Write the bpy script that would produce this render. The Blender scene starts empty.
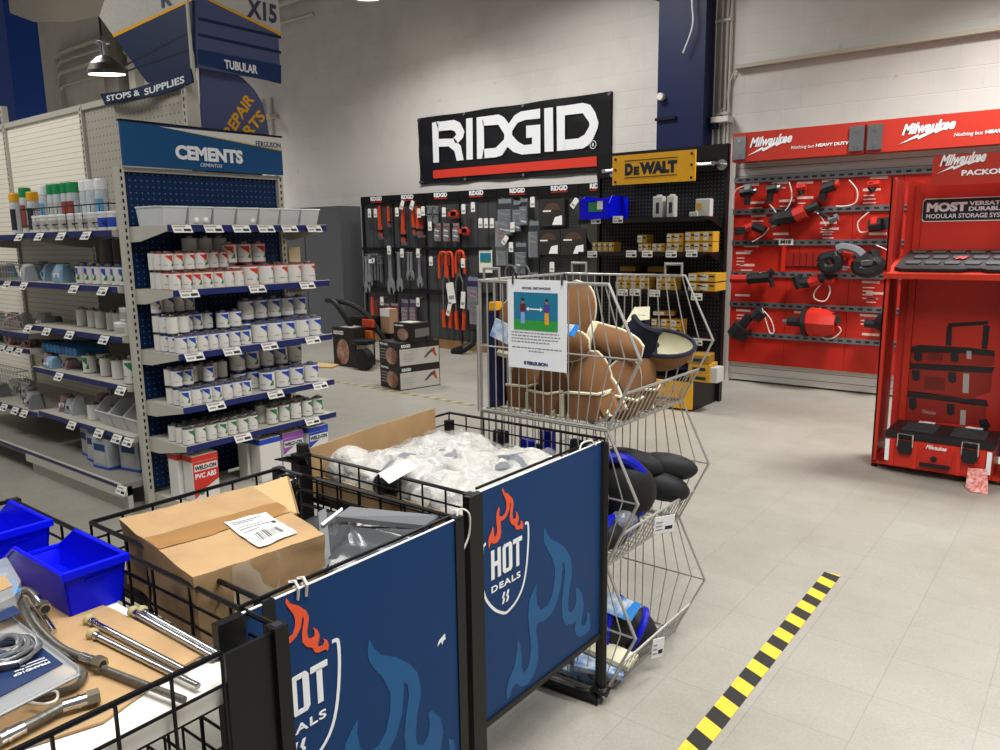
import bpy, bmesh, math, random
from mathutils import Vector as V, Matrix
SC = bpy.context.scene
COL = SC.collection
R_ = math.radians
rnd = random.Random(7)

# ---------------------------------------------------------------- camera
FPX, HCAM = 776.84, 1.62
_y, _p, _r = R_(38.0913), R_(10.0999), R_(-0.7879)
_f = V((-math.sin(_y)*math.cos(_p), math.cos(_y)*math.cos(_p), -math.sin(_p)))
_r0 = V((math.cos(_y), math.sin(_y), 0)); _u0 = _r0.cross(_f)
CR = _r0*math.cos(_r) + _u0*math.sin(_r); CU = -_r0*math.sin(_r) + _u0*math.cos(_r)
CAM = V((0, 0, HCAM))
cd = bpy.data.cameras.new('camera'); cam = bpy.data.objects.new('camera', cd); COL.objects.link(cam)
cd.sensor_fit = 'HORIZONTAL'; cd.sensor_width = 36; cd.lens = FPX/1000*36; cd.clip_start = .05; cd.clip_end = 200
cam.matrix_world = Matrix(((CR.x, CU.x, -_f.x, 0), (CR.y, CU.y, -_f.y, 0), (CR.z, CU.z, -_f.z, HCAM), (0, 0, 0, 1)))
SC.camera = cam

# ---------------------------------------------------------------- light and exposure
SC.view_settings.view_transform = 'Standard'; SC.view_settings.look = 'None'
SC.view_settings.gamma = 1.0; SC.view_settings.use_curve_mapping = False
SC.view_settings.exposure = 0.4
wd = bpy.data.worlds.new('world'); SC.world = wd; wd.use_nodes = True
bg = wd.node_tree.nodes['Background']; bg.inputs[0].default_value = (1.0, .985, .96, 1); bg.inputs[1].default_value = .16
def area(x, y, z, sx, sy, power, col=(1, .985, .955), rot=(0, 0, 0), spread=180):
    l = bpy.data.lights.new('ceiling_area_light', 'AREA'); l.shape = 'RECTANGLE'; l.size = sx; l.size_y = sy; l.energy = power; l.color = col; l.spread = R_(spread)
    o = bpy.data.objects.new('ceiling_area_light', l); COL.objects.link(o); o.location = (x, y, z); o.rotation_euler = rot
    return o
area(-0.5, 6.8, 4.7, .8, .8, 160, spread=130)
area(1.2, 2.6, 5.2, 2.0, 2.0, 140, spread=130)
area(-5.0, 6.6, 5.1, 1.2, 1.2, 95, spread=155)
area(-0.6, 0.4, 5.0, 2.0, 2.0, 140, spread=150)
area(-7.6, 6.7, 5.0, .8, .8, 76, spread=140)
area(-7.0, 0.2, 5.0, 1.8, 1.8, 115)
area(-15.5, 5.6, 7.0, 2.0, 2.0, 480, spread=110)

# ---------------------------------------------------------------- pixel rays (1000 x 750)
def _ray(px, py): return _f + CR*((px-500)/FPX) - CU*((py-375)/FPX)
def _pl(px, py, ax, v):
    d = _ray(px, py); t = (v-CAM[ax])/d[ax]; return CAM + d*t
def aX(px, py, x): return _pl(px, py, 0, x)
def aY(px, py, y): return _pl(px, py, 1, y)
def aZ(px, py, z): return _pl(px, py, 2, z)

# ---------------------------------------------------------------- materials
def lin(h):
    h = h.lstrip('#'); o = []
    for i in (0, 2, 4):
        c = int(h[i:i+2], 16)/255; o.append(c/12.92 if c <= .04045 else ((c+.055)/1.055)**2.4)
    return (*o, 1)
_M = {}
def mat(name, hexcol, rough=.5, metal=0., noise=0., scale=20., bump=0., trans=0., alpha=1., emit=0., coat=0., hex2=None, spec=.3):
    if name in _M: return _M[name]
    m = bpy.data.materials.new(name); m.use_nodes = True; _M[name] = m
    nt = m.node_tree; b = nt.nodes['Principled BSDF']; c = lin(hexcol)
    b.inputs['Base Color'].default_value = c; b.inputs['Roughness'].default_value = rough; b.inputs['Metallic'].default_value = metal
    b.inputs['Specular IOR Level'].default_value = spec
    if trans: b.inputs['Transmission Weight'].default_value = trans; b.inputs['IOR'].default_value = 1.3
    if alpha < 1: b.inputs['Alpha'].default_value = alpha
    if coat: b.inputs['Coat Weight'].default_value = coat; b.inputs['Coat Roughness'].default_value = .15
    if emit: b.inputs['Emission Color'].default_value = c; b.inputs['Emission Strength'].default_value = emit
    if noise or bump:
        tc = nt.nodes.new('ShaderNodeTexCoord'); n = nt.nodes.new('ShaderNodeTexNoise'); n.inputs['Scale'].default_value = scale; n.inputs['Detail'].default_value = 4
        nt.links.new(tc.outputs['Object'], n.inputs['Vector'])
        if noise:
            mx = nt.nodes.new('ShaderNodeMix'); mx.data_type = 'RGBA'
            d = lin(hex2) if hex2 else tuple(max(0, x*(1-noise)) for x in c[:3])+(1,)
            mx.inputs['A'].default_value = c; mx.inputs['B'].default_value = d
            mr = nt.nodes.new('ShaderNodeMapRange'); mr.inputs[1].default_value = .35; mr.inputs[2].default_value = .7
            nt.links.new(n.outputs['Fac'], mr.inputs[0]); nt.links.new(mr.outputs[0], mx.inputs['Factor']); nt.links.new(mx.outputs['Result'], b.inputs['Base Color'])
        if bump:
            bp = nt.nodes.new('ShaderNodeBump'); bp.inputs['Strength'].default_value = bump; bp.inputs['Distance'].default_value = .02
            nt.links.new(n.outputs['Fac'], bp.inputs['Height']); nt.links.new(bp.outputs['Normal'], b.inputs['Normal'])
    return m

# ---------------------------------------------------------------- mesh builder
W = {}
class MB:
    def __init__(s): s.v = []; s.f = []; s.mi = []; s.mats = []; s.T = Matrix.Identity(4)
    def _m(s, m):
        if m not in s.mats: s.mats.append(m)
        return s.mats.index(m)
    def add(s, vs, fs, m):
        o = len(s.v); k = s._m(m); T = s.T
        s.v += [T @ V(p) for p in vs]; s.f += [tuple(i+o for i in f) for f in fs]; s.mi += [k]*len(fs); return s
    def box(s, x0, x1, y0, y1, z0, z1, m):
        if x0 > x1: x0, x1 = x1, x0
        if y0 > y1: y0, y1 = y1, y0
        if z0 > z1: z0, z1 = z1, z0
        return s.add([(x, y, z) for z in (z0, z1) for x, y in ((x0, y0), (x1, y0), (x1, y1), (x0, y1))],
            [(3, 2, 1, 0), (4, 5, 6, 7), (0, 1, 5, 4), (1, 2, 6, 5), (2, 3, 7, 6), (3, 0, 4, 7)], m)
    def cbox(s, x0, x1, y0, y1, z0, z1, m, c=.004):   # box with all edges chamfered
        bm = bmesh.new(); bmesh.ops.create_cube(bm, size=1)
        for v in bm.verts: v.co = V(((x0+x1)/2+v.co.x*(x1-x0), (y0+y1)/2+v.co.y*(y1-y0), (z0+z1)/2+v.co.z*(z1-z0)))
        bmesh.ops.bevel(bm, geom=list(bm.edges), offset=c, segments=2, affect='EDGES', profile=.7)
        bm.verts.index_update(); s.add([v.co.copy() for v in bm.verts], [[v.index for v in f.verts] for f in bm.faces], m); bm.free(); return s
    def tube(s, pts, r, m, seg=6, r2=None, caps=True):
        pts = [V(p) for p in pts]; n = len(pts); rings = []; N = None
        for i, p in enumerate(pts):
            t = (pts[min(i+1, n-1)]-pts[max(i-1, 0)]).normalized()
            if N is None: N = t.orthogonal().normalized()
            else:
                N = (N - t*N.dot(t)); N = N.normalized() if N.length > 1e-6 else t.orthogonal().normalized()
            B = t.cross(N); rr = (r[i] if isinstance(r, (list, tuple)) else (r if r2 is None else r+(r2-r)*i/(n-1)))
            if 0 < i < n-1:
                c = (pts[i]-pts[i-1]).normalized().dot((pts[i+1]-pts[i]).normalized()); k = 1/math.sqrt(max(.3, (1+c)/2))
            else: k = 1
            rings.append([p+(N*math.cos(a)+B*math.sin(a))*rr*k for a in [2*math.pi*j/seg for j in range(seg)]])
        vs = [q for g in rings for q in g]; fs = []
        for i in range(n-1):
            for j in range(seg):
                a = i*seg+j; b = i*seg+(j+1) % seg; fs.append((a, b, b+seg, a+seg))
        if caps: fs.append(tuple(range(seg))[::-1]); fs.append(tuple((n-1)*seg+j for j in range(seg)))
        return s.add(vs, fs, m)
    def cyl(s, p0, p1, r, m, seg=12, r2=None): return s.tube([p0, p1], r, m, seg, r2)
    def lathe(s, prof, m, seg=16, c=(0, 0, 0)):       # prof: (radius, z[, material])
        c = V(c); vs = []; n = len(prof)
        for q in prof: vs += [c+V((q[0]*math.cos(2*math.pi*j/seg), q[0]*math.sin(2*math.pi*j/seg), q[1])) for j in range(seg)]
        for i in range(n-1):
            mm = prof[i][2] if len(prof[i]) > 2 else m
            s.add([vs[i*seg+j] for j in range(seg)]+[vs[(i+1)*seg+j] for j in range(seg)], [(j, (j+1) % seg, (j+1) % seg+seg, j+seg) for j in range(seg)], mm)
        s.add(vs[:seg], [tuple(range(seg))[::-1]], m); s.add(vs[-seg:], [tuple(range(seg))], prof[-1][2] if len(prof[-1]) > 2 else m)
        return s
    def prism(s, poly, o, r, u, d0, d1, m):           # polygon in plane (o, r, u) thickened along normal r x u
        o, r, u = V(o), V(r).normalized(), V(u).normalized(); nn = r.cross(u)
        return s.slab([o+r*a+u*b for a, b in poly], nn, d0, d1, m)
    def slab(s, pts, nn, d0, d1, m):
        pts = [V(p) for p in pts]; n = len(pts); nn = V(nn)
        from mathutils.geometry import tessellate_polygon
        tr = tessellate_polygon([pts])
        vs = [p+nn*d0 for p in pts]+[p+nn*d1 for p in pts]
        ref = (pts[tr[0][1]]-pts[tr[0][0]]).cross(pts[tr[0][2]]-pts[tr[0][0]]).dot(nn) if tr else 1
        fs = []
        for t in tr:
            g = (pts[t[1]]-pts[t[0]]).cross(pts[t[2]]-pts[t[0]]).dot(nn)
            a = tuple(t) if g > 0 else tuple(t)[::-1]
            fs.append(tuple(i+n for i in a)); fs.append(a[::-1])
        area2 = sum((pts[i]-pts[0]).cross(pts[(i+1) % n]-pts[0]).dot(nn) for i in range(n))
        for i in range(n):
            j = (i+1) % n; q = (i, j, j+n, i+n); fs.append(q if area2 > 0 else q[::-1])
        return s.add(vs, fs, m)
    def grid(s, fn, nu, nv, m):                       # surface fn(u, v), u, v in 0..1
        vs = [fn(i/nu, j/nv) for j in range(nv+1) for i in range(nu+1)]
        fs = [(j*(nu+1)+i, j*(nu+1)+i+1, (j+1)*(nu+1)+i+1, (j+1)*(nu+1)+i) for j in range(nv) for i in range(nu)]
        return s.add(vs, fs, m)
    def sphere(s, c, r, m, seg=12, rings=8, sc=(1, 1, 1)):
        c = V(c); prof = [(r*math.sin(math.pi*i/rings), -r*math.cos(math.pi*i/rings)) for i in range(rings+1)]
        vs = [c+V((a*math.cos(2*math.pi*j/seg)*sc[0], a*math.sin(2*math.pi*j/seg)*sc[1], b*sc[2])) for a, b in prof for j in range(seg)]
        return s.add(vs, [(i*seg+j, i*seg+(j+1) % seg, (i+1)*seg+(j+1) % seg, (i+1)*seg+j) for i in range(rings) for j in range(seg)], m)
    def text(s, txt, P0, r, u, w, h, m, shear=0., bold=.0, thick=.001, off=.001, spacing=1.):
        P0, r, u = V(P0), V(r), V(u)
        r = r.normalized(); u = (u-r*u.dot(r)*0).normalized(); nn = r.cross(u).normalized()
        vs, fs = text_mesh(txt, shear, bold, spacing)
        if not vs: return s
        xs = [v[0] for v in vs]; ys = [v[1] for v in vs]; x0, x1, y0, y1 = min(xs), max(xs), min(ys), max(ys)
        q = [P0 + r*((v[0]-x0)/(x1-x0)*w) + u*((v[1]-y0)/(y1-y0)*h) + nn*(off + (thick if v[2] > 0 else 0)) for v in vs]
        return s.add(q, fs, m)
    def build(s, name, parent=None, smooth=False, label=None):
        me = bpy.data.meshes.new(name); off = W.get(parent, V((0, 0, 0))) if parent else V((0, 0, 0))
        me.from_pydata([v-off for v in s.v], [], s.f)
        for m in s.mats: me.materials.append(m)
        me.polygons.foreach_set('material_index', s.mi)
        if smooth: me.polygons.foreach_set('use_smooth', [True]*len(s.f))
        me.validate(); me.update()
        if smooth: me.set_sharp_from_angle(angle=R_(40))
        o = bpy.data.objects.new(name, me); COL.objects.link(o)
        if parent: o.parent = parent
        W[o] = off.copy()
        if label: o['label'] = label
        return o
    def thing(s, name, label, cat, group=None, smooth=False, origin=None, kind=None):  # a thing that is one mesh, origin at its base centre
        if origin is None:
            xs = [v.x for v in s.v]; ys = [v.y for v in s.v]; zs = [v.z for v in s.v]
            origin = V(((min(xs)+max(xs))/2, (min(ys)+max(ys))/2, min(zs)))
        origin = V(origin); s.v = [v-origin for v in s.v]
        o = s.build(name, None, smooth); o.location = origin; W[o] = origin
        o['label'] = label; o['category'] = cat
        if group: o['group'] = group
        if kind: o['kind'] = kind
        return o
_T = {}
def text_mesh(t, shear, bold, spacing):
    k = (t, shear, bold, spacing)
    if k in _T: return _T[k]
    c = bpy.data.curves.new('text', 'FONT'); c.body = t; c.shear = shear; c.offset = bold; c.extrude = .01; c.resolution_u = 3; c.space_character = spacing
    o = bpy.data.objects.new('text', c); me = bpy.data.meshes.new_from_object(o)
    _T[k] = ([tuple(v.co) for v in me.vertices], [tuple(p.vertices) for p in me.polygons])
    bpy.data.objects.remove(o); bpy.data.curves.remove(c); bpy.data.meshes.remove(me)
    return _T[k]
def thing(name, label, cat, loc=(0, 0, 0), group=None, rz=0.):
    o = bpy.data.objects.new(name, None); COL.objects.link(o); o.empty_display_size = .1
    o.location = loc; o.rotation_euler = (0, 0, rz); W[o] = V(loc); o['label'] = label; o['category'] = cat
    if group: o['group'] = group
    return o
def dup(root, loc, rot=None, label=None, group=None, scale=None):
    r = root.copy(); COL.objects.link(r); r.location = loc; W[r] = V(loc)
    if rot is not None: r.rotation_euler = rot if isinstance(rot, (tuple, list)) else (0, 0, rot)
    if scale: r.scale = (scale,)*3 if not isinstance(scale, tuple) else scale
    if label: r['label'] = label
    if group: r['group'] = group
    for ch in list(root.children):
        c = ch.copy(); COL.objects.link(c); c.parent = r
        for g in list(ch.children):
            d = g.copy(); COL.objects.link(d); d.parent = c
    return r
class Proto:      # the first placement moves the prototype itself, later ones copy it
    def __init__(s, root): s.root = root; s.used = False
    def put(s, loc, rot=None, label=None, group=None, scale=None):
        if not s.used:
            s.used = True; r = s.root; r.location = loc; W[r] = V(loc)
            if rot is not None: r.rotation_euler = rot if isinstance(rot, (tuple, list)) else (0, 0, rot)
            if scale: r.scale = (scale,)*3 if not isinstance(scale, tuple) else scale
            if label: r['label'] = label
            if group: r['group'] = group
            return r
        return dup(s.root, loc, rot, label, group, scale or (1, 1, 1))
ORD = ['first', 'second', 'third', 'fourth', 'fifth', 'sixth', 'seventh', 'eighth', 'ninth', 'tenth', 'eleventh', 'twelfth', 'thirteenth', 'fourteenth', 'fifteenth', 'sixteenth', 'seventeenth', 'eighteenth', 'nineteenth', 'twentieth']
def struct(mb, name, parent=None, smooth=False):
    o = mb.build(name, parent, smooth)
    if not parent: o['kind'] = 'structure'
    return o
X_, Y_, Z_ = V((1, 0, 0)), V((0, 1, 0)), V((0, 0, 1))
def basis(o, r, u):
    r, u = V(r).normalized(), V(u).normalized(); n = r.cross(u).normalized(); u = n.cross(r)
    return Matrix(((r.x, u.x, n.x, o[0]), (r.y, u.y, n.y, o[1]), (r.z, u.z, n.z, o[2]), (0, 0, 0, 1)))
def smooth_pts(pts, n=4, closed=False):
    P = [V(p) for p in pts]; L = len(P); out = []
    rng = range(L if closed else L-1)
    for i in rng:
        p0 = P[(i-1) % L] if closed or i > 0 else P[i]; p1 = P[i]; p2 = P[(i+1) % L]; p3 = P[(i+2) % L] if closed or i+2 < L else P[i+1]
        for k in range(n):
            t = k/n; out.append(.5*((2*p1)+(p2-p0)*t+(2*p0-5*p1+4*p2-p3)*t*t+(3*p1-p0-3*p2+p3)*t*t*t))
    if not closed: out.append(P[-1])
    return out

# ---------------------------------------------------------------- shared materials
white_p = mat('white_paint', '#d8d4cc', .5); offw = mat('off_white_metal', '#b9b5aa', .45, noise=.06, scale=8)
black_m = mat('black_metal', '#0d0d0f', .4); black_w = mat('black_wire', '#0d0d10', .35, metal=.3); dark_m = mat('dark_panel', '#2c2e31', .5, noise=.15, scale=12)
chrome = mat('chrome', '#c4c4c4', .22, metal=1.); zinc = mat('zinc_wire', '#aba9a4', .35, metal=.55); steel = mat('brushed_steel', '#8f9092', .35, metal=.9)
navy = mat('navy_lip', '#1c2760', .4); tagw = mat('price_tag_paper', '#dfddd6', .6, noise=.12, scale=60)
ink = mat('dark_ink', '#20242c', .6); inkblue = mat('blue_ink', '#1c3a66', .6); whitev = mat('white_vinyl', '#e4e6e8', .45)
red = mat('red_paint', '#c0281a', .4); orange = mat('orange_vinyl', '#d9532c', .45); yellow = mat('yellow_paint', '#e0a41c', .4)
card = mat('cardboard', '#a98a63', .75, noise=.2, scale=9, bump=.15); cardlt = mat('pale_cardboard', '#b99c70', .75, noise=.12, scale=7)
# ================================================================ THE SETTING
def floor_mat():
    m = bpy.data.materials.new('vinyl_tile_floor'); m.use_nodes = True; nt = m.node_tree; N = nt.nodes; L = nt.links; b = N['Principled BSDF']
    tc = N.new('ShaderNodeTexCoord')
    mp = N.new('ShaderNodeMapping'); mp.inputs['Location'].default_value = (.52, .1, 0); L.new(tc.outputs['Object'], mp.inputs[0])
    br = N.new('ShaderNodeTexBrick'); br.offset = 0; br.inputs['Scale'].default_value = 1; br.inputs['Mortar Size'].default_value = .0011; br.inputs['Brick Width'].default_value = .32; br.inputs['Row Height'].default_value = .32; br.inputs['Mortar Smooth'].default_value = .3; br.inputs['Bias'].default_value = 0
    br.inputs['Color1'].default_value = lin('#98958c'); br.inputs['Color2'].default_value = lin('#9c9990'); br.inputs['Mortar'].default_value = lin('#7c7972')
    L.new(mp.outputs[0], br.inputs['Vector'])
    n1 = N.new('ShaderNodeTexNoise'); n1.inputs['Scale'].default_value = 85; n1.inputs['Roughness'].default_value = .75; n1.inputs['Detail'].default_value = 6; L.new(tc.outputs['Object'], n1.inputs['Vector'])
    n2 = N.new('ShaderNodeTexNoise'); n2.inputs['Scale'].default_value = 1.6; n2.inputs['Detail'].default_value = 7; n2.inputs['Roughness'].default_value = .65; L.new(tc.outputs['Object'], n2.inputs['Vector'])
    def mixm(a, fac, c2, lo, hi, amt):
        mr = N.new('ShaderNodeMapRange'); mr.inputs[1].default_value = lo; mr.inputs[2].default_value = hi; mr.inputs[4].default_value = amt; L.new(fac, mr.inputs[0])
        x = N.new('ShaderNodeMix'); x.data_type = 'RGBA'; x.blend_type = 'MULTIPLY'; L.new(a, x.inputs['A']); x.inputs['B'].default_value = c2; L.new(mr.outputs[0], x.inputs['Factor']); return x.outputs['Result']
    c = mixm(br.outputs['Color'], n1.outputs['Fac'], (.72, .71, .69, 1), .38, .72, .75)
    c = mixm(c, n2.outputs['Fac'], (.78, .76, .73, 1), .42, .75, .9)
    L.new(c, b.inputs['Base Color'])
    mr = N.new('ShaderNodeMapRange'); mr.inputs[3].default_value = .26; mr.inputs[4].default_value = .5; L.new(n2.outputs['Fac'], mr.inputs[0]); L.new(mr.outputs[0], b.inputs['Roughness'])
    return m
def block_mat(name, c1, scale_bump=.35):
    m = bpy.data.materials.new(name); m.use_nodes = True; nt = m.node_tree; N = nt.nodes; L = nt.links; b = N['Principled BSDF']; b.inputs['Roughness'].default_value = .6
    tc = N.new('ShaderNodeTexCoord'); sp = N.new('ShaderNodeSeparateXYZ'); cb = N.new('ShaderNodeCombineXYZ')
    ad = N.new('ShaderNodeMath'); L.new(tc.outputs['Object'], sp.inputs[0]); L.new(sp.outputs[0], ad.inputs[0]); L.new(sp.outputs[1], ad.inputs[1])
    L.new(ad.outputs[0], cb.inputs[0]); L.new(sp.outputs[2], cb.inputs[1])
    br = N.new('ShaderNodeTexBrick'); br.inputs['Scale'].default_value = 1; br.inputs['Brick Width'].default_value = .42; br.inputs['Row Height'].default_value = .21; br.inputs['Mortar Size'].default_value = .006; br.inputs['Mortar Smooth'].default_value = .8
    L.new(cb.outputs[0], br.inputs['Vector'])
    n = N.new('ShaderNodeTexNoise'); n.inputs['Scale'].default_value = 1.3; n.inputs['Detail'].default_value = 8; n.inputs['Roughness'].default_value = .6; L.new(tc.outputs['Object'], n.inputs['Vector'])
    n3 = N.new('ShaderNodeTexNoise'); n3.inputs['Scale'].default_value = 6; n3.inputs['Detail'].default_value = 5; L.new(tc.outputs['Object'], n3.inputs['Vector'])
    x = N.new('ShaderNodeMix'); x.data_type = 'RGBA'; x.inputs['A'].default_value = lin(c1); c2 = tuple(v*.82 for v in lin(c1)[:3])+(1,); x.inputs['B'].default_value = c2
    mr = N.new('ShaderNodeMapRange'); mr.inputs[1].default_value = .45; mr.inputs[2].default_value = .8; L.new(n.outputs['Fac'], mr.inputs[0]); L.new(mr.outputs[0], x.inputs['Factor'])
    x2 = N.new('ShaderNodeMix'); x2.data_type = 'RGBA'; x2.blend_type = 'MULTIPLY'; L.new(x.outputs['Result'], x2.inputs['A']); x2.inputs['B'].default_value = (.55, .5, .46, 1)
    mr2 = N.new('ShaderNodeMapRange'); mr2.inputs[1].default_value = .72; mr2.inputs[2].default_value = .8; mr2.inputs[4].default_value = .7; L.new(n3.outputs['Fac'], mr2.inputs[0]); L.new(mr2.outputs[0], x2.inputs['Factor'])
    L.new(x2.outputs['Result'], b.inputs['Base Color'])
    bp = N.new('ShaderNodeBump'); bp.inputs['Strength'].default_value = scale_bump; bp.inputs['Distance'].default_value = .008; bp.invert = True
    gt = N.new('ShaderNodeMath'); gt.operation = 'MULTIPLY'; L.new(br.outputs['Fac'], gt.inputs[0]); L.new(n.outputs['Fac'], gt.inputs[1])
    L.new(gt.outputs[0], bp.inputs['Height']); L.new(bp.outputs['Normal'], b.inputs['Normal'])
    return m
FLOOR = floor_mat(); WALLM = block_mat('painted_block_wall', '#d1cdc7', .5)
m = MB(); m.box(-24, 5, -4, 9.2, -.1, 0, FLOOR); struct(m, 'floor')
m = MB(); m.box(-24, 5, 8.9, 9.1, 0, 8.5, WALLM); struct(m, 'wall_back')
m = MB(); m.box(-24.2, -24, -4, 9.1, 0, 8.5, WALLM); struct(m, 'wall_left')
m = MB(); m.box(-24, 5, -4, 9.1, 8.5, 8.6, mat('ceiling_paint', '#8c8882', .8)); struct(m, 'ceiling')
# blue steel columns, pilaster and conduits
bluec = mat('blue_column_paint', '#0b1844', .45, noise=.1, scale=3)
m = MB(); x0, x1 = -4.35, -3.78
m.box(x0, x1, 8.58, 8.62, 0, 8.5, bluec); m.box(x0, x1, 8.86, 8.9, 0, 8.5, bluec); m.box((x0+x1)/2-.02, (x0+x1)/2+.02, 8.6, 8.88, 0, 8.5, bluec)
m.box(x0+.02, x1, 8.62, 8.86, 2.2, 8.5, bluec); m.box(x0-.1, x1+.02, 8.5, 8.9, 4.28, 4.34, bluec)
o = struct(m, 'trim_1')
m = MB(); m.box(-4.36, -4.1, 8.545, 8.575, 2.92, 2.95, black_m); m.cyl((-4.28, 8.57, 3.18), (-4.28, 8.5, 3.18), .04, white_p); struct(m, 'trim_2')
m = MB(); m.box(-12.9, -11.8, 4.6, 5.0, 0, 8.5, mat('brightened_blue_column', '#0f3c8e', .4)); m.box(-12.9, -11.8, 4.58, 4.6, 3.1, 3.12, mat('blue_seam', '#0b1742', .5)); struct(m, 'trim_3')  # column blue brightened in the colour, since little light reaches this column
m = MB()
for px in (713.5, 719.5, 725, 728.5):
    p = aY(px, 90, 8.85); m.cyl((p.x, 8.86, 1.0), (p.x, 8.86, 8.5), .016 if px < 728 else .012, white_p, 8)
for z in (2.95, 3.95): m.box(-3.86, -3.6, 8.83, 8.9, z, z+.03, white_p)
m.box(-3.75, -3.55, 8.72, 8.9, 2.86, 2.92, white_p); m.box(-3.78, -3.7, 8.74, 8.9, 2.8, 2.86, bluec)
struct(m, 'trim_4')
m = MB(); a = aY(735, 69, 8.84)
m.box(a.x, 5, 8.81, 8.9, 3.425, 3.465, mat('beige_raceway', '#b8b1a0', .5)); 
m.tube(smooth_pts([(a.x, 8.86, 3.44), (a.x-.06, 8.86, 3.3), (a.x-.12, 8.86, 3.05), (a.x-.2, 8.8, 2.92)]), .008, white_p); struct(m, 'trim_5')
pil = mat('pilaster_paint', '#77736a', .6)
m = MB(); m.box(-17.3, -16.7, 8.55, 8.9, 0, 8.5, pil); m.box(-16.55, -16.3, 8.7, 8.9, 0, 8.4, offw); struct(m, 'trim_6')
m = MB()
for dz, r in ((0, .05), (.22, .035), (.42, .05), (-.3, .03)):
    p = aY(52, 75, 8.75); m.tube([(p.x+.3, 8.75, 3.0), (p.x+.3, 8.75, p.z+dz-.1), (p.x+.5, 8.75, p.z+dz), (-10.6, 8.75, p.z+dz)], r, offw, 8)
struct(m, 'trim_7')
m = MB(); m.cyl((-12.02, 8.87, 0), (-12.02, 8.87, 4.1), .02, offw, 8); m.cyl((-12.25, 8.87, 0), (-12.25, 8.87, 4.1), .015, offw, 8)
m.box(-12.6, -11.85, 8.7, 8.9, 3.73, 3.8, offw); struct(m, 'trim_8')
m = MB(); p = aY(692, 0, 8.5); q = aY(683, 53, 8.5)
m.tube(smooth_pts([(p.x, 8.5, p.z+.5), (p.x, 8.5, p.z), (p.x+.02, 8.49, (p.z+q.z)/2), (q.x, 8.5, q.z)], 6), .009, whitev, 6)
m.thing('hanging_cord', 'thin white cord dangling in front of the blue steel column', 'cord')
# hazard tape
hy, hb = mat('tape_yellow', '#d8b93a', .45, noise=.12, scale=40), mat('tape_black', '#232320', .5)
def tape(a, b, w, n, slant, name, label, cat='tape', yy=hy, bb=hb):
    a, b = V(a), V(b); d = (b-a); L = d.length; d.normalize(); s = V((-d.y, d.x, 0)); m = MB(); k = L/n
    def P(t, side):
        t2 = min(max(t+slant*side, 0), L); p = a+d*t2+s*side*w/2; return (p.x, p.y, .003)
    for i in range(-1, n+1):
        t0, t1 = i*k, (i+1)*k; q = [P(t0, -1), P(t1, -1), P(t1, 1), P(t0, 1)]
        if i < 0 or i >= n: 
            pass
        m.add([(*p[:2], .0005) for p in q]+q, [(4, 5, 6, 7), (0, 1, 5, 4), (2, 3, 7, 6)], yy if i % 2 else bb)
    return m.thing(name, label, cat)
tape((-.915, 3.74, 0), (-.90, 1.3, 0), .074, 32, .018, 'hazard_tape', 'yellow and black striped floor tape running toward the camera on the right')
tape((-9.0, 5.85, 0), (-4.2, 5.66, 0), .05, 60, .02, 'hazard_tape', 'worn yellow and black floor tape in front of the stacked power tool boxes', yy=mat('worn_tape_yellow', '#aaa064', .6), bb=mat('worn_tape_black', '#6a685e', .6))
# duct and pendant lamps
duct = mat('galvanised_duct', '#8d887c', .45, metal=.2, noise=.1, scale=3)
P = [aZ(*q, 3.9) for q in ((10, 13), (34, 22), (70, 22), (103, 15), (122, 0), (150, -60), (30, -60), (9, -20))]
m = MB(); m.slab(P, Z_, 0, .45, duct); m.thing('air_duct', 'beige metal air duct hanging at the top left corner', 'duct')
def lamp(p, dia, label, wire, tilt=0.):
    t = thing('pendant_lamp', label, 'lamp', p); h = dia*.5; r = dia/2
    shade = mat('lamp_shade_metal', '#6f6b62', .35, metal=.6)
    T = Matrix.Translation(p) @ Matrix.Rotation(tilt, 4, V((CR.x, CR.y, 0))@Matrix.Identity(3) if False else CR) @ Matrix.Identity(4)
    m = MB(); m.T = T; m.lathe([(r, 0), (r*.97, h*.2), (r*.8, h*.55), (r*.45, h*.85), (r*.25, h*.95)], shade, 24); m.build('lamp_shade', t, True)
    m = MB(); m.T = T; m.lathe([(r*.22, h*.95), (r*.2, h*1.5), (r*.4, h*1.55), (r*.4, h*1.65), (r*.22, h*1.7), (r*.18, h*1.9)], chrome, 16); m.build('ballast', t, True)
    m = MB(); m.T = T; m.lathe([(r*.93, -.012), (r*.93, -.004)], mat('lamp_glow', '#fff6e8', .5, emit=6.), 24); m.build('lens', t)
    q = T @ V((0, 0, h*1.85)); m = MB(); m.cyl(q, q+V((0, 0, wire)), .012, black_m, 6); m.build('cable', t)
    return t
c = aY(107, 74, 6.5); lamp(c, .58, 'grey bell pendant lamp glowing above the white slatwall gondola', 4.2, .12)
c = aY(366, -6, 7.6); lamp(c, .55, 'pendant lamp barely visible at the top edge above the long banner', 2.6, 0)
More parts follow.
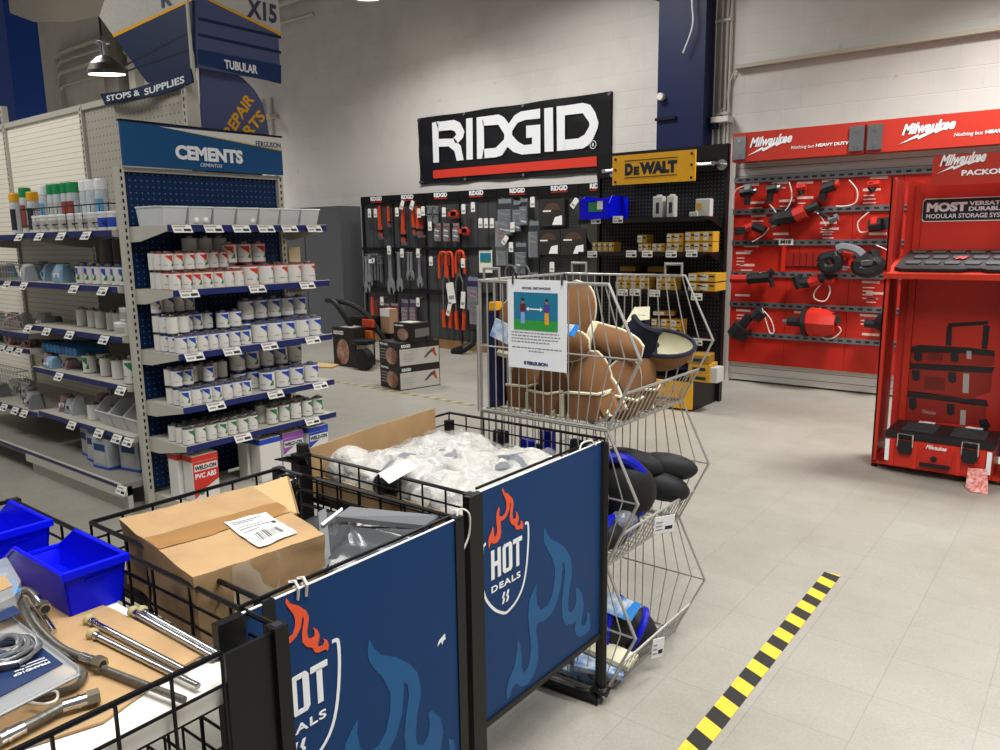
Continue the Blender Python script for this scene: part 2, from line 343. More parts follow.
# ================================================================ CEMENTS END UNIT (faces +X)
pegblue = bpy.data.materials.new('blue_pegboard'); pegblue.use_nodes = True
def pegnodes(m, base, hole, pitch, axis, r=.16, rough=.45, zs=1.):
    nt = m.node_tree; N = nt.nodes; L = nt.links; b = N['Principled BSDF']; b.inputs['Roughness'].default_value = rough; b.inputs['Specular IOR Level'].default_value = .2
    tc = N.new('ShaderNodeTexCoord'); sp = N.new('ShaderNodeSeparateXYZ'); L.new(tc.outputs['Object'], sp.inputs[0])
    out = []
    for k, s in ((axis, 1.), (2, zs)):
        a = N.new('ShaderNodeMath'); a.operation = 'MULTIPLY'; a.inputs[1].default_value = 1/pitch*s; L.new(sp.outputs[k], a.inputs[0])
        f = N.new('ShaderNodeMath'); f.operation = 'FRACT'; L.new(a.outputs[0], f.inputs[0])
        d = N.new('ShaderNodeMath'); d.operation = 'SUBTRACT'; d.inputs[1].default_value = .5; L.new(f.outputs[0], d.inputs[0])
        p = N.new('ShaderNodeMath'); p.operation = 'MULTIPLY'; L.new(d.outputs[0], p.inputs[0]); L.new(d.outputs[0], p.inputs[1]); out.append(p)
    s = N.new('ShaderNodeMath'); s.operation = 'ADD'; L.new(out[0].outputs[0], s.inputs[0]); L.new(out[1].outputs[0], s.inputs[1])
    c = N.new('ShaderNodeMath'); c.operation = 'LESS_THAN'; c.inputs[1].default_value = r*r; L.new(s.outputs[0], c.inputs[0])
    x = N.new('ShaderNodeMix'); x.data_type = 'RGBA'; x.inputs['A'].default_value = lin(base); x.inputs['B'].default_value = lin(hole); L.new(c.outputs[0], x.inputs['Factor']); L.new(x.outputs['Result'], b.inputs['Base Color'])
pegnodes(pegblue, '#0a264c', '#56718f', .0254*1.4, 1, .13)
pegblk = bpy.data.materials.new('black_pegboard'); pegblk.use_nodes = True; pegnodes(pegblk, '#1d1e20', '#5c5d5d', .036, 0, .16)
pegwht = bpy.data.materials.new('white_pegboard'); pegwht.use_nodes = True; pegnodes(pegwht, '#aaa498', '#6f6a60', .05, 0, .13, zs=.9)
def slotted_post(m, x0, x1, y0, y1, z0, z1, face, mt=offw):   # gondola upright with slot marks on its face
    m.box(x0, x1, y0, y1, z0, z1, mt); z = z0+.12
    while z < z1-.03:
        if face == 'x': m.box(x1-.001, x1+.0015, (y0+y1)/2-.005, (y0+y1)/2+.005, z, z+.022, black_m)
        else: m.box((x0+x1)/2-.005, (x0+x1)/2+.005, y0-.0015, y0+.001, z, z+.022, black_m)
        z += .042
def price_tag(P, r, u, w, h, parent, name='price_tag', txt=True):
    m = MB(); P = V(P); r = V(r).normalized(); u = V(u).normalized(); n = r.cross(u)
    m.prism([(0, 0), (w, 0), (w, h), (0, h)], P, r, u, 0, .0015, tagw)
    if txt:
        m.prism([(w*.08, h*.62), (w*.7, h*.62), (w*.7, h*.78), (w*.08, h*.78)], P, r, u, .0015, .002, mat('faint_print', '#8e8c88', .6))
        m.prism([(w*.08, h*.2), (w*.45, h*.2), (w*.45, h*.42), (w*.08, h*.42)], P, r, u, .0015, .002, mat('faint_print', '#8e8c88', .6))
        m.prism([(w*.55, h*.15), (w*.92, h*.15), (w*.92, h*.45), (w*.55, h*.45)], P, r, u, .0015, .002, ink)
    return m.build(name, parent)
GX = -4.53
G = thing('shelving_unit', 'grey end-of-aisle shelving unit with blue pegboard back under the CEMENTS sign', 'shelving unit', (-4.33, 2.86, 0))
m = MB(); slotted_post(m, GX-.05, GX, 2.262, 2.302, 0, 2.045, 'x'); m.build('upright', G)
m = MB(); slotted_post(m, GX-.05, GX, 3.36, 3.40, 0, 2.045, 'x'); m.build('upright', G)
m = MB(); m.box(GX-.05, GX-.03, 2.30, 3.36, .1, 2.045, pegblue); m.build('pegboard_back', G)
m = MB(); m.box(GX-.05, GX-.005, 2.30, 3.36, 2.02, 2.045, offw); m.build('top_rail', G)
SHZ = [1.705, 1.345, .985, .675, .447]; LIPX = -4.11
TAGS = [[.02, .21, .39, .56, .73, .92], [.03, .47, .84], [.03, .27, .53, .86], [.14, .55, .9], [.3, .82]]
for i, z in enumerate(SHZ):
    m = MB(); m.box(GX, LIPX, 2.30, 3.40, z-.03, z, offw)
    s = m.build('shelf', G)
    for yy in (2.296, 3.398):
        m = MB(); m.slab([(GX, yy, z), (LIPX, yy, z), (LIPX, yy, z-.03), (GX+.12, yy, z-.085), (GX, yy, z-.09)], Y_, 0, .006, offw); m.build('bracket', s)
    m = MB(); m.box(LIPX, LIPX+.006, 2.30, 3.405, z-.032, z+.004, navy); m.box(LIPX, LIPX+.008, 2.30, 3.405, z+.004, z+.008, offw); m.build('lip', s)
    for f in TAGS[i]:
        y = 2.30+f*1.02; price_tag((LIPX+.03, y, z-.04), Y_, (-.6, 0, 1), .115, .055, s)
m = MB(); m.box(GX, -4.12, 2.30, 3.40, .05, .09, offw); m.box(GX, -4.15, 2.30, 3.40, 0, .05, offw); m.build('base_deck', G)
# CEMENTS sign board
sb, sl = mat('sign_teal_blue', '#124a78', .4), mat('sign_pale', '#cfcdc4', .5)
S = thing('cements_sign', 'teal blue CEMENTS sign board on top of the end-of-aisle shelving', 'sign', (GX+.03, 2.86, 2.047))
m = MB(); m.box(GX+.01, GX+.03, 2.29, 3.385, 2.05, 2.30, sb)
m.prism([(.22, .235), (1.09, .245), (1.09, .165)], (GX+.03, 2.295, 2.05), Y_, Z_, 0, .001, sl)
m.prism([(.20, .237), (1.09, .168), (1.09, .158)], (GX+.03, 2.295, 2.05), Y_, Z_, .001, .0015, mat('sign_gold', '#c9a85a', .5)); m.build('board', S)
m = MB(); m.box(GX, GX+.036, 2.285, 3.39, 2.296, 2.306, black_m); m.build('frame', S)
m = MB(); m.text('CEMENTS', (GX+.03, 2.61, 2.105), Y_, Z_, .465, .085, whitev, bold=.05, off=.0015); m.text('CEMENTOS', (GX+.03, 2.77, 2.072), Y_, Z_, .15, .02, whitev, shear=.2, off=.0015)
m.text('FERGUSON', (GX+.03, 3.18, 2.226), Y_, Z_, .195, .034, inkblue, bold=.02, off=.002); m.build('lettering', S)
# hanging category signs
slate = mat('slate_blue_board', '#4b5478', .5); nav2 = mat('deep_blue_board', '#123060', .5); nav3 = mat('night_blue_board', '#0d2244', .5)
T = thing('category_sign_box', 'large folded navy and white category sign reading TUBULAR above the cements shelving', 'sign', (-4.75, 3.1, 2.66))
xs = -4.6
def pX(px, py, x=xs): return aX(px, py, x)
m = MB()
A, B, Cc, D = pX(197, -40), pX(281, -40), pX(281, 86), pX(198, 66)
y0, y1 = A.y, B.y; ztop = 3.5
m.box(xs-.02, xs, 2.865, 3.487, 2.68, ztop, slate)
q = lambda px, py: (aX(px, py, xs).y, aX(px, py, xs).z)
def face(pts, mt, d0=0, d1=.002): m.slab([(xs, *q(*p)) for p in pts], X_, d0, d1, mt)
m.slab([(xs, 2.865, 3.5), (xs, 3.487, 3.5), (xs, *q(281, 33)), (xs, *q(212, 0)), (xs, 2.865, 3.14)], X_, 0, .002, mat('sign_grey_white', '#b7b5b0', .6))
face([(211, 0), (281, 33), (281, 36), (205, -1)], yellow, .002, .003)
for a, b in (((198, 17), (281, 36)), ((198, 33), (281, 51))): face([a, b, (b[0], b[1]+3), (a[0], a[1]+3)], nav3, 0, .002)
face([(198, 49), (281, 65), (281, 84), (198, 64)], nav2)
face([(198, 49), (281, 65), (281, 66), (198, 50)], inkblue, .002, .003)
m.build('front_board', T)
m = MB(); a = q(224.5, 68.5); m.text('TUBULAR', (xs, a[0], a[1]), Y_, Z_, .245, .055, whitev, bold=.03, off=.004)
a = q(246.5, 17); m.text('X15', (xs, a[0], a[1]), Y_, Z_, .235, .12, mat('sign_slate_letter', '#3a4057', .5), bold=.04, shear=.05, off=.004); m.build('lettering', T)
m = MB(); yb = 2.86   # left leaf, faces -Y
def fy(pts, mt, d0=0, d1=.02): m.slab([aY(px, py, yb) for px, py in pts], -Y_, d0, d1, mt)
fy([(102, 17), (116, 36), (195, 0), (196, -30), (118, -30)], mat('sign_mesh_white', '#b9b6ae', .6, noise=.3, scale=120))
fy([(116, 36), (195, 1), (196, 73), (188, 80), (150, 83)], nav3); fy([(115.5, 35), (195, -1), (195, 1.5), (117, 38)], yellow, .02, .022)
for yy0 in (20, 38): fy([(128, 58-yy0*.2+yy0*.55), (195, 10+yy0), (195, 12+yy0), (128, 60-yy0*.2+yy0*.55)], mat('sign_line', '#0a1730', .5), .02, .0215)
m.build('side_board', T)
m = MB(); a = aY(162, 8, yb-.022); m.text('K', a, X_, Z_, .12, .12, mat('sign_slate_letter', '#3a4057', .5), bold=.04, off=.002); m.build('lettering', T)
m = MB(); m.cyl((-4.612, 2.84, 2.56), (-4.612, 2.84, 3.6), .014, offw, 8); m.build('pole', T)
rb = thing('ribbon_sign', 'curved dark blue ribbon sign reading STOPS & SUPPLIES above the slatwall', 'sign', (-5.2, 2.8, 2.6))
m = MB(); top = [(100, 96), (114, 94), (128, 92), (142, 88), (155, 83), (170, 77), (190, 70)]; bot = [(105, 102), (117, 100), (130, 97.5), (144, 94.5), (158, 92), (172, 88), (193, 79)]
import mathutils
def rib(u, v):
    k = u*6; i = min(int(k), 5); t = k-i; a = [top[i][j]+(top[i+1][j]-top[i][j])*t-2*j for j in (0, 1)]; b = [bot[i][j]+(bot[i+1][j]-bot[i][j])*t+3*j for j in (0, 1)]
    yv = 2.73-.03*math.sin(u*6); return aY(b[0]+(a[0]-b[0])*v, b[1]+(a[1]-b[1])*v, yv)
m.grid(rib, 24, 2, nav3); m.v += []; n0 = len(m.v); m.add([v+V((0, .01, 0)) for v in m.v[:n0]], [f[::-1] for f in m.f[:]], nav3); m.build('ribbon', rb)
m = MB(); a, b = aY(107, 101.5, 2.685), aY(142, 95, 2.685); m.text('STOPS &', a, (b-a), Z_, (b-a).length*.95, .036, whitev, bold=.02)
a, b = aY(145, 95.5, 2.685), aY(187, 82, 2.685); m.text('SUPPLIES', a, (b-a), Z_, (b-a).length*.95, .04, whitev, bold=.02); m.build('lettering', rb)
rp = thing('round_sign', 'round slate blue REPAIR PARTS sign hanging behind the CEMENTS board', 'sign', (-4.62, 3.1, 2.3))
m = MB(); pts = [(200, 66), (215, 66), (230, 70), (243, 78), (254, 89), (262, 102), (266, 116), (268, 128), (270, 140), (268, 160), (262, 176), (203, 176)]
xs2 = -4.66; m.slab([aX(px, py, xs2) for px, py in pts], X_, -.015, 0, slate); m.build('board', rp)
def xt(txt, p0, p1, h, mt, par):
    a, b = aX(*p0, xs2), aX(*p1, xs2); r = b-a; u = V((0, -r.z, r.y)); return a, r, u
m = MB(); a, b = aX(231, 139, xs2), aX(254.5, 100, xs2); r = b-a; u = X_.cross(r).normalized(); m.text('REPAIR', a, r, u, r.length, .075, yellow, bold=.03)
a, b = aX(243, 146, xs2), aX(266, 118, xs2); r = b-a; u = X_.cross(r).normalized(); m.text('PARTS', a-r*.25, r, u, r.length*1.25, .075, yellow, bold=.03); m.build('lettering', rp)

# ---------------------------------------------------------------- cans
canw, canw2 = mat('can_white_label', '#d4d2cc', .4), mat('can_aged_label', '#bcb9b0', .45)
tin = mat('can_tin', '#8b8a86', .3, metal=.8); tind = mat('can_tin_dark', '#4b4a48', .35, metal=.8)
redl, bluel, greenl, purp = mat('label_red', '#c2352b', .45), mat('label_blue', '#2346a8', .45), mat('label_green', '#2c7a45', .45), mat('label_purple', '#8a4fa0', .45)
def can(kind, r, h, lab, ring, name='solvent_can'):
    t = thing(name, kind, 'can'); seg = 18
    m = MB(); m.lathe([(r*.98, 0, tin), (r, .003, ring), (r, h*.06, canw), (r, h*.94, canw), (r, h*.94, ring), (r*1.01, h*.985, tin), (r*.93, h*.99, tin), (r*.90, h*.975, tin)], tin, seg)
    def wrap(us, z0, z1s, mt, d=.0008):
        n = len(us); vs = []; 
        for a, zt in zip(us, z1s): vs += [((r+d)*math.cos(a), (r+d)*math.sin(a), z0 if not isinstance(z0, list) else z0[us.index(a)]), ((r+d)*math.cos(a), (r+d)*math.sin(a), zt)]
        m.add(vs, [(2*i, 2*i+2, 2*i+3, 2*i+1) for i in range(n-1)], mt)
    if lab:
        us = [-.6+.15*i for i in range(9)]
        wrap(us, [h*(.80-.33*(i/8)) for i in range(9)], [h*.86]*9, lab)
        wrap([.2, .5, .8], h*.25, [h*.26, h*.42, h*.55], greenl)
        wrap([-1.0, -.6, -.3], h*.3, [h*.34]*3, mat('faint_print', '#8e8c88', .6))
    m.build('body', t, True)
    m = MB(); m.lathe([(r*.45, h*.975), (r*.45, h*1.07), (r*.40, h*1.09), (r*.1, h*1.09)], tin, 14); m.build('screw_cap', t, True)
    return Proto(t)
P_red = can('proto', .033, .1, redl, redl); P_blue = can('proto', .033, .1, bluel, bluel); P_plain = can('proto', .033, .1, None, canw2); P_grn = can('proto', .033, .1, greenl, tin)
def cname(P, size, col, where): return f'{size} white can with {col} label, {where}' if col != 'blank' else f'{size} blank white can, {where}'
shelfn = {0: 'top shelf', 1: 'second shelf', 2: 'third shelf', 3: 'fourth shelf', 4: 'fifth shelf'}
def row(i, P, col, x, y0, n, layer, sc=1., hs=1., rot=.35, zbase=None, tag='front', pitch=None, skip=()):
    z = SHZ[i]+layer*.1095*hs*1.0
    if zbase is not None: z = zbase
    for k in range(n):
        if k in skip: continue
        y = y0+k*(pitch or .0675*sc)
        size = 'small' if sc < 1.2 else 'large'
        face_l = col if rnd.random() < .8 else col
        P.put((x+rnd.uniform(-.004, .004), y, z+.0005), rot+rnd.uniform(-.9, .5), f'{size} {col} can, {ORD[k]} from left, {tag} row {["lower", "upper", "third"][layer] if layer < 3 else ""} layer, cements {shelfn[i]}',
              f'{col} cans on the cements {shelfn[i]}', scale=(sc, sc, hs))
# second shelf: red labelled cans
row(1, P_red, 'red-labelled', -4.155, 2.345, 7, 0, tag='front'); row(1, P_red, 'red-labelled', -4.225, 2.345, 4, 1, tag='second')
row(1, P_red, 'red-labelled', -4.225, 2.345, 7, 0, tag='second'); row(1, P_plain, 'plain', -4.295, 2.34, 4, 0, tag='third'); row(1, P_red, 'red-labelled', -4.295, 2.34, 7, 1, tag='third')
row(1, P_plain, 'plain', -4.37, 2.35, 3, 1, tag='back'); row(1, P_plain, 'plain', -4.37, 2.35, 3, 0, tag='back')
row(1, P_red, 'red-labelled', -4.175, 2.85, 5, 0, 1.5, 1.22, tag='front', pitch=.108); row(1, P_red, 'red-labelled', -4.29, 2.80, 4, 0, 1.5, 1.22, tag='second', pitch=.108); row(1, P_red, 'red-labelled', -4.31, 2.80, 3, 1, 1.4, 1.22, tag='second', pitch=.104)
row(1, P_plain, 'plain', -4.44, 2.62, 3, 0, 1.4, 1.4, tag='back', pitch=.1); row(1, P_plain, 'plain', -4.44, 2.62, 3, 1, 1.4, 1.4, tag='back', pitch=.1)
# third shelf: blue labelled
row(2, P_blue, 'blue-labelled', -4.155, 2.345, 5, 0); row(2, P_blue, 'blue-labelled', -4.225, 2.345, 5, 0, tag='second'); row(2, P_plain, 'plain', -4.225, 2.345, 2, 1, tag='second')
row(2, P_blue, 'blue-labelled', -4.30, 2.34, 5, 1, tag='third'); row(2, P_blue, 'blue-labelled', -4.30, 2.34, 5, 0, tag='third'); row(2, P_blue, 'blue-labelled', -4.37, 2.34, 4, 2, tag='back'); row(2, P_plain, 'plain', -4.37, 2.34, 4, 1, tag='back'); row(2, P_plain, 'plain', -4.37, 2.34, 4, 0, tag='back')
row(2, P_blue, 'blue-labelled', -4.165, 2.70, 2, 0, 1.1, 1.0, tag='front', pitch=.075); row(2, P_blue, 'blue-labelled', -4.24, 2.68, 2, 1, 1.2, 1.0, tag='second', pitch=.082); row(2, P_plain, 'plain', -4.24, 2.68, 2, 0, 1.2, 1.0, tag='second', pitch=.082)
row(2, P_blue, 'blue-labelled', -4.175, 2.885, 5, 0, 1.5, 1.25, tag='front', pitch=.107); row(2, P_blue, 'blue-labelled', -4.29, 2.88, 5, 0, 1.5, 1.25, tag='second', pitch=.107); row(2, P_blue, 'blue-labelled', -4.30, 2.88, 5, 1, 1.45, 1.25, tag='second', pitch=.105)
# fourth shelf
row(3, P_blue, 'blue-labelled', -4.155, 2.345, 7, 0); row(3, P_blue, 'blue-labelled', -4.225, 2.345, 5, 0, tag='second'); row(3, P_blue, 'blue-labelled', -4.228, 2.345, 4, 1, tag='second', skip=(2,))
row(3, P_plain, 'plain', -4.30, 2.345, 6, 0, tag='third'); row(3, P_blue, 'blue-labelled', -4.225, 2.70, 2, 0, tag='second', pitch=.07); row(3, P_blue, 'blue-labelled', -4.31, 2.80, 5, 1, 1.45, 1.2, tag='second', pitch=.11); row(3, P_plain, 'plain', -4.30, 2.345, 6, 1, tag='third')
row(3, P_blue, 'blue-labelled', -4.19, 2.93, 4, 0, 1.5, 1.25, tag='front', pitch=.115); row(3, P_blue, 'blue-labelled', -4.31, 2.80, 5, 0, 1.45, 1.2, tag='second', pitch=.11)
# fifth shelf
row(4, P_grn, 'green-labelled', -4.155, 2.345, 7, 0, pitch=.072); row(4, P_plain, 'plain', -4.23, 2.345, 8, 0, tag='second'); row(4, P_grn, 'green-labelled', -4.31, 2.345, 8, 0, tag='third')
row(4, P_grn, 'green-labelled', -4.19, 2.95, 5, 0, 1.15, 1.15, tag='front', pitch=.092); row(4, P_plain, 'plain', -4.28, 2.93, 4, 0, 1.25, 1.2, tag='second', pitch=.1)
# yellowish notepad box on second shelf, right end
m = MB(); m.cbox(-4.33, -4.31, 3.25, 3.34, SHZ[1]+.125, SHZ[1]+.225, mat('cream_card', '#cfc098', .6), .002)
m.thing('cream_card_sleeve', 'small cream paper sleeve standing on the large red cans at shelf right end', 'paper')
# translucent bins on the top shelf
clear = mat('frosted_plastic', '#d3d5d6', .35, alpha=.72); clr2 = mat('frosted_rim', '#d6d9da', .3, alpha=.85)
def tub(L_, Wd, H_, mt, rim, label='proto', cat='bin', name='storage_bin', front=.55, hb=.5):
    # open-front stacking bin, opening toward +X; local origin at base centre
    t = thing(name, label, cat); w = Wd/2; l = L_/2; th = .004; m = MB()
    m.add([(-l+.01, -w+.008, 0), (l-.03, -w+.008, 0), (l-.03, w-.008, 0), (-l+.01, w-.008, 0), (-l, -w, H_), (l*.5, -w, H_), (l, -w, H_*front), (l, w, H_*front), (l*.5, w, H_), (-l, w, H_)],
          [(3, 2, 1, 0), (0, 4, 9, 3)[::-1], (0, 1, 6, 5, 4), (1, 2, 7, 6), (2, 3, 9, 8, 7)], mt)
    n = len(m.v); c = V((0, 0, H_/2)); m.add([(v.x*.97, v.y*.93, v.z*.985+.004) for v in m.v[:n]], [f[::-1] for f in m.f[:]], mt); m.build('bin_body', t)
    m = MB(); R = .004
    m.tube([(l, -w, H_*front), (l*.5, -w, H_), (-l, -w, H_), (-l, w, H_), (l*.5, w, H_), (l, w, H_*front), (l, -w, H_*front)], R, rim, 6); m.build('rim', t)
    return Proto(t)
PT = tub(.30, .145, .105, clear, clr2, front=.97)
for k in range(7):
    PT.put((-4.29+.0, 2.375+k*.156, SHZ[0]+.001), .0, f'frosted clear bin, {ORD[k]} from left on the cements top shelf', 'frosted bins on the cements top shelf')
# small pieces showing in the bins
for k in (0, 1, 3):
    m = MB()
    for j in range(7): m.sphere((-4.25+rnd.uniform(-.08, .1), 2.375+k*.156+rnd.uniform(-.045, .045), SHZ[0]+.03), .018, whitev, 8, 6)
    m.thing('white_cap_pieces', f'loose white caps inside the {ORD[k]} frosted bin on the cements top shelf', 'caps', kind='stuff')
# F-style gallon tins on the base deck
def ftin(y, x, col, mt, txt=None, w=.17, d=.105, h=.285, ttl=''):
    t = thing('solvent_tin', ttl, 'can', (x, y, .091)); m = MB()
    m.cbox(x-d/2, x+d/2, y-w/2, y+w/2, .091, .091+h, canw, .012)
    m.cbox(x-d/2-.001, x+d/2+.001, y-w/2-.001, y+w/2+.001, .091+h*.86, .091+h*.985, mt, .006)
    X = x+d/2+.0012
    if txt:
        m.prism([(0, h*.86), (w*.96, h*.86), (w*.96, h*.42), (w*.45, h*.28), (w*.05, h*.1), (0, h*.1)] if mt is redl else [(0, h*.86), (w*.96, h*.86), (w*.96, h*.8), (0, h*.5)], (X, y-w*.48, .091), Y_, Z_, 0, .001, mt)
        m.prism([(w*.05, h*.66), (w*.93, h*.66), (w*.93, h*.8), (w*.05, h*.8)], (X+.0005, y-w*.48, .091), Y_, Z_, 0, .001, canw)
        m.text(txt, (X+.002, y-w*.42, .091+h*.685), Y_, Z_, w*.82, h*.09, ink, bold=.03)
        if mt is redl: m.text('PVC ABS', (X+.001, y-w*.42, .091+h*.50), Y_, Z_, w*.8, h*.11, whitev, bold=.03); m.cyl((X, y-w*.2, .091+h*.2), (X+.002, y-w*.2, .091+h*.2), .016, greenl)
        else: m.text('SOLVENT', (X+.001, y-w*.42, .091+h*.42), Y_, Z_, w*.6, h*.07, ink)
    m.build('tin_body', t)
    m = MB(); z = .091+h; m.lathe([(.022, z-.003), (.022, z+.016), (.018, z+.02), (.005, z+.02)], tin, 12, (x-d*.15, y-w*.25, 0)); m.build('screw_cap', t, True)
    m = MB(); m.tube([(x, y-w*.1, z), (x, y-w*.05, z+.022), (x, y+w*.3, z+.022), (x, y+w*.35, z)], .004, tin, 6); m.build('handle', t)
ftin(2.425, -4.19, 0, redl, 'WELD-ON', ttl='red topped tin marked WELD-ON facing out on the base deck')
ftin(2.40, -4.31, 0, redl, None, ttl='red topped white tin right behind the tin marked WELD-ON')
ftin(2.885, -4.19, 0, bluel, None, w=.16, ttl='white tin with blue top band standing left of the purple topped tin')
ftin(3.07, -4.2, 0, purp, 'WELD-ON', w=.17, ttl='purple topped tin between the two blue topped tins')
ftin(3.06, -4.33, 0, purp, None, w=.17, ttl='tin with purple top at the back, behind the front purple tin')
ftin(3.27, -4.19, 0, bluel, 'WELD-ON', w=.17, ttl='blue topped tin with printed label at the deck right end')
ftin(3.26, -4.32, 0, redl, None, w=.16, ttl='tin with red top behind the blue topped tin at right end')
ftin(2.87, -4.31, 0, bluel, None, w=.16, ttl='blue topped tin hidden behind the plain blue topped front tin')
# ================================================================ WHITE AISLE GONDOLA (faces -Y)
A = thing('aisle_gondola', 'long off-white aisle gondola with slatwall top and price-tagged shelves at left', 'shelving unit', (-6.3, 2.5, 0))
slatm = bpy.data.materials.new('white_slatwall'); slatm.use_nodes = True
def slatnodes(m, base, groove, pitch, rough=.4, g=.08):
    nt = m.node_tree; N = nt.nodes; L = nt.links; b = N['Principled BSDF']; b.inputs['Roughness'].default_value = rough
    tc = N.new('ShaderNodeTexCoord'); sp = N.new('ShaderNodeSeparateXYZ'); L.new(tc.outputs['Object'], sp.inputs[0])
    a = N.new('ShaderNodeMath'); a.operation = 'MULTIPLY'; a.inputs[1].default_value = 1/pitch; L.new(sp.outputs[2], a.inputs[0])
    f = N.new('ShaderNodeMath'); f.operation = 'FRACT'; L.new(a.outputs[0], f.inputs[0])
    c = N.new('ShaderNodeMath'); c.operation = 'LESS_THAN'; c.inputs[1].default_value = g; L.new(f.outputs[0], c.inputs[0])
    x = N.new('ShaderNodeMix'); x.data_type = 'RGBA'; x.inputs['A'].default_value = lin(base); x.inputs['B'].default_value = lin(groove); L.new(c.outputs[0], x.inputs['Factor']); L.new(x.outputs['Result'], b.inputs['Base Color'])
slatnodes(slatm, '#f3ecdc', '#c5bdaa', .04, .35, .12)
YB = 2.8; XP = [-4.62, -6.0, -7.39, -8.78, -10.17]
for i, x in enumerate(XP):
    m = MB(); slotted_post(m, x-.022, x+.022, YB-.035, YB+.01, 0, 2.74 if i == 2 else 2.60, 'y'); m.build('upright', A)
m = MB(); m.box(-4.60, -4.585, YB-.04, YB+.05, 0, 2.6, offw); m.build('end_cover', A)
for i in range(4):
    m = MB(); m.box(XP[i+1]+.022, XP[i]-.022, YB-.012, YB, .1, 2.56, pegwht if i == 0 else slatm); m.build('back_panel', A)
    m = MB(); m.box(XP[i+1], XP[i], YB-.03, YB+.01, 2.56, 2.60, offw); m.build('top_rail', A)
m = MB(); m.box(-7.345, -7.30, YB-.04, YB-.036, 2.62, 2.74, offw)
AZ = [1.686, 1.355, 1.055, .755, .435]; yl = 2.25
SP = [[(-4.64, -5.99, 0), (-6.01, -7.38, -.01)], [(-4.64, -5.99, 0), (-6.01, -7.38, 0)], [(-4.64, -5.97, 0), (-6.01, -7.38, -.07)], [(-4.64, -5.97, 0), (-6.01, -7.38, .12)], [(-4.64, -5.97, 0), (-6.01, -7.38, -.02)]]
ATG = [[(60, 231), (38, 231), (85, 231), (18, 231)], [(23, 284), (73, 287), (102, 290), (5, 274)], [(46, 329), (27, 325), (69, 333), (103, 337)], [(58, 374), (120, 387), (9, 348), (18, 350), (1, 347)], [(71, 422), (98, 430), (116, 436), (127, 438), (13, 397), (22, 399), (2, 394)]]
for i, z in enumerate(AZ):
    for j, (x1, x0, dz) in enumerate(SP[i]):
        zz = z+dz; m = MB(); m.box(x0, x1, yl, YB-.013, zz-.03, zz, offw); s = m.build('shelf', A)
        m = MB(); m.box(x0, x1, yl-.006, yl, zz-.034, zz+.002, navy); m.box(x0, x1, yl-.008, yl, zz+.002, zz+.006, offw); m.build('lip', s)
        for xx in (x0+.002, x1-.006):
            m = MB(); m.slab([(xx, yl, zz), (xx, YB-.02, zz), (xx, YB-.02, zz-.1), (xx, YB-.15, zz-.09), (xx, yl, zz-.034)], X_, 0, .004, offw); m.build('bracket', s)
        for px, py in ATG[i]:
            p = aY(px, py, yl-.02)
            if x0 < p.x < x1: price_tag((p.x-.05, yl-.035, zz-.05), X_, (0, .6, 1), .11, .055, s)
m = MB(); m.box(-10.2, -4.6, 2.14, YB, .13, .17, mat('deck_grey', '#84817a', .5, noise=.15, scale=4)); m.build('base_deck', A)
m = MB(); m.box(-10.2, -4.6, 2.128, 2.14, .15, .172, navy); m.box(-10.2, -4.6, 2.126, 2.14, .172, .178, offw); m.build('base_lip', A)
m = MB(); m.box(-5.98, -4.6, 2.17, 2.2, 0, .15, offw); m.box(-5.98, -4.6, 2.13, 2.2, .09, .15, offw); m.build('kick_plate', A)
m = MB(); m.box(-10.2, -6.0, 2.32, 2.35, 0, .15, offw); m.build('kick_plate', A)
price_tag((aY(120, 494, 2.11).x-.05, 2.105, .125), X_, (0, .5, 1), .11, .055, A)
# stock
jarn = [0]
def ac(P, x, y, z, sc, hs, desc, grp='cans on the white aisle gondola', rz=-1.4):
    P.put((x, y, z+.0008), rz+rnd.uniform(-.6, .6), desc, grp, scale=(sc, sc, hs))
P_jar = None
def tubcan(label, r, h, lidc, band=None, name='tub'):
    t = thing(name, label, 'tub'); m = MB(); m.lathe([(r*.93, 0), (r, h*.04), (r, h*.9), (r*1.04, h*.9, lidc), (r*1.04, h, lidc), (r*.9, h, lidc)], canw, 18)
    if band:
        a = [-2.6+i*.2 for i in range(11)]
        m.add([((r+.0008)*math.cos(t_), (r+.0008)*math.sin(t_), zz) for t_ in a for zz in (h*.2, h*.7)], [(2*i, 2*i+2, 2*i+3, 2*i+1) for i in range(10)], band)
    m.build('tub_body', t, True); m = MB(); m.lathe([(r*1.0, h*1.0), (r*.98, h*1.03), (r*.3, h*1.03)], lidc, 18); m.build('lid', t, True)
    return Proto(t)
# top shelf: white tubs in front row
PTb = tubcan('proto', .06, .10, whitev, mat('label_faint', '#a7a6a0', .5)); PTb2 = tubcan('proto', .06, .10, whitev, bluel)
for k, x in enumerate([-5.75, -5.63, -5.5, -5.36, -5.22, -5.08, -4.95, -4.82, -4.70]):
    (PTb2 if k >= 7 else PTb).put((x, 2.33, AZ[0]+.001), rnd.uniform(-.5, .5), f'squat white tub, {ORD[k]} from left in the front row, gondola top shelf', 'white tubs on the gondola top shelf', scale=(1.05, 1.05, 1.1))
PTb2.put((-4.72, 2.42, AZ[0]+.115), 0, 'white tub with blue label stacked on top at the shelf right end', scale=(1.2, 1.2, 1.2))
PTb.put((-4.72, 2.47, AZ[0]+.001), 0, 'plain white tub in the back row under the stacked blue tub', scale=(1.2, 1.2, 1.1))
grncap, tall = mat('green_cap', '#1d8a53', .4), mat('bottle_white', '#b9c0c4', .4)
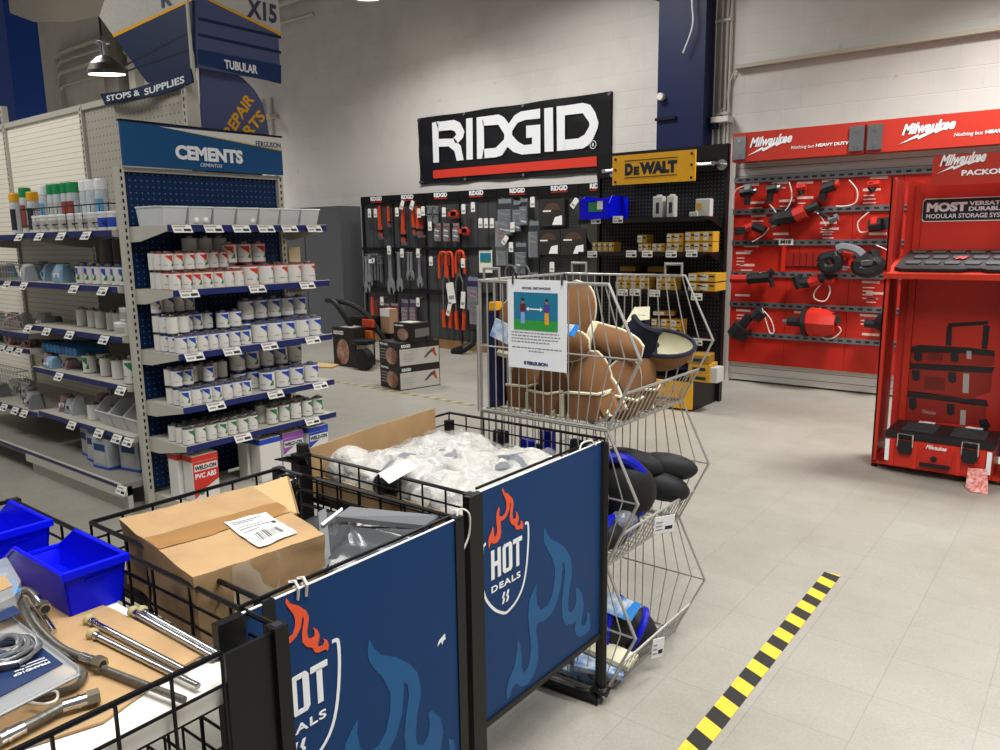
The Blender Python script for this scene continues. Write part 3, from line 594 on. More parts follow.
def bottle(capm, lab, label, h=.2, r=.04):
    t = thing('spray_bottle', label, 'bottle'); m = MB(); m.lathe([(r, 0), (r, h*.72), (r*.93, h*.78), (r*.9, h*.8)], tall, 18)
    if lab:
        a = [-2.7+i*.2 for i in range(12)]; m.add([((r+.0008)*math.cos(t_), (r+.0008)*math.sin(t_), zz) for t_ in a for zz in (h*.12, h*.62)], [(2*i, 2*i+2, 2*i+3, 2*i+1) for i in range(11)], lab)
    m.build('bottle_body', t, True); m = MB(); m.lathe([(r*.96, h*.79), (r*1.0, h*.81), (r*1.0, h*.97), (r*.9, h), (r*.2, h)], capm, 18); m.build('cap', t, True); return Proto(t)
BW = bottle(whitev, mat('label_sky', '#5e92b8', .5), 'p'); BG = bottle(grncap, mat('label_rust', '#8a4038', .5), 'p'); BG2 = bottle(grncap, mat('label_pale', '#a9aaa6', .5), 'p'); BB = bottle(whitev, None, 'p')
def bot(P, x, lbl, y=2.42, s=1.): P.put((x, y, AZ[0]+.115 if False else AZ[0]+.002), rnd.uniform(-.2, .2), lbl, 'tall bottles behind the tubs', scale=(s, s, s*1.62))
bot(BW, -5.98+.09, 'tall white bottle with pale blue label, leftmost behind the tubs')
bot(BG2, -5.76, 'first green capped bottle from left with pale label'); bot(BG2, -5.67, 'second green capped bottle from left with pale label')
bot(BG, -5.55, 'third green capped bottle from left with rust label'); bot(BG, -5.46, 'fourth green capped bottle from left with rust label')
bot(BB, -5.28, 'plain white bottle right of the green capped bottles'); bot(BB, -5.19, 'second plain white bottle right of the green capped bottles'); bot(BW, -5.07, 'white bottle with pale blue label, rightmost of the tall ones')
bot(BG, -6.22, 'green capped bottle at the far left beside the yellow ones'); 
BY = bottle(yellow, mat('label_dark', '#2c2a35', .5), 'p'); BY.put((-6.10, 2.42, AZ[0]-.008), 0, 'yellow capped bottle with dark label near the left frame edge', scale=(1, 1, 1.5)); BY.put((-6.35, 2.4, AZ[0]-.008), 0, 'yellow capped bottle cut by the left frame edge', scale=(1, 1, 1.5))
# wire basket rail on top shelf
m = MB()
for z in (.05, .16): m.tube([(-5.95, 2.5, AZ[0]+z), (-5.95, 2.275, AZ[0]+z), (-4.7, 2.275, AZ[0]+z), (-4.7, 2.5, AZ[0]+z)], .003, black_w, 5)
for k in range(12): m.tube([(-5.95+k*.1136, 2.275, AZ[0]+.02), (-5.95+k*.1136, 2.275, AZ[0]+.16)], .002, black_w, 5)
m.build('wire_fence', A)
# shelf 2
def lab(k, what, sh): return f'{what}, {ORD[k]} from left on the gondola {sh}'
for k, x in enumerate([-5.25, -5.13, -5.02, -4.9, -4.78, -4.68]): ac(P_blue if k % 2 else P_blue, x, 2.34, AZ[1], 1.45, 1.2, lab(k, 'large blue-labelled can', 'second shelf'))
P_dark = None
def darkcan():
    t = thing('solvent_can', 'p', 'can'); r, h = .05, .14; m = MB(); dk = mat('grey_can', '#5d5c58', .5); m.lathe([(r, 0, tin), (r, .003, dk), (r, h*.95, dk), (r*1.02, h*.97, tin), (r*.9, h, tin)], dk, 18); m.build('body', t, True)
    m = MB(); m.lathe([(r*.4, h), (r*.4, h*1.06), (r*.1, h*1.06)], tin, 12); m.build('screw_cap', t, True); return Proto(t)
PD = darkcan()
for k, x in enumerate([-5.4, -5.26, -5.12, -4.95, -4.8]): PD.put((x, 2.6, AZ[1]+.001+.14*(1)), 0, lab(k, 'upper dull grey can at the back', 'second shelf'), 'dull grey cans behind the blue cans'); PD.put((x, 2.6, AZ[1]+.001), 0, lab(k, 'lower dull grey can at the back', 'second shelf'), 'dull grey cans behind the blue cans')
# shelf 3
for k, x in enumerate([-5.52, -5.36, -5.25, -5.08, -4.99, -4.87]): ac(P_plain, x, 2.42, AZ[2], 1.15 if k < 3 else 1.35, 1.2, lab(k, 'plain white can', 'third shelf'))
PTb.put((-4.72, 2.32, AZ[2]+.001), 0, 'squat white tub at the right end of the gondola third shelf', scale=(1.1, 1.1, .8)); PTb.put((-4.70, 2.34, AZ[2]+.09), 0, 'white tub stacked on the squat tub, gondola third shelf', scale=(.95, .95, .8))
PD.put((-4.78, 2.55, AZ[2]+.001), 0, 'dull grey can at the back of the gondola third shelf', scale=(1.2, 1.2, 1.6))
# shelf 4
for k, x in enumerate([-5.35, -5.2, -5.12, -4.95, -4.83]): ac(P_plain if k != 0 else P_grn, x, 2.42 if k in (1, 4) else 2.36, AZ[3], 1.3 if k in (0, 3) else 1.1, 1.25, lab(k, 'white can', 'fourth shelf'))
ac(P_grn, -4.70, 2.32, AZ[3], 1.45, 1.6, 'tall green-labelled can at the right end of the gondola fourth shelf')
PD.put((-5.1, 2.62, AZ[3]+.001), 0, 'tall dull grey can at the back, gondola fourth shelf', scale=(1, 1, 1.3)); PD.put((-4.9, 2.62, AZ[3]+.001), 0, 'squat grey can at the back, gondola fourth shelf', scale=(1.4, 1.4, 1))
for k, x in enumerate([-5.5, -5.42, -5.33, -5.25]):
    m = MB(); m.sphere((x, 2.52, AZ[3]+.036), .035, whitev, 12, 8); m.thing('white_float_ball', f'white ball, {ORD[k]} from left at the back of the gondola fourth shelf', 'ball', 'white balls on the gondola fourth shelf', smooth=True)
# shelf 5: can, big clear bins
ac(P_plain, -5.35, 2.36, AZ[4], 1.4, 1.1, 'plain white can beside the clear bins on the gondola fifth shelf'); PTb.put((-5.18, 2.45, AZ[4]+.001), 0, 'white tub between the can and clear bins, gondola fifth shelf')
PB = tub(.34, .24, .17, clear, clr2)
for k, x in enumerate([-5.12, -4.93, -4.74]): PB.put((x+.02, 2.46, AZ[4]+.002), R_(-90), f'large frosted clear bin, {ORD[k]} from left on the gondola fifth shelf', 'large frosted bins on the gondola fifth shelf', scale=(1, .76, 1))
m = MB()
for j in range(12): x = -5.12+rnd.uniform(-.07, .07); y = 2.46+rnd.uniform(-.1, .1); m.cyl((x, y, AZ[4]+.05+j*.006), (x+rnd.uniform(-.05, .05), y+.05, AZ[4]+.06+j*.006), .012, mat('brass_fitting', '#8f7446', .5), 7)
m.thing('brass_fittings', 'loose tan fittings heaped in the leftmost large frosted bin', 'fittings', kind='stuff')
# jugs on the base deck
jug = mat('jug_grey', '#a2a7ac', .4)
def jugp():
    t = thing('jug', 'p', 'jug'); m = MB(); m.cbox(-.09, .09, -.11, .11, 0, .2, jug, .02); m.cbox(-.092, .092, -.112, .112, 0, .018, bluel, .008)
    m.lathe([(.05, .19), (.03, .225), (.022, .235)], jug, 14, (0, .02, 0)); m.build('jug_body', t)
    m = MB(); m.box(-.06, .06, -.1125, -.1115, .03, .14, mat('label_pale', '#a9aaa6', .5)); m.box(-.06, .06, -.1135, -.112, .12, .165, inkblue); m.build('label', t)
    m = MB(); m.lathe([(.025, .235), (.025, .262), (.01, .262)], bluel, 12, (0, .02, 0)); m.build('cap', t, True)
    m = MB(); m.tube(smooth_pts([(0, .02, .225), (0, .07, .25), (0, .1, .21), (0, .1, .17)]), .01, jug, 6); m.build('handle', t, True); return Proto(t)
PJ = jugp()
for k, (x, y) in enumerate([(-5.42, 2.42), (-5.24, 2.38), (-5.06, 2.34), (-4.86, 2.42)]): PJ.put((x, y, .171), .1*k-.1, f'pale jug with blue base, {ORD[k]} from left on the gondola bottom deck', 'jugs on the gondola bottom deck')
# left bay: pale blue tubing pack, bagged goods, wire baskets with hanging bags
bagm = mat('clear_bag', '#aab2b8', .2, alpha=.45)
def wire_basket(x0, x1, y0, y1, z0, h, label):
    t = thing('wire_basket', label, 'basket', ((x0+x1)/2, (y0+y1)/2, z0)); m = MB(); n = int((x1-x0)/.05)
    for k in range(n+1):
        x = x0+(x1-x0)*k/n; m.tube([(x, y0, z0+h), (x, y0, z0), (x, y1, z0), (x, y1, z0+h)], .002, zinc, 4)
    for z in (z0, z0+h/2): m.tube([(x0, y0, z), (x1, y0, z), (x1, y1, z), (x0, y1, z), (x0, y0, z)], .002, zinc, 4)
    m.build('mesh', t); m = MB(); m.tube([(x0, y0, z0+h), (x1, y0, z0+h), (x1, y1, z0+h), (x0, y1, z0+h), (x0, y0, z0+h)], .0035, zinc, 5); m.build('rim', t)
wire_basket(-7.3, -6.05, 2.22, 2.6, 1.37, .1, 'wire basket of bagged fittings at left on the gondola second level')
wire_basket(-7.3, -6.05, 2.14, 2.24, 1.02, .1, 'wire basket of red tagged packs hung below at left edge')
wire_basket(-7.3, -6.05, 2.16, 2.24, .62, .1, 'wire basket nearest the floor at the left edge of the gondola')
cols = [mat('pack_clear', '#b8bcc0', .25, alpha=.7), mat('pack_red_print', '#a8a6a4', .3, noise=1., scale=30, hex2='#8f3530', alpha=.85), mat('pack_sky', '#8fb4cf', .3, alpha=.8), mat('pack_grey', '#77797c', .4)]
def packs(z, x0, x1, n, what, h=.1, y0=2.3, y1=2.6, ci=(0, 2, 3)):
    for k in range(n):
        x = x0+(x1-x0)*(k+.5)/n; y = rnd.uniform(y0, y1); c = cols[ci[k % len(ci)]]; a = rnd.uniform(-.5, .5); m = MB(); m.T = Matrix.Translation((x, y, z)) @ Matrix.Rotation(a, 4, 'Z')
        w = (x1-x0)/n*.36; hh = h*rnd.uniform(.7, 1.2)
        m.add([(-w, -.05, 0), (w, -.05, 0), (w, .05, 0), (-w, .05, 0), (-w*.8, -.02, hh), (w*.9, -.03, hh*.85), (w*.8, .03, hh), (-w*.9, .04, hh*.8), (0, -.065, hh*.45), (0, 0, hh*1.05)],
              [(3, 2, 1, 0), (0, 1, 8), (0, 8, 4), (1, 5, 8), (4, 8, 5), (1, 2, 6, 5), (2, 3, 7, 6), (3, 0, 4, 7), (4, 5, 9), (5, 6, 9), (6, 7, 9), (7, 4, 9)], c)
        m.box(-w*.6, w*.6, -.058, -.052, hh*.3, hh*.55, whitev if k % 2 else ink)
        m.thing('bagged_fitting', f'small {["clear", "red printed", "sky blue", "grey"][ci[k % len(ci)]]} pack, {ORD[k]} from left, {what}', 'pack', f'small packs {what}')
packs(AZ[1]+.002, -7.1, -5.4, 15, 'behind wire on gondola second shelf', .11, 2.3, 2.55)
packs(AZ[1]+.13, -6.6, -5.5, 8, 'in the upper heap on the gondola second shelf', .1, 2.35, 2.6, (3, 0, 0)) if False else None
packs(AZ[2]-.068, -7.2, -6.1, 9, 'at left on the gondola third level', .11, 2.3, 2.5, (1, 0, 3))
packs(AZ[3]+.002, -5.95, -5.6, 3, 'left of the cans on gondola fourth shelf', .09, 2.3, 2.5, (1, 2, 1))
packs(AZ[3]+.122, -7.2, -6.1, 9, 'at left on the gondola fourth level', .09, 2.3, 2.5, (1, 0, 1))
packs(AZ[4]+.002, -5.93, -5.45, 5, 'left of the can on the gondola fifth shelf', .12, 2.32, 2.5, (0, 1, 0))
packs(AZ[4]-.018, -7.2, -6.1, 9, 'at left on the gondola fifth level', .12, 2.3, 2.5, (1, 0, 3))
m = MB()
for k in range(9): x = -5.9+k*.06; m.tube([(x, 2.3, AZ[2]-.26+.1), (x, 2.5, AZ[2]-.26+.1)], .03, mat('tube_blue', '#2f6ea0', .4), 8)
m.thing('blue_tubing_pack', 'row of blue corrugated tubing lying left on the gondola fourth shelf', 'tubing')
m = MB(); m.box(-6.0, -5.45, 2.765, 2.785, 1.09, 1.3, mat('taupe_board', '#6d675c', .6)); m.box(-5.98, -4.7, 2.76, 2.785, 1.09, 1.31, mat('taupe_board', '#6d675c', .6)); m.build('taupe_back_board', A)
# ================================================================ BACK WALL: BANNER, TOOL WALL
vin = mat('black_vinyl_banner', '#17171a', .3, bump=.35, scale=3.2, coat=.3)
B = thing('wall_banner', 'long black vinyl RIDGID banner with a red bar on the white wall', 'banner', (-6.8, 8.88, 2.42))
bx0, bx1, bz0, bz1 = -8.45, -5.12, 2.42, 3.385; bw, bh = bx1-bx0, bz1-bz0
m = MB()
def bf(u, v):
    sag = .004*math.sin(u*math.pi*6)*(1 if v in (0, 1) else .4); return V((bx0+bw*u, 8.868+.012*math.sin(u*23+v*5)*math.sin(v*9+u*3), bz0+bh*v+(sag if v in (0., 1.) else 0)))
m.grid(bf, 80, 14, vin); n = len(m.v); m.add([(v.x, 8.895, v.z) for v in m.v[:n]], [f[::-1] for f in m.f], vin); m.build('vinyl_sheet', B, True)
# letters traced in zoom of banner [415,88,625,188] at 4.762x -> pixel -> wall plane
def zz(pts, x0=415, y0=88, s=4.762): return [(x0+a/s, y0+b/s) for a, b in pts]
def lettr(pts, mt=whitev, y=8.852, d=.004, hole=None): m.slab([aY(px, py, y) for px, py in zz(pts)], -Y_, 0, d, mt)
m = MB()
lettr([(82, 166), (115, 158), (113, 206), (113, 243), (115, 354), (88, 356)])            # R stem
lettr([(100, 163), (187, 152), (215, 165), (236, 208), (228, 238), (205, 262), (192, 262), (183, 240), (197, 222), (190, 206), (172, 200), (112, 206)])
lettr([(112, 243), (190, 240), (205, 262), (218, 275), (232, 343), (200, 347), (188, 300), (160, 278), (114, 280)])
lettr([(244, 146), (274, 142), (276, 340), (246, 342)])                                    # I
lettr([(294, 140), (326, 136), (328, 180), (330, 290), (332, 335), (296, 338)])            # D stem
lettr([(320, 137), (400, 126), (425, 140), (447, 170), (475, 130), (505, 112), (596, 98), (596, 145), (525, 152), (490, 165), (463, 205), (463, 225), (490, 255), (520, 272), (558, 268), (558, 235), (530, 238), (530, 180), (597, 174), (598, 310), (510, 317), (470, 305), (441, 280), (415, 320), (385, 330), (320, 335), (328, 290), (385, 285), (425, 245), (426, 220), (398, 175), (324, 180)])
lettr([(616, 97), (657, 92), (660, 302), (618, 304)])                                      # I
lettr([(675, 88), (714, 84), (714, 130), (714, 246), (716, 297), (677, 300)])              # D
lettr([(710, 85), (800, 71), (835, 80), (858, 115), (874, 165), (870, 190), (850, 240), (826, 272), (800, 288), (714, 297), (714, 246), (778, 240), (808, 222), (831, 182), (831, 165), (800, 120), (714, 130)])
m.slab([aY(px, py, 8.852) for px, py in zz([(86, 393), (865, 325), (866, 372), (88, 431)])], -Y_, 0, .004, mat('banner_red', '#cf3a2a', .5))
c = aY(*zz([(848, 270)])[0], 8.85); m.tube([(c.x+.045*math.cos(a*.42), 8.85, c.z+.05*math.sin(a*.42)) for a in range(16)], .005, whitev, 5); m.text('R', (c.x-.015, 8.85, c.z-.022), X_, Z_, .035, .045, whitev, bold=.02)
m.build('lettering', B)
m = MB()
for u in (.0, .27, .585, .985):
    for z in (bz0+.03, bz1-.03): m.cyl((bx0+.02+u*bw, 8.86, z), (bx0+.02+u*bw, 8.845, z), .022, chrome, 10)
m.build('grommets', B)
# grey cabinet
m = MB(); gc = mat('grey_cabinet', '#55565a', .5, noise=.06, scale=2); m.box(-11.7, -9.83, 8.45, 8.88, .03, 2.14, gc); m.box(-11.7, -9.83, 8.44, 8.45, .05, 2.12, gc); m.box(-10.75, -10.74, 8.436, 8.44, .05, 2.12, black_m)
m.thing('metal_cabinet', 'plain dark grey metal cabinet against the back wall left of the tool wall', 'cabinet')
# slat panels
RW = thing('tool_wall', 'black slatted tool display wall with small RIDGID headers under the banner', 'display', (-7, 8.5, 0)); YW = 8.46
hdr = [377.5, 408.7, 442, 477.7, 518.7, 560.5, 600]; hx = [aY(px, 195, YW).x for px in hdr]
seams = [-9.32]+[(hx[i]+hx[i+1])/2 for i in range(6)]+[-4.2]
panelm = bpy.data.materials.new('dark_slat_panel'); panelm.use_nodes = True
nt = panelm.node_tree; bsd = nt.nodes['Principled BSDF']; bsd.inputs['Roughness'].default_value = .5
tc = nt.nodes.new('ShaderNodeTexCoord'); sp = nt.nodes.new('ShaderNodeSeparateXYZ'); nt.links.new(tc.outputs['Object'], sp.inputs[0])
ma = nt.nodes.new('ShaderNodeMath'); ma.operation = 'MULTIPLY'; ma.inputs[1].default_value = 1/.19; nt.links.new(sp.outputs[0], ma.inputs[0]); mf = nt.nodes.new('ShaderNodeMath'); mf.operation = 'FRACT'; nt.links.new(ma.outputs[0], mf.inputs[0])
ml = nt.nodes.new('ShaderNodeMath'); ml.operation = 'LESS_THAN'; ml.inputs[1].default_value = .12; nt.links.new(mf.outputs[0], ml.inputs[0])
mx = nt.nodes.new('ShaderNodeMix'); mx.data_type = 'RGBA'; mx.inputs['A'].default_value = lin('#37393b'); mx.inputs['B'].default_value = lin('#222325'); nt.links.new(ml.outputs[0], mx.inputs['Factor']); nt.links.new(mx.outputs['Result'], bsd.inputs['Base Color'])
slatblk = bpy.data.materials.new('dark_slatwall'); slatblk.use_nodes = True; slatnodes(slatblk, '#3a3b3d', '#232325', .035, .5, .25)
for i in range(7):
    m = MB(); a, b = seams[i], seams[i+1]; m.box(a+.008, b-.008, YW, YW+.03, .14, 2.13, panelm if i < 5 else slatblk); m.build('panel', RW)
    m = MB(); m.box(a+.004, b-.004, YW-.03, YW+.03, 2.13, 2.255, black_m); s = m.build('header', RW)
    m = MB(); w = .25; m.text('RIDGID', (hx[i]-w/2, YW-.031, 2.185), X_, Z_, w, .062, whitev, bold=.04, off=.001); m.box(hx[i]-w/2, hx[i]+w/2, YW-.033, YW-.031, 2.162, 2.174, red); m.build('header_lettering', s)
m = MB(); m.box(-9.32, -9.28, YW-.02, 8.86, .02, 2.2, black_m); m.build('side_frame', RW)
m = MB(); m.box(-9.32, -6.75, YW-.04, YW, 1.44, 1.48, black_m); m.build('cross_rail', RW)
m = MB(); m.box(-9.32, -6.75, YW-.05, YW, .80, .86, black_m); m.build('cross_rail', RW)
m = MB(); m.box(-9.28, -4.2, YW+.0, YW+.05, 0, .15, mat('pine_plinth', '#8a6a43', .6, noise=.2, scale=5)); m.build('timber_plinth', RW)
for i in range(1, 5): m = MB(); m.box(seams[i]-.012, seams[i]+.012, YW-.012, YW, .1, 2.13, black_m); m.build('divider_strip', RW)
# ---- hanging goods. hook(px,py) gives a wall point at the depth in front of the wall
YH = YW-.06
ored, dred = mat('tool_orange_red', '#c2401f', .4), mat('tool_dark_red', '#6e2418', .45)
def peg(m, x, z, mt=zinc): m.tube([(x, YW, z), (x, YW-.12, z), (x, YW-.13, z+.02)], .004, mt, 5)
def P2(px, py, y=YH): p = aY(px, py, y); return p.x, p.z
cnt = {}
def nth(k): cnt[k] = cnt.get(k, 0)+1; return ORD[cnt[k]-1] if cnt[k] <= 20 else f'{cnt[k]}th'
def pipe_wrench(px, py, L, mt=ored, tilt=0, label='', n=1):
    x, z = P2(px, py); t = thing('pipe_wrench', label, 'wrench', (x, YH, z-L)); T = Matrix.Translation((x, YH, z)) @ Matrix.Rotation(tilt, 4, 'Y')
    m = MB(); m.T = T; k = L/.36
    m.slab([(-.012*k, 0, 0), (.012*k, 0, 0), (.018*k, 0, -.2*k), (.03*k, 0, -.25*k), (.03*k, 0, -.33*k), (-.02*k, 0, -.33*k), (-.022*k, 0, -.24*k)], -Y_, -.012, .012, mt); m.build('handle', t)
    m = MB(); m.T = T; m.slab([(.0, -.001, -.22*k), (.015*k, 0, -.22*k), (.015*k, 0, -.33*k), (.06*k, 0, -.33*k), (.065*k, 0, -.36*k), (-.01*k, 0, -.36*k)], -Y_, -.015, .015, steel); m.build('hook_jaw', t)
    m = MB(); m.T = T; m.cyl((-.03*k, 0, -.27*k), (.035*k, 0, -.27*k), .018*k, black_m, 10); m.build('nut', t)
pipe_wrench(379, 206, .5, label='red pipe wrench, largest in the first tool wall bay'); pipe_wrench(388, 206, .32, label='short red pipe wrench right of the largest in the first bay')
pipe_wrench(403, 207, .56, label='red pipe wrench at left in the second tool wall bay', tilt=.05); pipe_wrench(412, 207, .42, label='red pipe wrench, second in the second tool wall bay', tilt=-.08)
pipe_wrench(416.5, 206, .46, label='red pipe wrench, third in the second tool wall bay', tilt=-.05); pipe_wrench(421, 208, .42, label='red pipe wrench, last in the second tool wall bay', mt=dred)
tsteel = mat('tool_steel', '#8e9092', .35, metal=.45)
def adj_wrench(px, py, L, label, w=1., mt=tsteel):
    x, z = P2(px, py); m = MB(); k = L/.36
    m.slab([(x+a*k*w, YH, z+b*k) for a, b in [(-.012, 0), (.012, 0), (.02, -.03), (.014, -.07), (.017, -.23), (.04, -.27), (.045, -.33), (.028, -.36), (.02, -.31), (0, -.3), (-.012, -.36), (-.034, -.33), (-.032, -.27), (-.017, -.23), (-.014, -.07), (-.02, -.03)]], -Y_, -.008, .01, mt)
    peg(m, x, z-.01); m.thing('adjustable_wrench', label, 'wrench')
for px, py, L, lb in [(389.5, 247, .72, 'longest steel adjustable wrench hanging in the first bay'), (398.5, 252, .6, 'steel wrench right of the longest one'), (408, 252, .42, 'steel wrench third from right in the lower row'), (411, 252, .42, 'steel wrench close beside its twin in the lower row'), (419, 254, .5, 'steel offset wrench at the right end of the row'),
                       (366, 256, .58, 'dark steel wrench at the left edge of tool wall'), (369, 254, .5, 'steel wrench second from the left edge of tool wall')]: adj_wrench(px, py, L, lb)
for k, (px, py) in enumerate([(372, 254), (375, 253), (378, 253), (381, 255)]):
    x, z = P2(px, py); m = MB(); m.box(x-.018, x+.018, YH-.02, YH+.02, z-.42, z, steel); m.box(x-.05, x+.05, YH-.03, YH-.01, z-.14, z-.08, whitev if k < 2 else steel); peg(m, x, z-.02)
    m.thing('steel_clamp', f'grey steel vise tool with pale tag, {ORD[k]} from left in the first bay lower row', 'tool')
def hangtag(px, py, where, w=.035, h=.13, tilt=0., y=YH-.05):
    x, z = P2(px, py, y); m = MB(); m.T = Matrix.Translation((x, y, z)) @ Matrix.Rotation(tilt, 4, 'Y')
    m.slab([(-w, 0, -h/2), (w, 0, -h/2), (w, 0, h/2-.01), (w*.6, 0, h/2), (-w*.6, 0, h/2), (-w, 0, h/2-.01)], -Y_, 0, .003, tagw); m.box(-w*.7, w*.7, -.0045, -.003, -h*.3, -h*.12, mat('faint_print', '#8e8c88'))
    m.T = Matrix.Identity(4); m.cyl((x, y+.002, z+h/2-.01), (x, YW, z+h/2-.01), .004, zinc, 5)
    m.thing('price_tag', f'white hanging price tag, {nth("tag "+where)} one {where}', 'tag', 'white tags on the tool wall')
for px, py in [(369.5, 213), (375.5, 213), (397, 212)]: hangtag(px, py, 'high in the left bays')
for px, py in [(402, 205), (412, 205), (419, 213), (423, 211)]: hangtag(px, py, 'over the red pipe wrenches', tilt=.4 if px < 415 else 0)
for px, py in [(444, 212), (430, 226), (463.5, 209), (473, 207)]: hangtag(px, py, 'in the third and fourth bays, upper row')
for px, py in [(480.5, 223), (486, 223), (492, 223)]: hangtag(px, py, 'in the row of three on bay four')
for px, py in [(389, 250), (402, 253), (418, 253), (431, 261), (463, 263), (418, 302), (382, 301)]: hangtag(px, py, 'in the lower row of bays one to four')
for px, py in [(532.5, 202), (512.5, 227), (505, 240), (511, 247), (552, 267), (574.5, 203)]: hangtag(px, py, 'around the bagged drain parts', tilt=.7 if px in (505, 574.5) else 0)
hangtag(451, 293, 'hanging from the bolt cutters', .07, .3, -.15); hangtag(463, 300, 'hanging from the bolt cutters', .04, .24, .1); hangtag(449, 309, 'hanging from the bolt cutters', .035, .2, .3)
# blister packs
def blister(px, py, w, h, c, label, acc=None, cat='blister pack', name='blister_pack', nm=None, grp=None):
    x, z = P2(px, py, YH); t = thing(name, label, cat, (x, YH, z-h), grp)
    m = MB(); m.box(x-w/2, x+w/2, YH, YH+.004, z-h, z, c); m.box(x-w*.4, x+w*.4, YH-.002, YH, z-h*.14, z-h*.03, mat('clear_bag', '#aab2b8')); peg(m, x, z-.012); m.build('backing_card', t)
    m = MB(); m.cbox(x-w*.42, x+w*.42, YH-.03, YH, z-h*.96, z-h*.3, mat('blister_plastic', '#9aa0a6', .15, alpha=.4), .008); m.build('plastic_blister', t)
    m = MB(); a = acc or [(black_m, .3)]
    for i, (mt, f) in enumerate(a): m.cyl((x-w*f, YH-.012, z-h*(.4+.14*i)), (x+w*f, YH-.012, z-h*(.45+.14*i)), .012, mt, 8)
    m.build('contents', t)
    return t
for k, px in enumerate((437.5, 446.5, 456)): blister(px, 223, .12, .26, mat('card_grey_red', '#76504e', .5), f'grey and red tap set pack, {ORD[k]} of three in the third bay', [(whitev, .3), (steel, .3), (whitev, .3)], grp='tap set packs')
for k, (px, py) in enumerate([(430, 206), (436, 206), (430, 215), (436, 215)]): blister(px, py, .08, .11, mat('card_dim', '#6b6c6a', .5), f'small dim pack, {["upper left", "upper right", "lower left", "lower right"][k]} of four at the top of bay three')
for k, (px, py, w, h) in enumerate([(505, 198, .26, .5), (517, 200, .14, .42), (524, 198, .14, .36)]): blister(px, py, w, h, mat('card_dark', '#33353b', .5), f'bagged black drain part, {ORD[k]} from left in the top row of bay five', [(steel, .35), (black_m, .3), (chrome, .2), (whitev, .3)])
blister(501, 221, .2, .36, mat('card_red_white', '#9a8f8c', .5), 'red and white blister pack left in bay five', [(redl, .3), (redl, .3), (steel, .2)]); blister(534, 220, .18, .5, mat('card_dark', '#33353b'), 'tall dark blister pack at the right of bay five', [(chrome, .3), (steel, .3)])
blister(502, 245, .2, .28, mat('card_grey', '#707275', .5), 'grey pack low left in bay five', [(black_m, .35)]); blister(521, 242, .2, .44, mat('card_dark', '#33353b'), 'black and chrome pack in the middle of bay five', [(steel, .4), (chrome, .3), (whitev, .3)])
blister(533, 272, .2, .26, mat('card_dark', '#33353b'), 'dark pack low right in bay five', [(steel, .4)])
for k, px in enumerate((386, 394.5)): blister(px, 303, .18, .3, mat('card_maroon', '#5a2730', .5), f'maroon triangular pack, {ORD[k]} of two in the bottom row', [(redl, .3), (whitev, .35)])
for k, px in enumerate((405, 413)): blister(px, 299, .14, .42, mat('card_violet', '#4b3450', .5), f'violet and red screwdriver pack, {ORD[k]} of two in the bottom row', [(redl, .25), (redl, .25), (redl, .25)])
blister(473, 276, .22, .5, mat('card_navy_violet', '#2b2650', .5), 'navy violet pack behind the left side of the wire dump bin', [(redl, .3), (redl, .25)])
blister(474, 297, .16, .4, mat('card_maroon', '#5a2730'), 'maroon pack under the navy violet one', [(redl, .3)])
pipe_wrench(372, 297, .42, label='orange pipe wrench at the bottom left of tool wall'); pipe_wrench(377, 300, .44, mt=dred, label='dark red pipe wrench beside the orange one at bottom left')
for px, py, lb in [(454, 214, 'round red cutter in bay three'), (465, 231, 'orange tubing cutter in bay four')]:
    x, z = P2(px, py); m = MB(); m.lathe([(.05, -.02), (.06, 0), (.05, .02)], ored, 14); m.v = [V((x+v.x, YH+v.z, z+v.y)) for v in m.v]; m.box(x-.1, x+.08, YH-.02, YH+.02, z-.03, z+.03, ored); m.box(x-.02, x+.11, YH-.025, YH+.02, z-.06, z-.02, dred); peg(m, x, z+.05)
    m.thing('tubing_cutter', lb, 'tool')
# bolt cutters: red heads and long handles
def bolt_cutter(px, py, L, label, sp=.05):
    x, z = P2(px, py); t = thing('bolt_cutter', label, 'bolt cutter', (x, YH, z-L)); m = MB()
    for s in (-1, 1): m.tube([(x+s*.02, YH, z-.1*L), (x+s*sp, YH, z-.22*L), (x+s*sp*1.1, YH, z-.72*L)], .013, steel, 7)
    m.slab([(x-.02, YH, z), (x+.02, YH, z), (x+.045, YH, z-.12), (x-.045, YH, z-.12)], -Y_, -.012, .012, steel); m.build('jaws', t)
    for s in (-1, 1): m = MB(); m.tube([(x+s*sp*1.1, YH, z-.7*L), (x+s*sp*1.15, YH, z-.8*L), (x+s*sp*.95, YH, z-L)], .028, ored, 8); m.build('grip', t)
bolt_cutter(446, 268, .86, 'left bolt cutter with red grips hanging in bay three', .06); bolt_cutter(459, 268, .88, 'right bolt cutter with red grips hanging in bay four', .065)
def loop_tool(px, py, w, h, label, mt=ored):
    x, z = P2(px, py, YH-.03); m = MB(); y = YH-.03
    m.tube([(x-w/2, y, z-h), (x-w/2, y, z-.12)]+smooth_pts([(x-w/2, y, z-.1), (x-w*.3, y, z), (x+w*.3, y, z), (x+w/2, y, z-.1)])+[(x+w/2, y, z-h)], .02, mt, 8); m.box(x-.03, x+.03, y-.02, y+.02, z-.5*h, z-.02, dred); peg(m, x, z-.02)
    m.thing('hacksaw', label, 'saw')
loop_tool(443, 253, .16, .36, 'red framed tool, left one above the bolt cutters'); loop_tool(449, 253, .14, .34, 'red framed tool, middle one above the bolt cutters'); loop_tool(460, 252, .16, .3, 'red framed tool, right one above the bolt cutters')
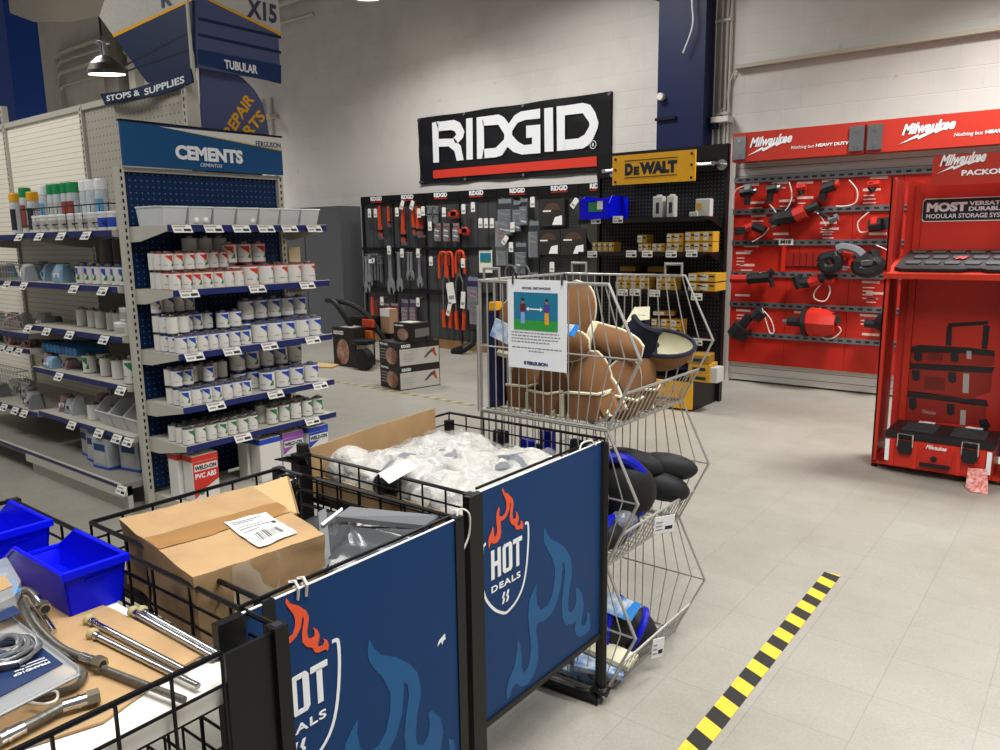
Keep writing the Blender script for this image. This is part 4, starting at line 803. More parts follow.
for k, px in enumerate((512, 525)):
    x, z = P2(px, 268); m = MB(); m.tube([(x+.09*math.cos(a*.5-1.0), YH-.03, z-.06+.1*math.sin(a*.5-1.0)) for a in range(11)], .014, steel, 7); peg(m, x, z+.03)
    m.thing('coiled_cable_tool', f'looped steel cable tool, {["left", "right"][k]} one above the distancing notice', 'tool')
m = MB(); x, z = P2(485, 249); a, b = P2(477.5, 250), P2(491, 273)
m.box(a[0], b[0], YW-.03, YW-.025, b[1], a[1], white_p); m.box(a[0]+.02, b[0]-.02, YW-.033, YW-.03, a[1]-.17, a[1]-.04, mat('notice_teal', '#1d6f8e', .5)); m.box(a[0]+.03, b[0]-.03, YW-.034, YW-.033, a[1]-.17, a[1]-.14, greenl)
m.thing('small_notice', 'small white notice with blue picture on the black tool wall', 'notice')
# closet auger boxes
for k, (px0, py0, px1, py1) in enumerate([(540, 200, 564.5, 226), (537.5, 230, 560, 255), (560.5, 229, 586, 255)]):
    a, b = aY(px0, py0, YW-.1), aY(px1, py1, YW-.1); bt = mat('box_dark_print', '#2b2725', .5)
    m = MB(); m.cbox(a.x, b.x, YW-.1, YW-.002, b.z, a.z, bt, .004); c = ((a.x+b.x)/2, (a.z+b.z)/2); w = b.x-a.x; h = a.z-b.z
    m.slab([(c[0]+w*.33*math.cos(t/8*math.pi), YW-.1, c[1]+h*.1+h*.28*math.sin(t/8*math.pi)) for t in range(9)], -Y_, 0, .002, mat('box_brown_print', '#4b3a2e', .5))
    m.slab([(b.x-w*.1, YW-.1, b.z+h*.05), (b.x-w*.1, YW-.1, b.z+h*.4), (b.x-w*.38, YW-.1, b.z+h*.34), (b.x-w*.5, YW-.1, b.z+h*.05)], -Y_, 0, .002, whitev)
    m.box(a.x+w*.12, a.x+w*.45, YW-.102, YW-.1, b.z+h*.55, b.z+h*.6, whitev); m.box(a.x+w*.12, a.x+w*.6, YW-.102, YW-.1, b.z+h*.46, b.z+h*.49, mat('box_brown_print', '#4b3a2e'))
    m.thing('boxed_saw_blade', f'dark square box with arched print, {["upper one alone under the header", "lower left of the pair", "lower right of the pair"][k]}', 'box')

# ================================================================ DEWALT UNIT
DW = thing('black_shelving_unit', 'black pegboard shelving unit under the yellow DEWALT sign', 'shelving unit', (-3.55, 7.0, 0)); dx0, dx1 = -4.27, -2.935
m = MB(); m.box(dx0, dx1, 7.2, 7.22, .3, 2.44, pegblk); m.build('pegboard_back', DW)
for x in (dx0-.03, dx1): m = MB(); m.box(x, x+.03, 7.17, 7.24, 0, 2.44, black_m); m.build('upright', DW)
m = MB(); m.box(dx0-.03, dx1+.03, 7.16, 7.2, 2.2, 2.44, black_m); m.build('header_panel', DW)
DZ = [1.775, 1.455, 1.10, .675]
for i, z in enumerate(DZ): m = MB(); m.box(dx0, dx1, 6.76, 7.2, z-.025, z, black_m); m.box(dx0, dx1, 6.755, 6.76, z-.04, z+.003, black_m); m.slab([(dx1-.002, 6.8, z), (dx1-.002, 7.2, z), (dx1-.002, 7.2, z-.12)], X_, 0, .003, black_m); s = m.build('shelf', DW); 
m = MB(); m.box(dx0, dx1, 6.63, 7.2, 0, .28, black_m); m.box(dx1-.14, dx1+.001, 6.6, 6.63, 0.02, .27, yellow); m.box(dx0, dx1-.14, 6.6, 6.63, .02, .27, yellow); m.build('base_deck', DW)
for i, pxs in enumerate([[(596, 219.5), (618, 218.7)], [(592.5, 253.5), (631.5, 253), (647.5, 253), (671.5, 253), (692, 252.5)], [(623, 291.5), (635, 291.5), (655, 292.5), (697, 296), (583, 289)], [(697, 341), (670, 342)]]):
    for px, py in pxs: p = aY(px, py, 6.74); price_tag((p.x-.06, 6.745, p.z-.04), X_, Z_, .11, .065, DW)
SG = thing('yellow_sign', 'yellow DEWALT sign plate on a chrome rod atop the black unit', 'sign', (-3.6, 6.95, 2.11))
m = MB(); a, b = -3.985, -3.115; m.box(a, b, 6.93, 6.95, 2.105, 2.385, yellow)
for x in (a+.035, b-.035):
    for z in (2.135, 2.25, 2.35): m.cyl((x, 6.93, z), (x, 6.922, z), .012, black_m, 8)
m.build('plate', SG)
m = MB(); m.text('D', (-3.845, 6.93, 2.19), X_, Z_, .088, .115, ink, bold=.08); m.text('E', (-3.75, 6.93, 2.19), X_, Z_, .062, .08, ink, bold=.08); m.text('WALT', (-3.685, 6.93, 2.19), X_, Z_, .39, .115, ink, bold=.08)
m.box(-3.85, -3.29, 6.927, 6.93, 2.325, 2.332, ink); m.box(-3.85, -3.29, 6.927, 6.93, 2.165, 2.172, ink); m.build('lettering', SG)
m = MB(); m.cyl((-4.1, 6.97, 2.25), (-2.95, 6.97, 2.25), .018, chrome, 10)
for x in (-4.1, -2.95): m.cyl((x, 7.16, 2.25), (x, 6.95, 2.25), .02, chrome, 10); m.cyl((x, 7.16, 2.25), (x, 7.15, 2.25), .05, chrome, 14)
m.build('mounting_rod', SG)
# blue shelf bin
bb = mat('blue_bin_plastic', '#0510d8', .4, spec=.15)
m = MB(); x0, x1 = aY(588, 200, 6.85).x, aY(616, 200, 6.85).x; z0 = 1.778
m.slab([(x0+.04, 6.74, z0), (x0, 6.70, z0+.12), (x0, 6.78, z0+.22), (x0, 7.0, z0+.22), (x0, 7.1, z0)], X_, 0, .01, bb); m.slab([(x1, 6.74, z0), (x1, 6.70, z0+.12), (x1, 6.78, z0+.22), (x1, 7.0, z0+.22), (x1, 7.1, z0)], X_, -.01, 0, bb)
m.box(x0, x1, 6.74, 7.1, z0, z0+.01, bb); m.box(x0, x1, 6.70, 6.71, z0+.0, z0+.18, bb); m.box(x0, x1, 7.09, 7.1, z0, z0+.22, bb); m.box(x0-.005, x1+.005, 6.69, 6.715, z0+.17, z0+.195, bb)
m.box(x0+.1, x0+.25, 6.696, 6.70, z0+.07, z0+.16, greenl); m.box(x0+.2, x0+.26, 6.694, 6.70, z0+.09, z0+.175, tagw)
m.thing('blue_shelf_bin', 'bright blue plastic bin with green label on the top black shelf', 'bin')
yb_, yb2, wlb = mat('box_yellow', '#b98c26', .5), mat('box_dark_yellow', '#8d6a25', .5), mat('box_label_white', '#c2beb2', .5)
def ybox(px, z, w, h, d=.14, y=6.8, dark=False, where='', rot=0., white=True):
    x = aY(px, 240, y).x; m = MB(); m.T = Matrix.Translation((x, y+d/2, z)) @ Matrix.Rotation(rot, 4, 'Z')
    mt = yb2 if dark else yb_; m.cbox(-w/2, w/2, -d/2, d/2, 0, h, mt, .003)
    if white: m.box(-w*.48, w*.02, -d/2-.0015, -d/2, h*.12, h*.9, wlb); m.box(w*.1, w*.42, -d/2-.0015, -d/2, h*.55, h*.75, ink); m.box(-w*.44, -w*.1, -d/2-.002, -d/2, h*.5, h*.6, ink)
    m.thing('yellow_box', f'small yellow and white box, {nth(where)} {where}', 'box', 'small yellow boxes on the black shelves')
for px in (595, 600.5, 606, 611.5): ybox(px, DZ[1]+.001, .055, .095, where='in the row at left on the second black shelf')
for px, lv in [(642, 0), (647.5, 0), (656, 0), (661, 0), (642, 1)]: ybox(px, DZ[1]+.001+.083*lv, .075 if lv == 0 else .1, .08, where='in the middle group on the second black shelf', dark=lv == 1)
for px, lv in [(671, 0), (678.5, 0), (671, 1), (678.5, 1)]: ybox(px, DZ[1]+.001+.087*lv, .088, .085, where='in the stack of four on the second black shelf')
for px, lv in [(690, 0), (699, 0), (708, 0), (690, 1), (699, 1), (708, 1)]: ybox(px, DZ[1]+.001+.095*lv, .095, .09, where='in the stack of six on the second black shelf')
for px, lv in [(620, 0), (627, 0), (620, 1), (627, 1)]: ybox(px, DZ[2]+.001+.075*lv, .09, .07, where='at left on the third black shelf', rot=.2*lv)
for px, lv in [(636, 0), (645, 0), (636, 1), (645, 1)]: ybox(px, DZ[2]+.001+.075*lv, .1, .07, where='left of centre on the third black shelf')
for px, lv in [(662, 0), (671, 0), (662, 1), (671, 1)]: ybox(px, DZ[2]+.001+.075*lv, .1, .07, where='right of centre on the third black shelf')
for px, lv in [(697, 0), (709, 0), (697, 1), (709, 1)]: ybox(px, DZ[2]+.001+.087*lv, .15, .075, where='at the right end of the third black shelf', d=.25)
for px in (630, 658): x = aY(px, 268, 7.05).x; m = MB(); m.cbox(x-.09, x+.09, 7.0, 7.12, DZ[2]+.16, DZ[2]+.21, yb2, .01); m.box(x-.07, x+.07, 7.01, 7.1, DZ[2]+.001, DZ[2]+.16, black_m); m.thing('dark_yellow_pack', f'dull yellow pack on a black block behind the {"left" if px == 630 else "right"} boxes, third black shelf', 'pack')
for px, lv in [(643, 0), (658, 0), (643, 1), (658, 1), (668, 0), (678, 0), (668, 1), (678, 1)]: ybox(px, DZ[3]+.001+.075*lv, .1, .072, where='on the lowest black shelf', dark=px < 660)
ybox(663, DZ[3]+.18, .2, .04, where='leaning above the lowest black shelf stack', rot=.3, dark=True)
# tall white packs on the top shelf
for k, px in enumerate((658, 671)):
    x = aY(px, 205, 6.85).x; m = MB(); m.cbox(x-.05+.01*k, x+.05-.015*k, 6.84, 6.92, DZ[0]+.001, DZ[0]+.2, mat('pack_white', '#b4b4b0', .35), .012); m.box(x-.015, x+.015, 6.836, 6.84, DZ[0]+.04, DZ[0]+.14, ink); m.cbox(x-.02, x+.02, 6.86, 6.9, DZ[0]+.2, DZ[0]+.215, mat('pack_white', '#b4b4b0'), .004)
    m.thing('clamshell_pack', f'white clamshell pack, {["wider left", "narrow right"][k]} one on the top black shelf', 'pack')
x = aY(701, 205, 6.85).x; m = MB(); m.cbox(x-.05, x+.09, 6.84, 6.92, DZ[0]+.001, DZ[0]+.16, mat('pack_white', '#b4b4b0'), .01); m.cbox(x-.1, x-.02, 6.82, 6.86, DZ[0]+.001, DZ[0]+.045, mat('pack_white', '#b4b4b0'), .006); m.box(x-.04, x+.01, 6.835, 6.84, DZ[0]+.06, DZ[0]+.12, yb_)
m.thing('clamshell_pack', 'broad white pack with yellow patch at the right of the top black shelf', 'pack')
# items behind: dark round saw parts shown between
for k, (px, py, r) in enumerate([(600, 231, .2), (600, 280, .22)]):
    c = aY(px, py, YW-.12); m = MB(); m.lathe([(r, -.01), (r, .01), (r*.3, .012)], mat('disc_dark', '#35332f', .4), 28); m.v = [V((c.x+v.x, YW-.1+v.z, c.z+v.y)) for v in m.v]; m.cyl((c.x, YW-.12, c.z), (c.x, YW, c.z), .02, black_m); m.thing('drain_cable_drum', f'large dark round drum hanging {"above" if k == 0 else "below"} the left end of second black shelf', 'drum')
# low yellow stack on the deck
for k in range(3):
    m = MB(); x = aY(703, 380, 6.7).x; m.T = Matrix.Translation((x-.02*k, 6.72, .285+.083*k)) @ Matrix.Rotation(.1*k, 4, 'Z'); m.cbox(-.1, .1, -.1, .14, 0, .08, yb_ if k < 2 else yb2, .004); m.box(-.06, .06, -.102, -.1, .02, .05, ink)
    m.thing('yellow_box', f'yellow tool box, {["bottom", "middle", "top"][k]} of three on the black unit base deck', 'box')
m = MB(); x = aY(712, 378, 6.72).x; m.T = Matrix.Translation((x+.03, 6.7, .285)); m.cbox(-.02, .05, -.06, .1, 0, .14, mat('pack_white', '#b4b4b0'), .008); m.thing('clamshell_pack', 'grey white pack beside the three yellow tool boxes', 'pack')
# ================================================================ POWER TOOL BOXES AND DRAIN MACHINE
bxk, bxw, bxp = mat('box_black_print', '#26221f', .5), mat('box_white_print', '#b9b5ae', .5), mat('box_photo_print', '#b89a88', .5, noise=.6, scale=9, hex2='#6a2620')
def tool_box(o, ex, ey, z0, h, label):
    # o = near corner; ex along the long face (visible right face), ey along the short left face
    o, ex, ey = V((o[0], o[1], 0)), V((*ex, 0)), V((*ey, 0)); t = thing('tool_carton', label, 'box', (o+ex/2+ey/2)+V((0, 0, z0)))
    m = MB(); b = o+V((0, 0, z0)); nn = [b, b+ex, b+ex+ey, b+ey]; m.add(nn+[p+V((0, 0, h)) for p in nn], [(3, 2, 1, 0), (4, 5, 6, 7), (0, 1, 5, 4), (1, 2, 6, 5), (2, 3, 7, 6), (3, 0, 4, 7)], bxk)
    L, D = ex.length, ey.length; r = ex.normalized()
    m.prism([(.01, .01), (L-.01, .01), (L-.01, h*.74), (.01, h*.74)], b, r, Z_, 0, .002, bxw)
    m.text('RIDGID', b+r*L*.06+Z_*h*.8, r, Z_, L*.22, h*.13, whitev, bold=.04, off=.002)
    dk = mat('tool_grey_print', '#4e4e50', .5)
    m.prism([(L*.6, h*.3), (L*.66, h*.3), (L*.75, h*.45), (L*.85, h*.55), (L*.86, h*.66), (L*.78, h*.64), (L*.7, h*.5)], b, r, Z_, .002, .003, dk)
    m.prism([(L*.82, h*.5), (L*.9, h*.3), (L*.93, h*.34), (L*.89, h*.52), (L*.88, h*.7), (L*.84, h*.68)], b, r, Z_, .002, .003, redl)
    for k in range(4): m.prism([(L*.1, h*(.2+.1*k)), (L*(.3+.05*(k % 2)), h*(.2+.1*k)), (L*(.3+.05*(k % 2)), h*(.215+.1*k)), (L*.1, h*(.215+.1*k))], b, r, Z_, .002, .003, mat('faint_print', '#8e8c88'))
    q = b+ey; r2 = -ey.normalized()
    cs = [(D*.62+D*.3*math.cos(a*.45), h*.42+h*.36*math.sin(a*.45)) for a in range(14)]
    m.prism(cs, q, r2, Z_, 0, .002, bxp)
    for k in range(4): m.prism([(D*.06, h*(.25+.13*k)), (D*.36, h*(.25+.13*k)), (D*.36, h*(.29+.13*k)), (D*.06, h*(.29+.13*k))], q, r2, Z_, 0, .002, mat('faint_print', '#8e8c88'))
    m.text('RIDGID', q+r2*D*.06+Z_*h*.84, r2, Z_, D*.4, h*.09, whitev, bold=.04, off=.002)
    m.build('carton', t); m = MB(); m.v = []; c = b+Z_*(h+.0005); m.slab([c+ex*.0+ey*.46, c+ex+ey*.46, c+ex+ey*.54, c+ey*.54], Z_, 0, .001, mat('packing_tape', '#6b645a', .3)); m.build('tape', t)
n_ = aZ(400, 391, 0); l_ = aZ(379, 386, 0); r_ = aZ(438, 384.5, 0); EX = ((r_-n_).x, (r_-n_).y); EY = ((l_-n_).x*.9, .38)
ang = 0
EX = (.13, .50); EY = (-.40, .10)
tool_box((n_.x, n_.y), EX, EY, 0, .255, 'white and black RIDGID carton at the bottom of the pair')
tool_box((n_.x, n_.y), EX, EY, .257, .255, 'white and black RIDGID carton stacked on the bottom one')
def small_carton(px, py, w, d, h, z0, label, face=bxk):
    p = aZ(px, py, z0); t = thing('tool_carton', label, 'box', (p.x, p.y, z0)); m = MB(); x0, y0 = p.x-w, p.y
    m.box(x0, p.x, y0, y0+d, z0, z0+h, face); m.prism([(w*.3+w*.28*math.cos(a*.45)*1.0+w*.15, h*.38+h*.33*math.sin(a*.45)) for a in range(14)], (x0, y0, z0), X_, Z_, 0, .002, bxp); m.text('RIDGID', (x0+w*.06, y0-.002, z0+h*.82), X_, Z_, w*.45, h*.1, whitev, bold=.04)
    m.prism([(d*.08, h*.25), (d*.92, h*.25), (d*.92, h*.7), (d*.08, h*.7)], (p.x, y0, z0), Y_, Z_, 0, .002, bxw if h > .3 else mat('box_grey_print', '#6e6a66', .5))
    m.prism([(w*.1, d*.2), (w*.7, d*.2), (w*.7, d*.8), (w*.1, d*.8)], (x0, y0, z0+h), X_, Y_, 0, .001, bxw); m.build('carton', t)
small_carton(414, 342.5, .3, .26, .2, .514, 'small printed carton on top of the stacked white cartons')
small_carton(356, 368, .42, .34, .5, 0, 'tall printed carton standing left of the drain machine')
p = aZ(318, 366, 0); m = MB(); m.T = Matrix.Translation((p.x+.1, p.y+.05, 0)) @ Matrix.Rotation(.4, 4, 'Z'); m.cbox(-.16, .16, -.15, .15, 0, .02, cardlt, .004); m.thing('cardboard_sheet', 'flat cardboard piece on floor at the foot of the tall carton', 'cardboard')
# drain cleaning machine
dm = V((-6.98, 6.75, 0)); t = thing('drain_machine', 'black wheeled drain machine with long arched handle and orange housing', 'machine', dm)
blk = mat('black_rubber', '#131314', .5)
m = MB(); m.tube(smooth_pts([aY(327, 300.5, 6.6), aY(335, 303, 6.6), aY(350, 325, 6.7), aY(360, 345, 6.8)]), .035, blk, 8); m.tube(smooth_pts([aY(327, 300.5, 6.6), aY(347, 303, 6.7), aY(365, 313, 6.8), aY(378, 330, 6.85), aY(386, 342, 6.9)]), .035, blk, 8); m.build('handle', t, True)
for px in (349, 364):
    c = aY(px, 356, 6.5 if px == 364 else 6.95); m = MB(); r = .135 if px == 364 else .11; c.z = r; m.lathe([(r*.6, -.06), (r, -.05), (r, .05), (r*.6, .06)], blk, 24); m.v = [V((c.x+v.x, c.y+v.z, c.z+v.y)) for v in m.v]; m.build('wheel', t, True)
m = MB(); c = aY(364, 346, 6.6); m.lathe([(.13, 0), (.15, .02), (.15, .05), (.12, .06)], blk, 24, (c.x, c.y, .31)); m.build('drum', t, True)
m = MB(); a = aY(364, 325, 6.95); m.cbox(a.x-.12, a.x+.2, 6.8, 7.1, .42, .62, blk, .03); m.cbox(a.x-.14, a.x+.12, 6.7, 7.0, .12, .42, blk, .04); m.build('frame_body', t)
m = MB(); a = aY(372, 327, 6.85); m.cbox(a.x-.08, a.x+.12, 6.75, 6.79, .5, .6, ored, .01); m.cbox(a.x-.04, a.x+.1, 6.72, 6.78, .33, .46, mat('machine_orange', '#b5571f', .45), .01); m.build('housing', t)
a = aY(390, 330, 7.05); m = MB(); m.cbox(a.x-.12, a.x+.05, 7.0, 7.15, .4, .72, mat('carton_tan_orange', '#a8866a', .6), .01); m.box(a.x-.12, a.x+.05, 6.998, 7.0, .62, .72, whitev); m.box(a.x-.13, a.x+.06, 7.0, 7.15, 0, .4, blk); m.thing('tan_carton', 'tan and white carton on a black block behind the stacked cartons', 'box')
a = V((n_.x+.13*.55-.4*.45, n_.y+.5*.55+.1*.45, .514))-V((.1, .15, 0)); m = MB(); m.slab([a+V((.02, .1, 0)), a+V((.32, .22, 0)), a+V((.26, .22, .07)), a+V((.12, .16, .15)), a+V((.02, .1, .13))], V((-.37, .93, 0)).normalized()*-1, -.08, .05, blk); m.slab([a+V((.04, .1, .02)), a+V((.26, .19, .02)), a+V((.2, .17, .06)), a+V((.05, .1, .09))], V((-.37, .93, 0)).normalized()*-1, .05, .056, mat('machine_orange', '#b5571f'))
m.thing('orange_saw', 'black and orange tool case end on top of the white cartons', 'tool case')
c = aY(459, 352, YW-.3); m = MB(); m.tube([(c.x-.12, YW-.3, .02), (c.x+.08, YW-.28, .08), (c.x+.12, YW-.16, .14), (c.x+.1, YW-.1, .3)], .05, blk, 8); m.cyl((c.x+.1, YW-.1, .2), (c.x+.1, YW-.1, .34), .04, blk, 8); m.thing('black_stand_foot', 'black tool stand leg on the floor against the timber plinth', 'stand')
# ================================================================ RED TOOL DISPLAY ON THE BACK WALL
rboard, rdk = mat('red_board', '#b3261a', .4, noise=.08, scale=2), mat('red_board_dark', '#8c1d17', .45)
railm = mat('rail_grey', '#85868a', .35, metal=.7); slotm = mat('rail_slot', '#25262a', .5)
gsl = bpy.data.materials.new('grey_slatwall'); gsl.use_nodes = True; slatnodes(gsl, '#cbc8c1', '#6a6863', .082, .4, .08)
MW = thing('red_tool_display', 'red wall display of power tools under two long red signs', 'display', (-1.7, 8.4, 0)); ML, MR, YM = -3.27, .6, 8.28
m = MB(); m.box(ML, MR, 8.34, 8.40, .02, 2.4, gsl); m.build('slatwall_back', MW)
m = MB(); m.box(ML-.03, ML, 8.3, 8.86, 0, 2.66, mat('display_frame', '#c9c6bf', .5)); m.build('side_frame', MW)
RZ = [2.172, 1.843, 1.518, 1.19, .863, .538]
for i, z in enumerate(RZ):
    m = MB(); m.box(ML+.01, MR, YM-.03, YM-.0, z-.028, z+.028, railm); x = ML+.05
    while x < -.9:
        m.box(x, x+.045, YM-.0315, YM-.03, z-.01, z+.01, slotm); x += .085
    m.build('perforated_rail', MW)
    zl = RZ[i+1]+.028 if i < 5 else .225
    xs_ = [ML+.01, -2.55, -1.95, -1.2, MR] if i in (2,) else [ML+.01, -2.66, -2.05, -1.62, -1.2, MR]
    for a, b in zip(xs_[:-1], xs_[1:]): m = MB(); m.box(a+.002, b-.002, YM-.012, YM+.02, zl, z-.028, rboard); m.build('product_board', MW)
# white print on product boards
fp = mat('board_print', '#d9b8b0', .5)
def prt(px, py, n, w=.16):
    m = MB()
    p = aY(px, py, YM-.0125)
    m.box(p.x, p.x+w, p.y-.001, p.y, p.z-.012, p.z+.012, fp)
    for k in range(n): m.box(p.x+.01, p.x+w*rnd.uniform(.5, .9), p.y-.001, p.y, p.z-.06-.035*k, p.z-.048-.035*k, fp)
    m.build('board_print', MW)
for px, py, n in [(744, 185, 1), (749, 203, 2), (772, 183, 1), (779, 201, 2), (797, 183, 0), (797, 198, 3), (822, 181, 1), (870, 178, 1), (863, 190, 4), (751, 216, 1), (773, 234, 1), (820, 223, 2), (822, 229, 3), (869, 234, 1), (744, 246, 1), (736, 253, 3), (740, 265, 1), (841, 269, 0), (735, 295, 0), (862, 282, 4), (866, 293, 2), (736, 310, 2), (794, 312, 0), (860, 315, 2), (862, 334, 0)]: prt(px, py, n)
m = MB(); a, b = aY(779, 239, YM-.035), aY(793, 245, YM-.035); m.box(a.x, b.x, YM-.038, YM-.03, b.z, a.z, whitev); m.text('M18', (a.x+.02, YM-.038, b.z+.012), X_, Z_, (b.x-a.x)-.04, (a.z-b.z)-.024, ink, bold=.05); m.build('badge', MW)
m = MB(); m.box(-2.72, -2.68, YM-.04, YM-.012, 1.22, 1.49, red); m.box(-2.06, -2.02, YM-.04, YM-.012, 1.22, 1.49, red); m.box(-2.68, -2.06, YM-.03, YM-.012, 1.28, 1.42, rdk)
for k in range(8): m.box(-2.6+.065*k, -2.595+.065*k, YM-.032, YM-.03, 1.29, 1.41, black_m)
m.build('empty_tool_bay', MW)
# long signs
sr = mat('sign_red', '#ad2f22', .45, noise=.05, scale=2)
def bolt(m, x, z, s, y=8.118, mt=whitev):     # lightning underline
    pts = [(0, 0), (.33, .19), (.35, .12), (.62, .33), (.64, .27), (1.0, .56), (.66, .37), (.65, .44), (.36, .23), (.34, .29)]
    m.slab([(x+a*s, y, z+b*s*.6) for a, b in pts], -Y_, 0, .002, mt)
def logo(m, x, z, w, h, y):
    m.text('Milwaukee', (x+w*.05, y, z+h*.42), V((1, 0, .05)), V((0, 0, 1)), w*.93, h*.48, whitev, shear=.35, bold=.035)
    bolt(m, x, z+h*.02, w*1.0, y-.001)
def long_sign(x0, x1, label, lx, plates):
    t = thing('red_sign', label, 'sign', ((x0+x1)/2, 8.2, 2.35)); m = MB(); m.box(x0, x1, 8.12, 8.30, 2.35, 2.64, sr); m.build('sign_box', t)
    m = MB(); logo(m, lx, 2.40, .46, .20, 8.118); m.text('Nothing but', (lx+.445, 8.118, 2.43), X_, Z_, .22, .04, whitev, shear=.1); m.text('HEAVY DUTY', (lx+.68, 8.118, 2.442), X_, Z_, .31, .03, whitev, bold=.04, shear=.1); m.build('lettering', t)
    for px in plates:
        m = MB(); m.box(px, px+.13, 8.105, 8.12, 2.375, 2.605, steel)
        for z in (2.42, 2.56): m.cyl((px+.065, 8.105, z), (px+.065, 8.098, z), .018, chrome, 10)
        m.build('metal_plate', t)
long_sign(-3.24, -1.96, 'left long red sign with white script over the tool display', -3.08, (-3.225, -2.09))
long_sign(-1.945, -.4, 'right long red sign with white script, cut by frame edge', -1.66, (-1.93,))
# tools
def pp(y, *pts): return [aY(a, b, y) for a, b in pts]
gk, rt = mat('tool_black', '#1c1c1e', .4), mat('tool_red', '#b3261c', .35); gm = mat('tool_grey', '#67696d', .4); wc = mat('white_cord', '#cfcac2', .5)
def ptool(name, label, cat, parts, y=8.17):
    o = aY(*parts[0][1][0], y); t = thing(name, label, cat, (o.x, y, o.z-.05))
    for nm, pts, r, mt in parts:
        m = MB(); P = pp(y, *pts)
        if nm == 'hanger': P.append(V((P[-1].x, YM-.01, P[-1].z)))
        if (len(P) > 2 or nm == 'tether') and not isinstance(r, list): P = smooth_pts(P, 3)
        m.tube(P, r, mt, 8 if nm != 'tether' else 5); m.build(nm, t, True)
T_ = ptool
T_('impact_driver', 'black impact driver at the left end of the top rail', 'power tool', [('motor', [(741, 193), (753, 191)], .05, gk), ('grip', [(748, 193), (747, 205)], .035, gk), ('nose', [(753, 191), (757, 190.5)], .025, steel), ('accent', [(746, 190), (751, 189.5)], .055, gm), ('tether', [(744, 186), (736, 190), (732, 200), (733, 208)], .006, wc), ('hanger', [(748, 193), (748, 192)], .02, gk)])
T_('cordless_drill', 'black drill second from left on the top rail', 'power tool', [('motor', [(768, 190), (777, 188)], .05, gk), ('grip', [(771, 191), (769, 202)], .035, gk), ('chuck', [(777, 188), (781, 187)], .03, steel), ('tether', [(789, 182), (792, 195), (788, 207), (779, 215), (773, 208), (769, 204)], .006, wc), ('hanger', [(771, 190), (771, 189)], .02, gk)])
T_('palm_nailer', 'small red and black tool third from left on the top rail', 'power tool', [('motor', [(797, 188), (806, 187)], .04, rt), ('grip', [(800, 189), (802, 195)], .03, gk), ('hanger', [(801, 188), (801, 187)], .02, gk)])
T_('impact_wrench', 'black and red impact wrench fourth from left on the top rail', 'power tool', [('motor', [(823, 189), (835, 185)], .055, gk), ('grip', [(824, 190), (822, 200)], .04, gk), ('nose', [(835, 185), (839, 184)], .03, rt), ('tether', [(849, 180), (857, 190), (856, 202), (846, 206), (836, 206)], .006, wc), ('hanger', [(828, 188), (828, 187)], .02, gk)])
T_('bare_tool', 'dim red tool at the right of the top rail', 'power tool', [('motor', [(868, 185), (880, 184)], .035, rt), ('grip', [(870, 187), (874, 191)], .03, gk), ('tether', [(896, 178), (894, 190), (892, 202)], .006, wc), ('hanger', [(872, 185), (872, 184)], .02, gk)])
T_('disc_grinder', 'red and black disc tool at left on the second rail', 'power tool', [('disc', [(741, 227), (741, 235)], .075, gk), ('motor', [(741, 231), (753, 226)], .045, rt), ('grip', [(753, 226), (765, 231)], .045, gk), ('tether', [(769, 228), (762, 236), (752, 242)], .006, wc), ('hanger', [(750, 228), (750, 227)], .02, gk)])
T_('reciprocating_saw', 'long black and red saw slanting across the second rail', 'power tool', [('barrel', [(774, 224), (778, 219), (795, 216)], .07, gk), ('motor', [(795, 216), (806, 211)], .075, rt), ('rear_grip', [(806, 210), (819, 205)], .045, gk), ('shoe', [(772, 226), (776, 224)], .03, steel), ('hanger', [(795, 214), (795, 213)], .02, gk)])
T_('small_sander', 'small black tool hanging at the middle of the second rail', 'power tool', [('motor', [(829, 220), (838, 217)], .035, gm), ('grip', [(830, 219), (820, 213)], .02, gk), ('tether', [(826, 226), (820, 215), (812, 210)], .006, wc), ('hanger', [(833, 218), (833, 217)], .02, gk)])
T_('angle_grinder', 'black grinder at the right end of the second rail', 'power tool', [('motor', [(869, 226), (882, 224)], .06, gk), ('head', [(885, 218), (888, 229)], .055, gk), ('accent', [(872, 224), (878, 223)], .062, rt), ('tether', [(869, 212), (858, 222), (860, 232), (868, 231)], .006, wc), ('hanger', [(878, 224), (878, 223)], .02, gk)])
T_('band_saw', 'large black and grey band saw on the third rail', 'power tool', [('left_wheel_guard', [(822, 262), (824, 258), (834, 256), (838, 261), (836, 267), (826, 269), (822, 262)], .055, gk), ('left_cover', [(826, 258), (838, 255)], .05, gm), ('frame', [(838, 250), (844, 248), (856, 251), (862, 256)], .05, gm), ('handle_plate', [(844, 252), (855, 254)], .045, rt), ('right_wheel_guard', [(858, 262), (868, 258), (878, 262), (878, 268), (868, 272), (858, 269), (858, 262)], .06, gk), ('right_cover', [(862, 261), (876, 260)], .06, gm), ('rear_grip', [(872, 250), (876, 258)], .05, gk), ('accent', [(868, 262), (878, 256)], .035, rt), ('blade', [(838, 266), (858, 269)], .01, steel), ('tether', [(876, 245), (890, 252), (894, 262), (886, 264), (878, 258)], .006, wc), ('hanger', [(850, 250), (850, 249)], .02, gk)], 8.12)
T_('jig_saw', 'black and red saw at left on the fourth rail', 'power tool', [('motor', [(731, 279), (748, 279)], .045, rt), ('barrel', [(748, 279), (770, 277)], .055, gk), ('rear_grip', [(766, 276), (773, 271)], .035, gk), ('foot', [(770, 278), (773, 287)], .025, gk), ('tether', [(744, 283), (752, 278), (760, 273), (766, 274)], .006, wc), ('hanger', [(752, 278), (752, 277)], .02, gk)])
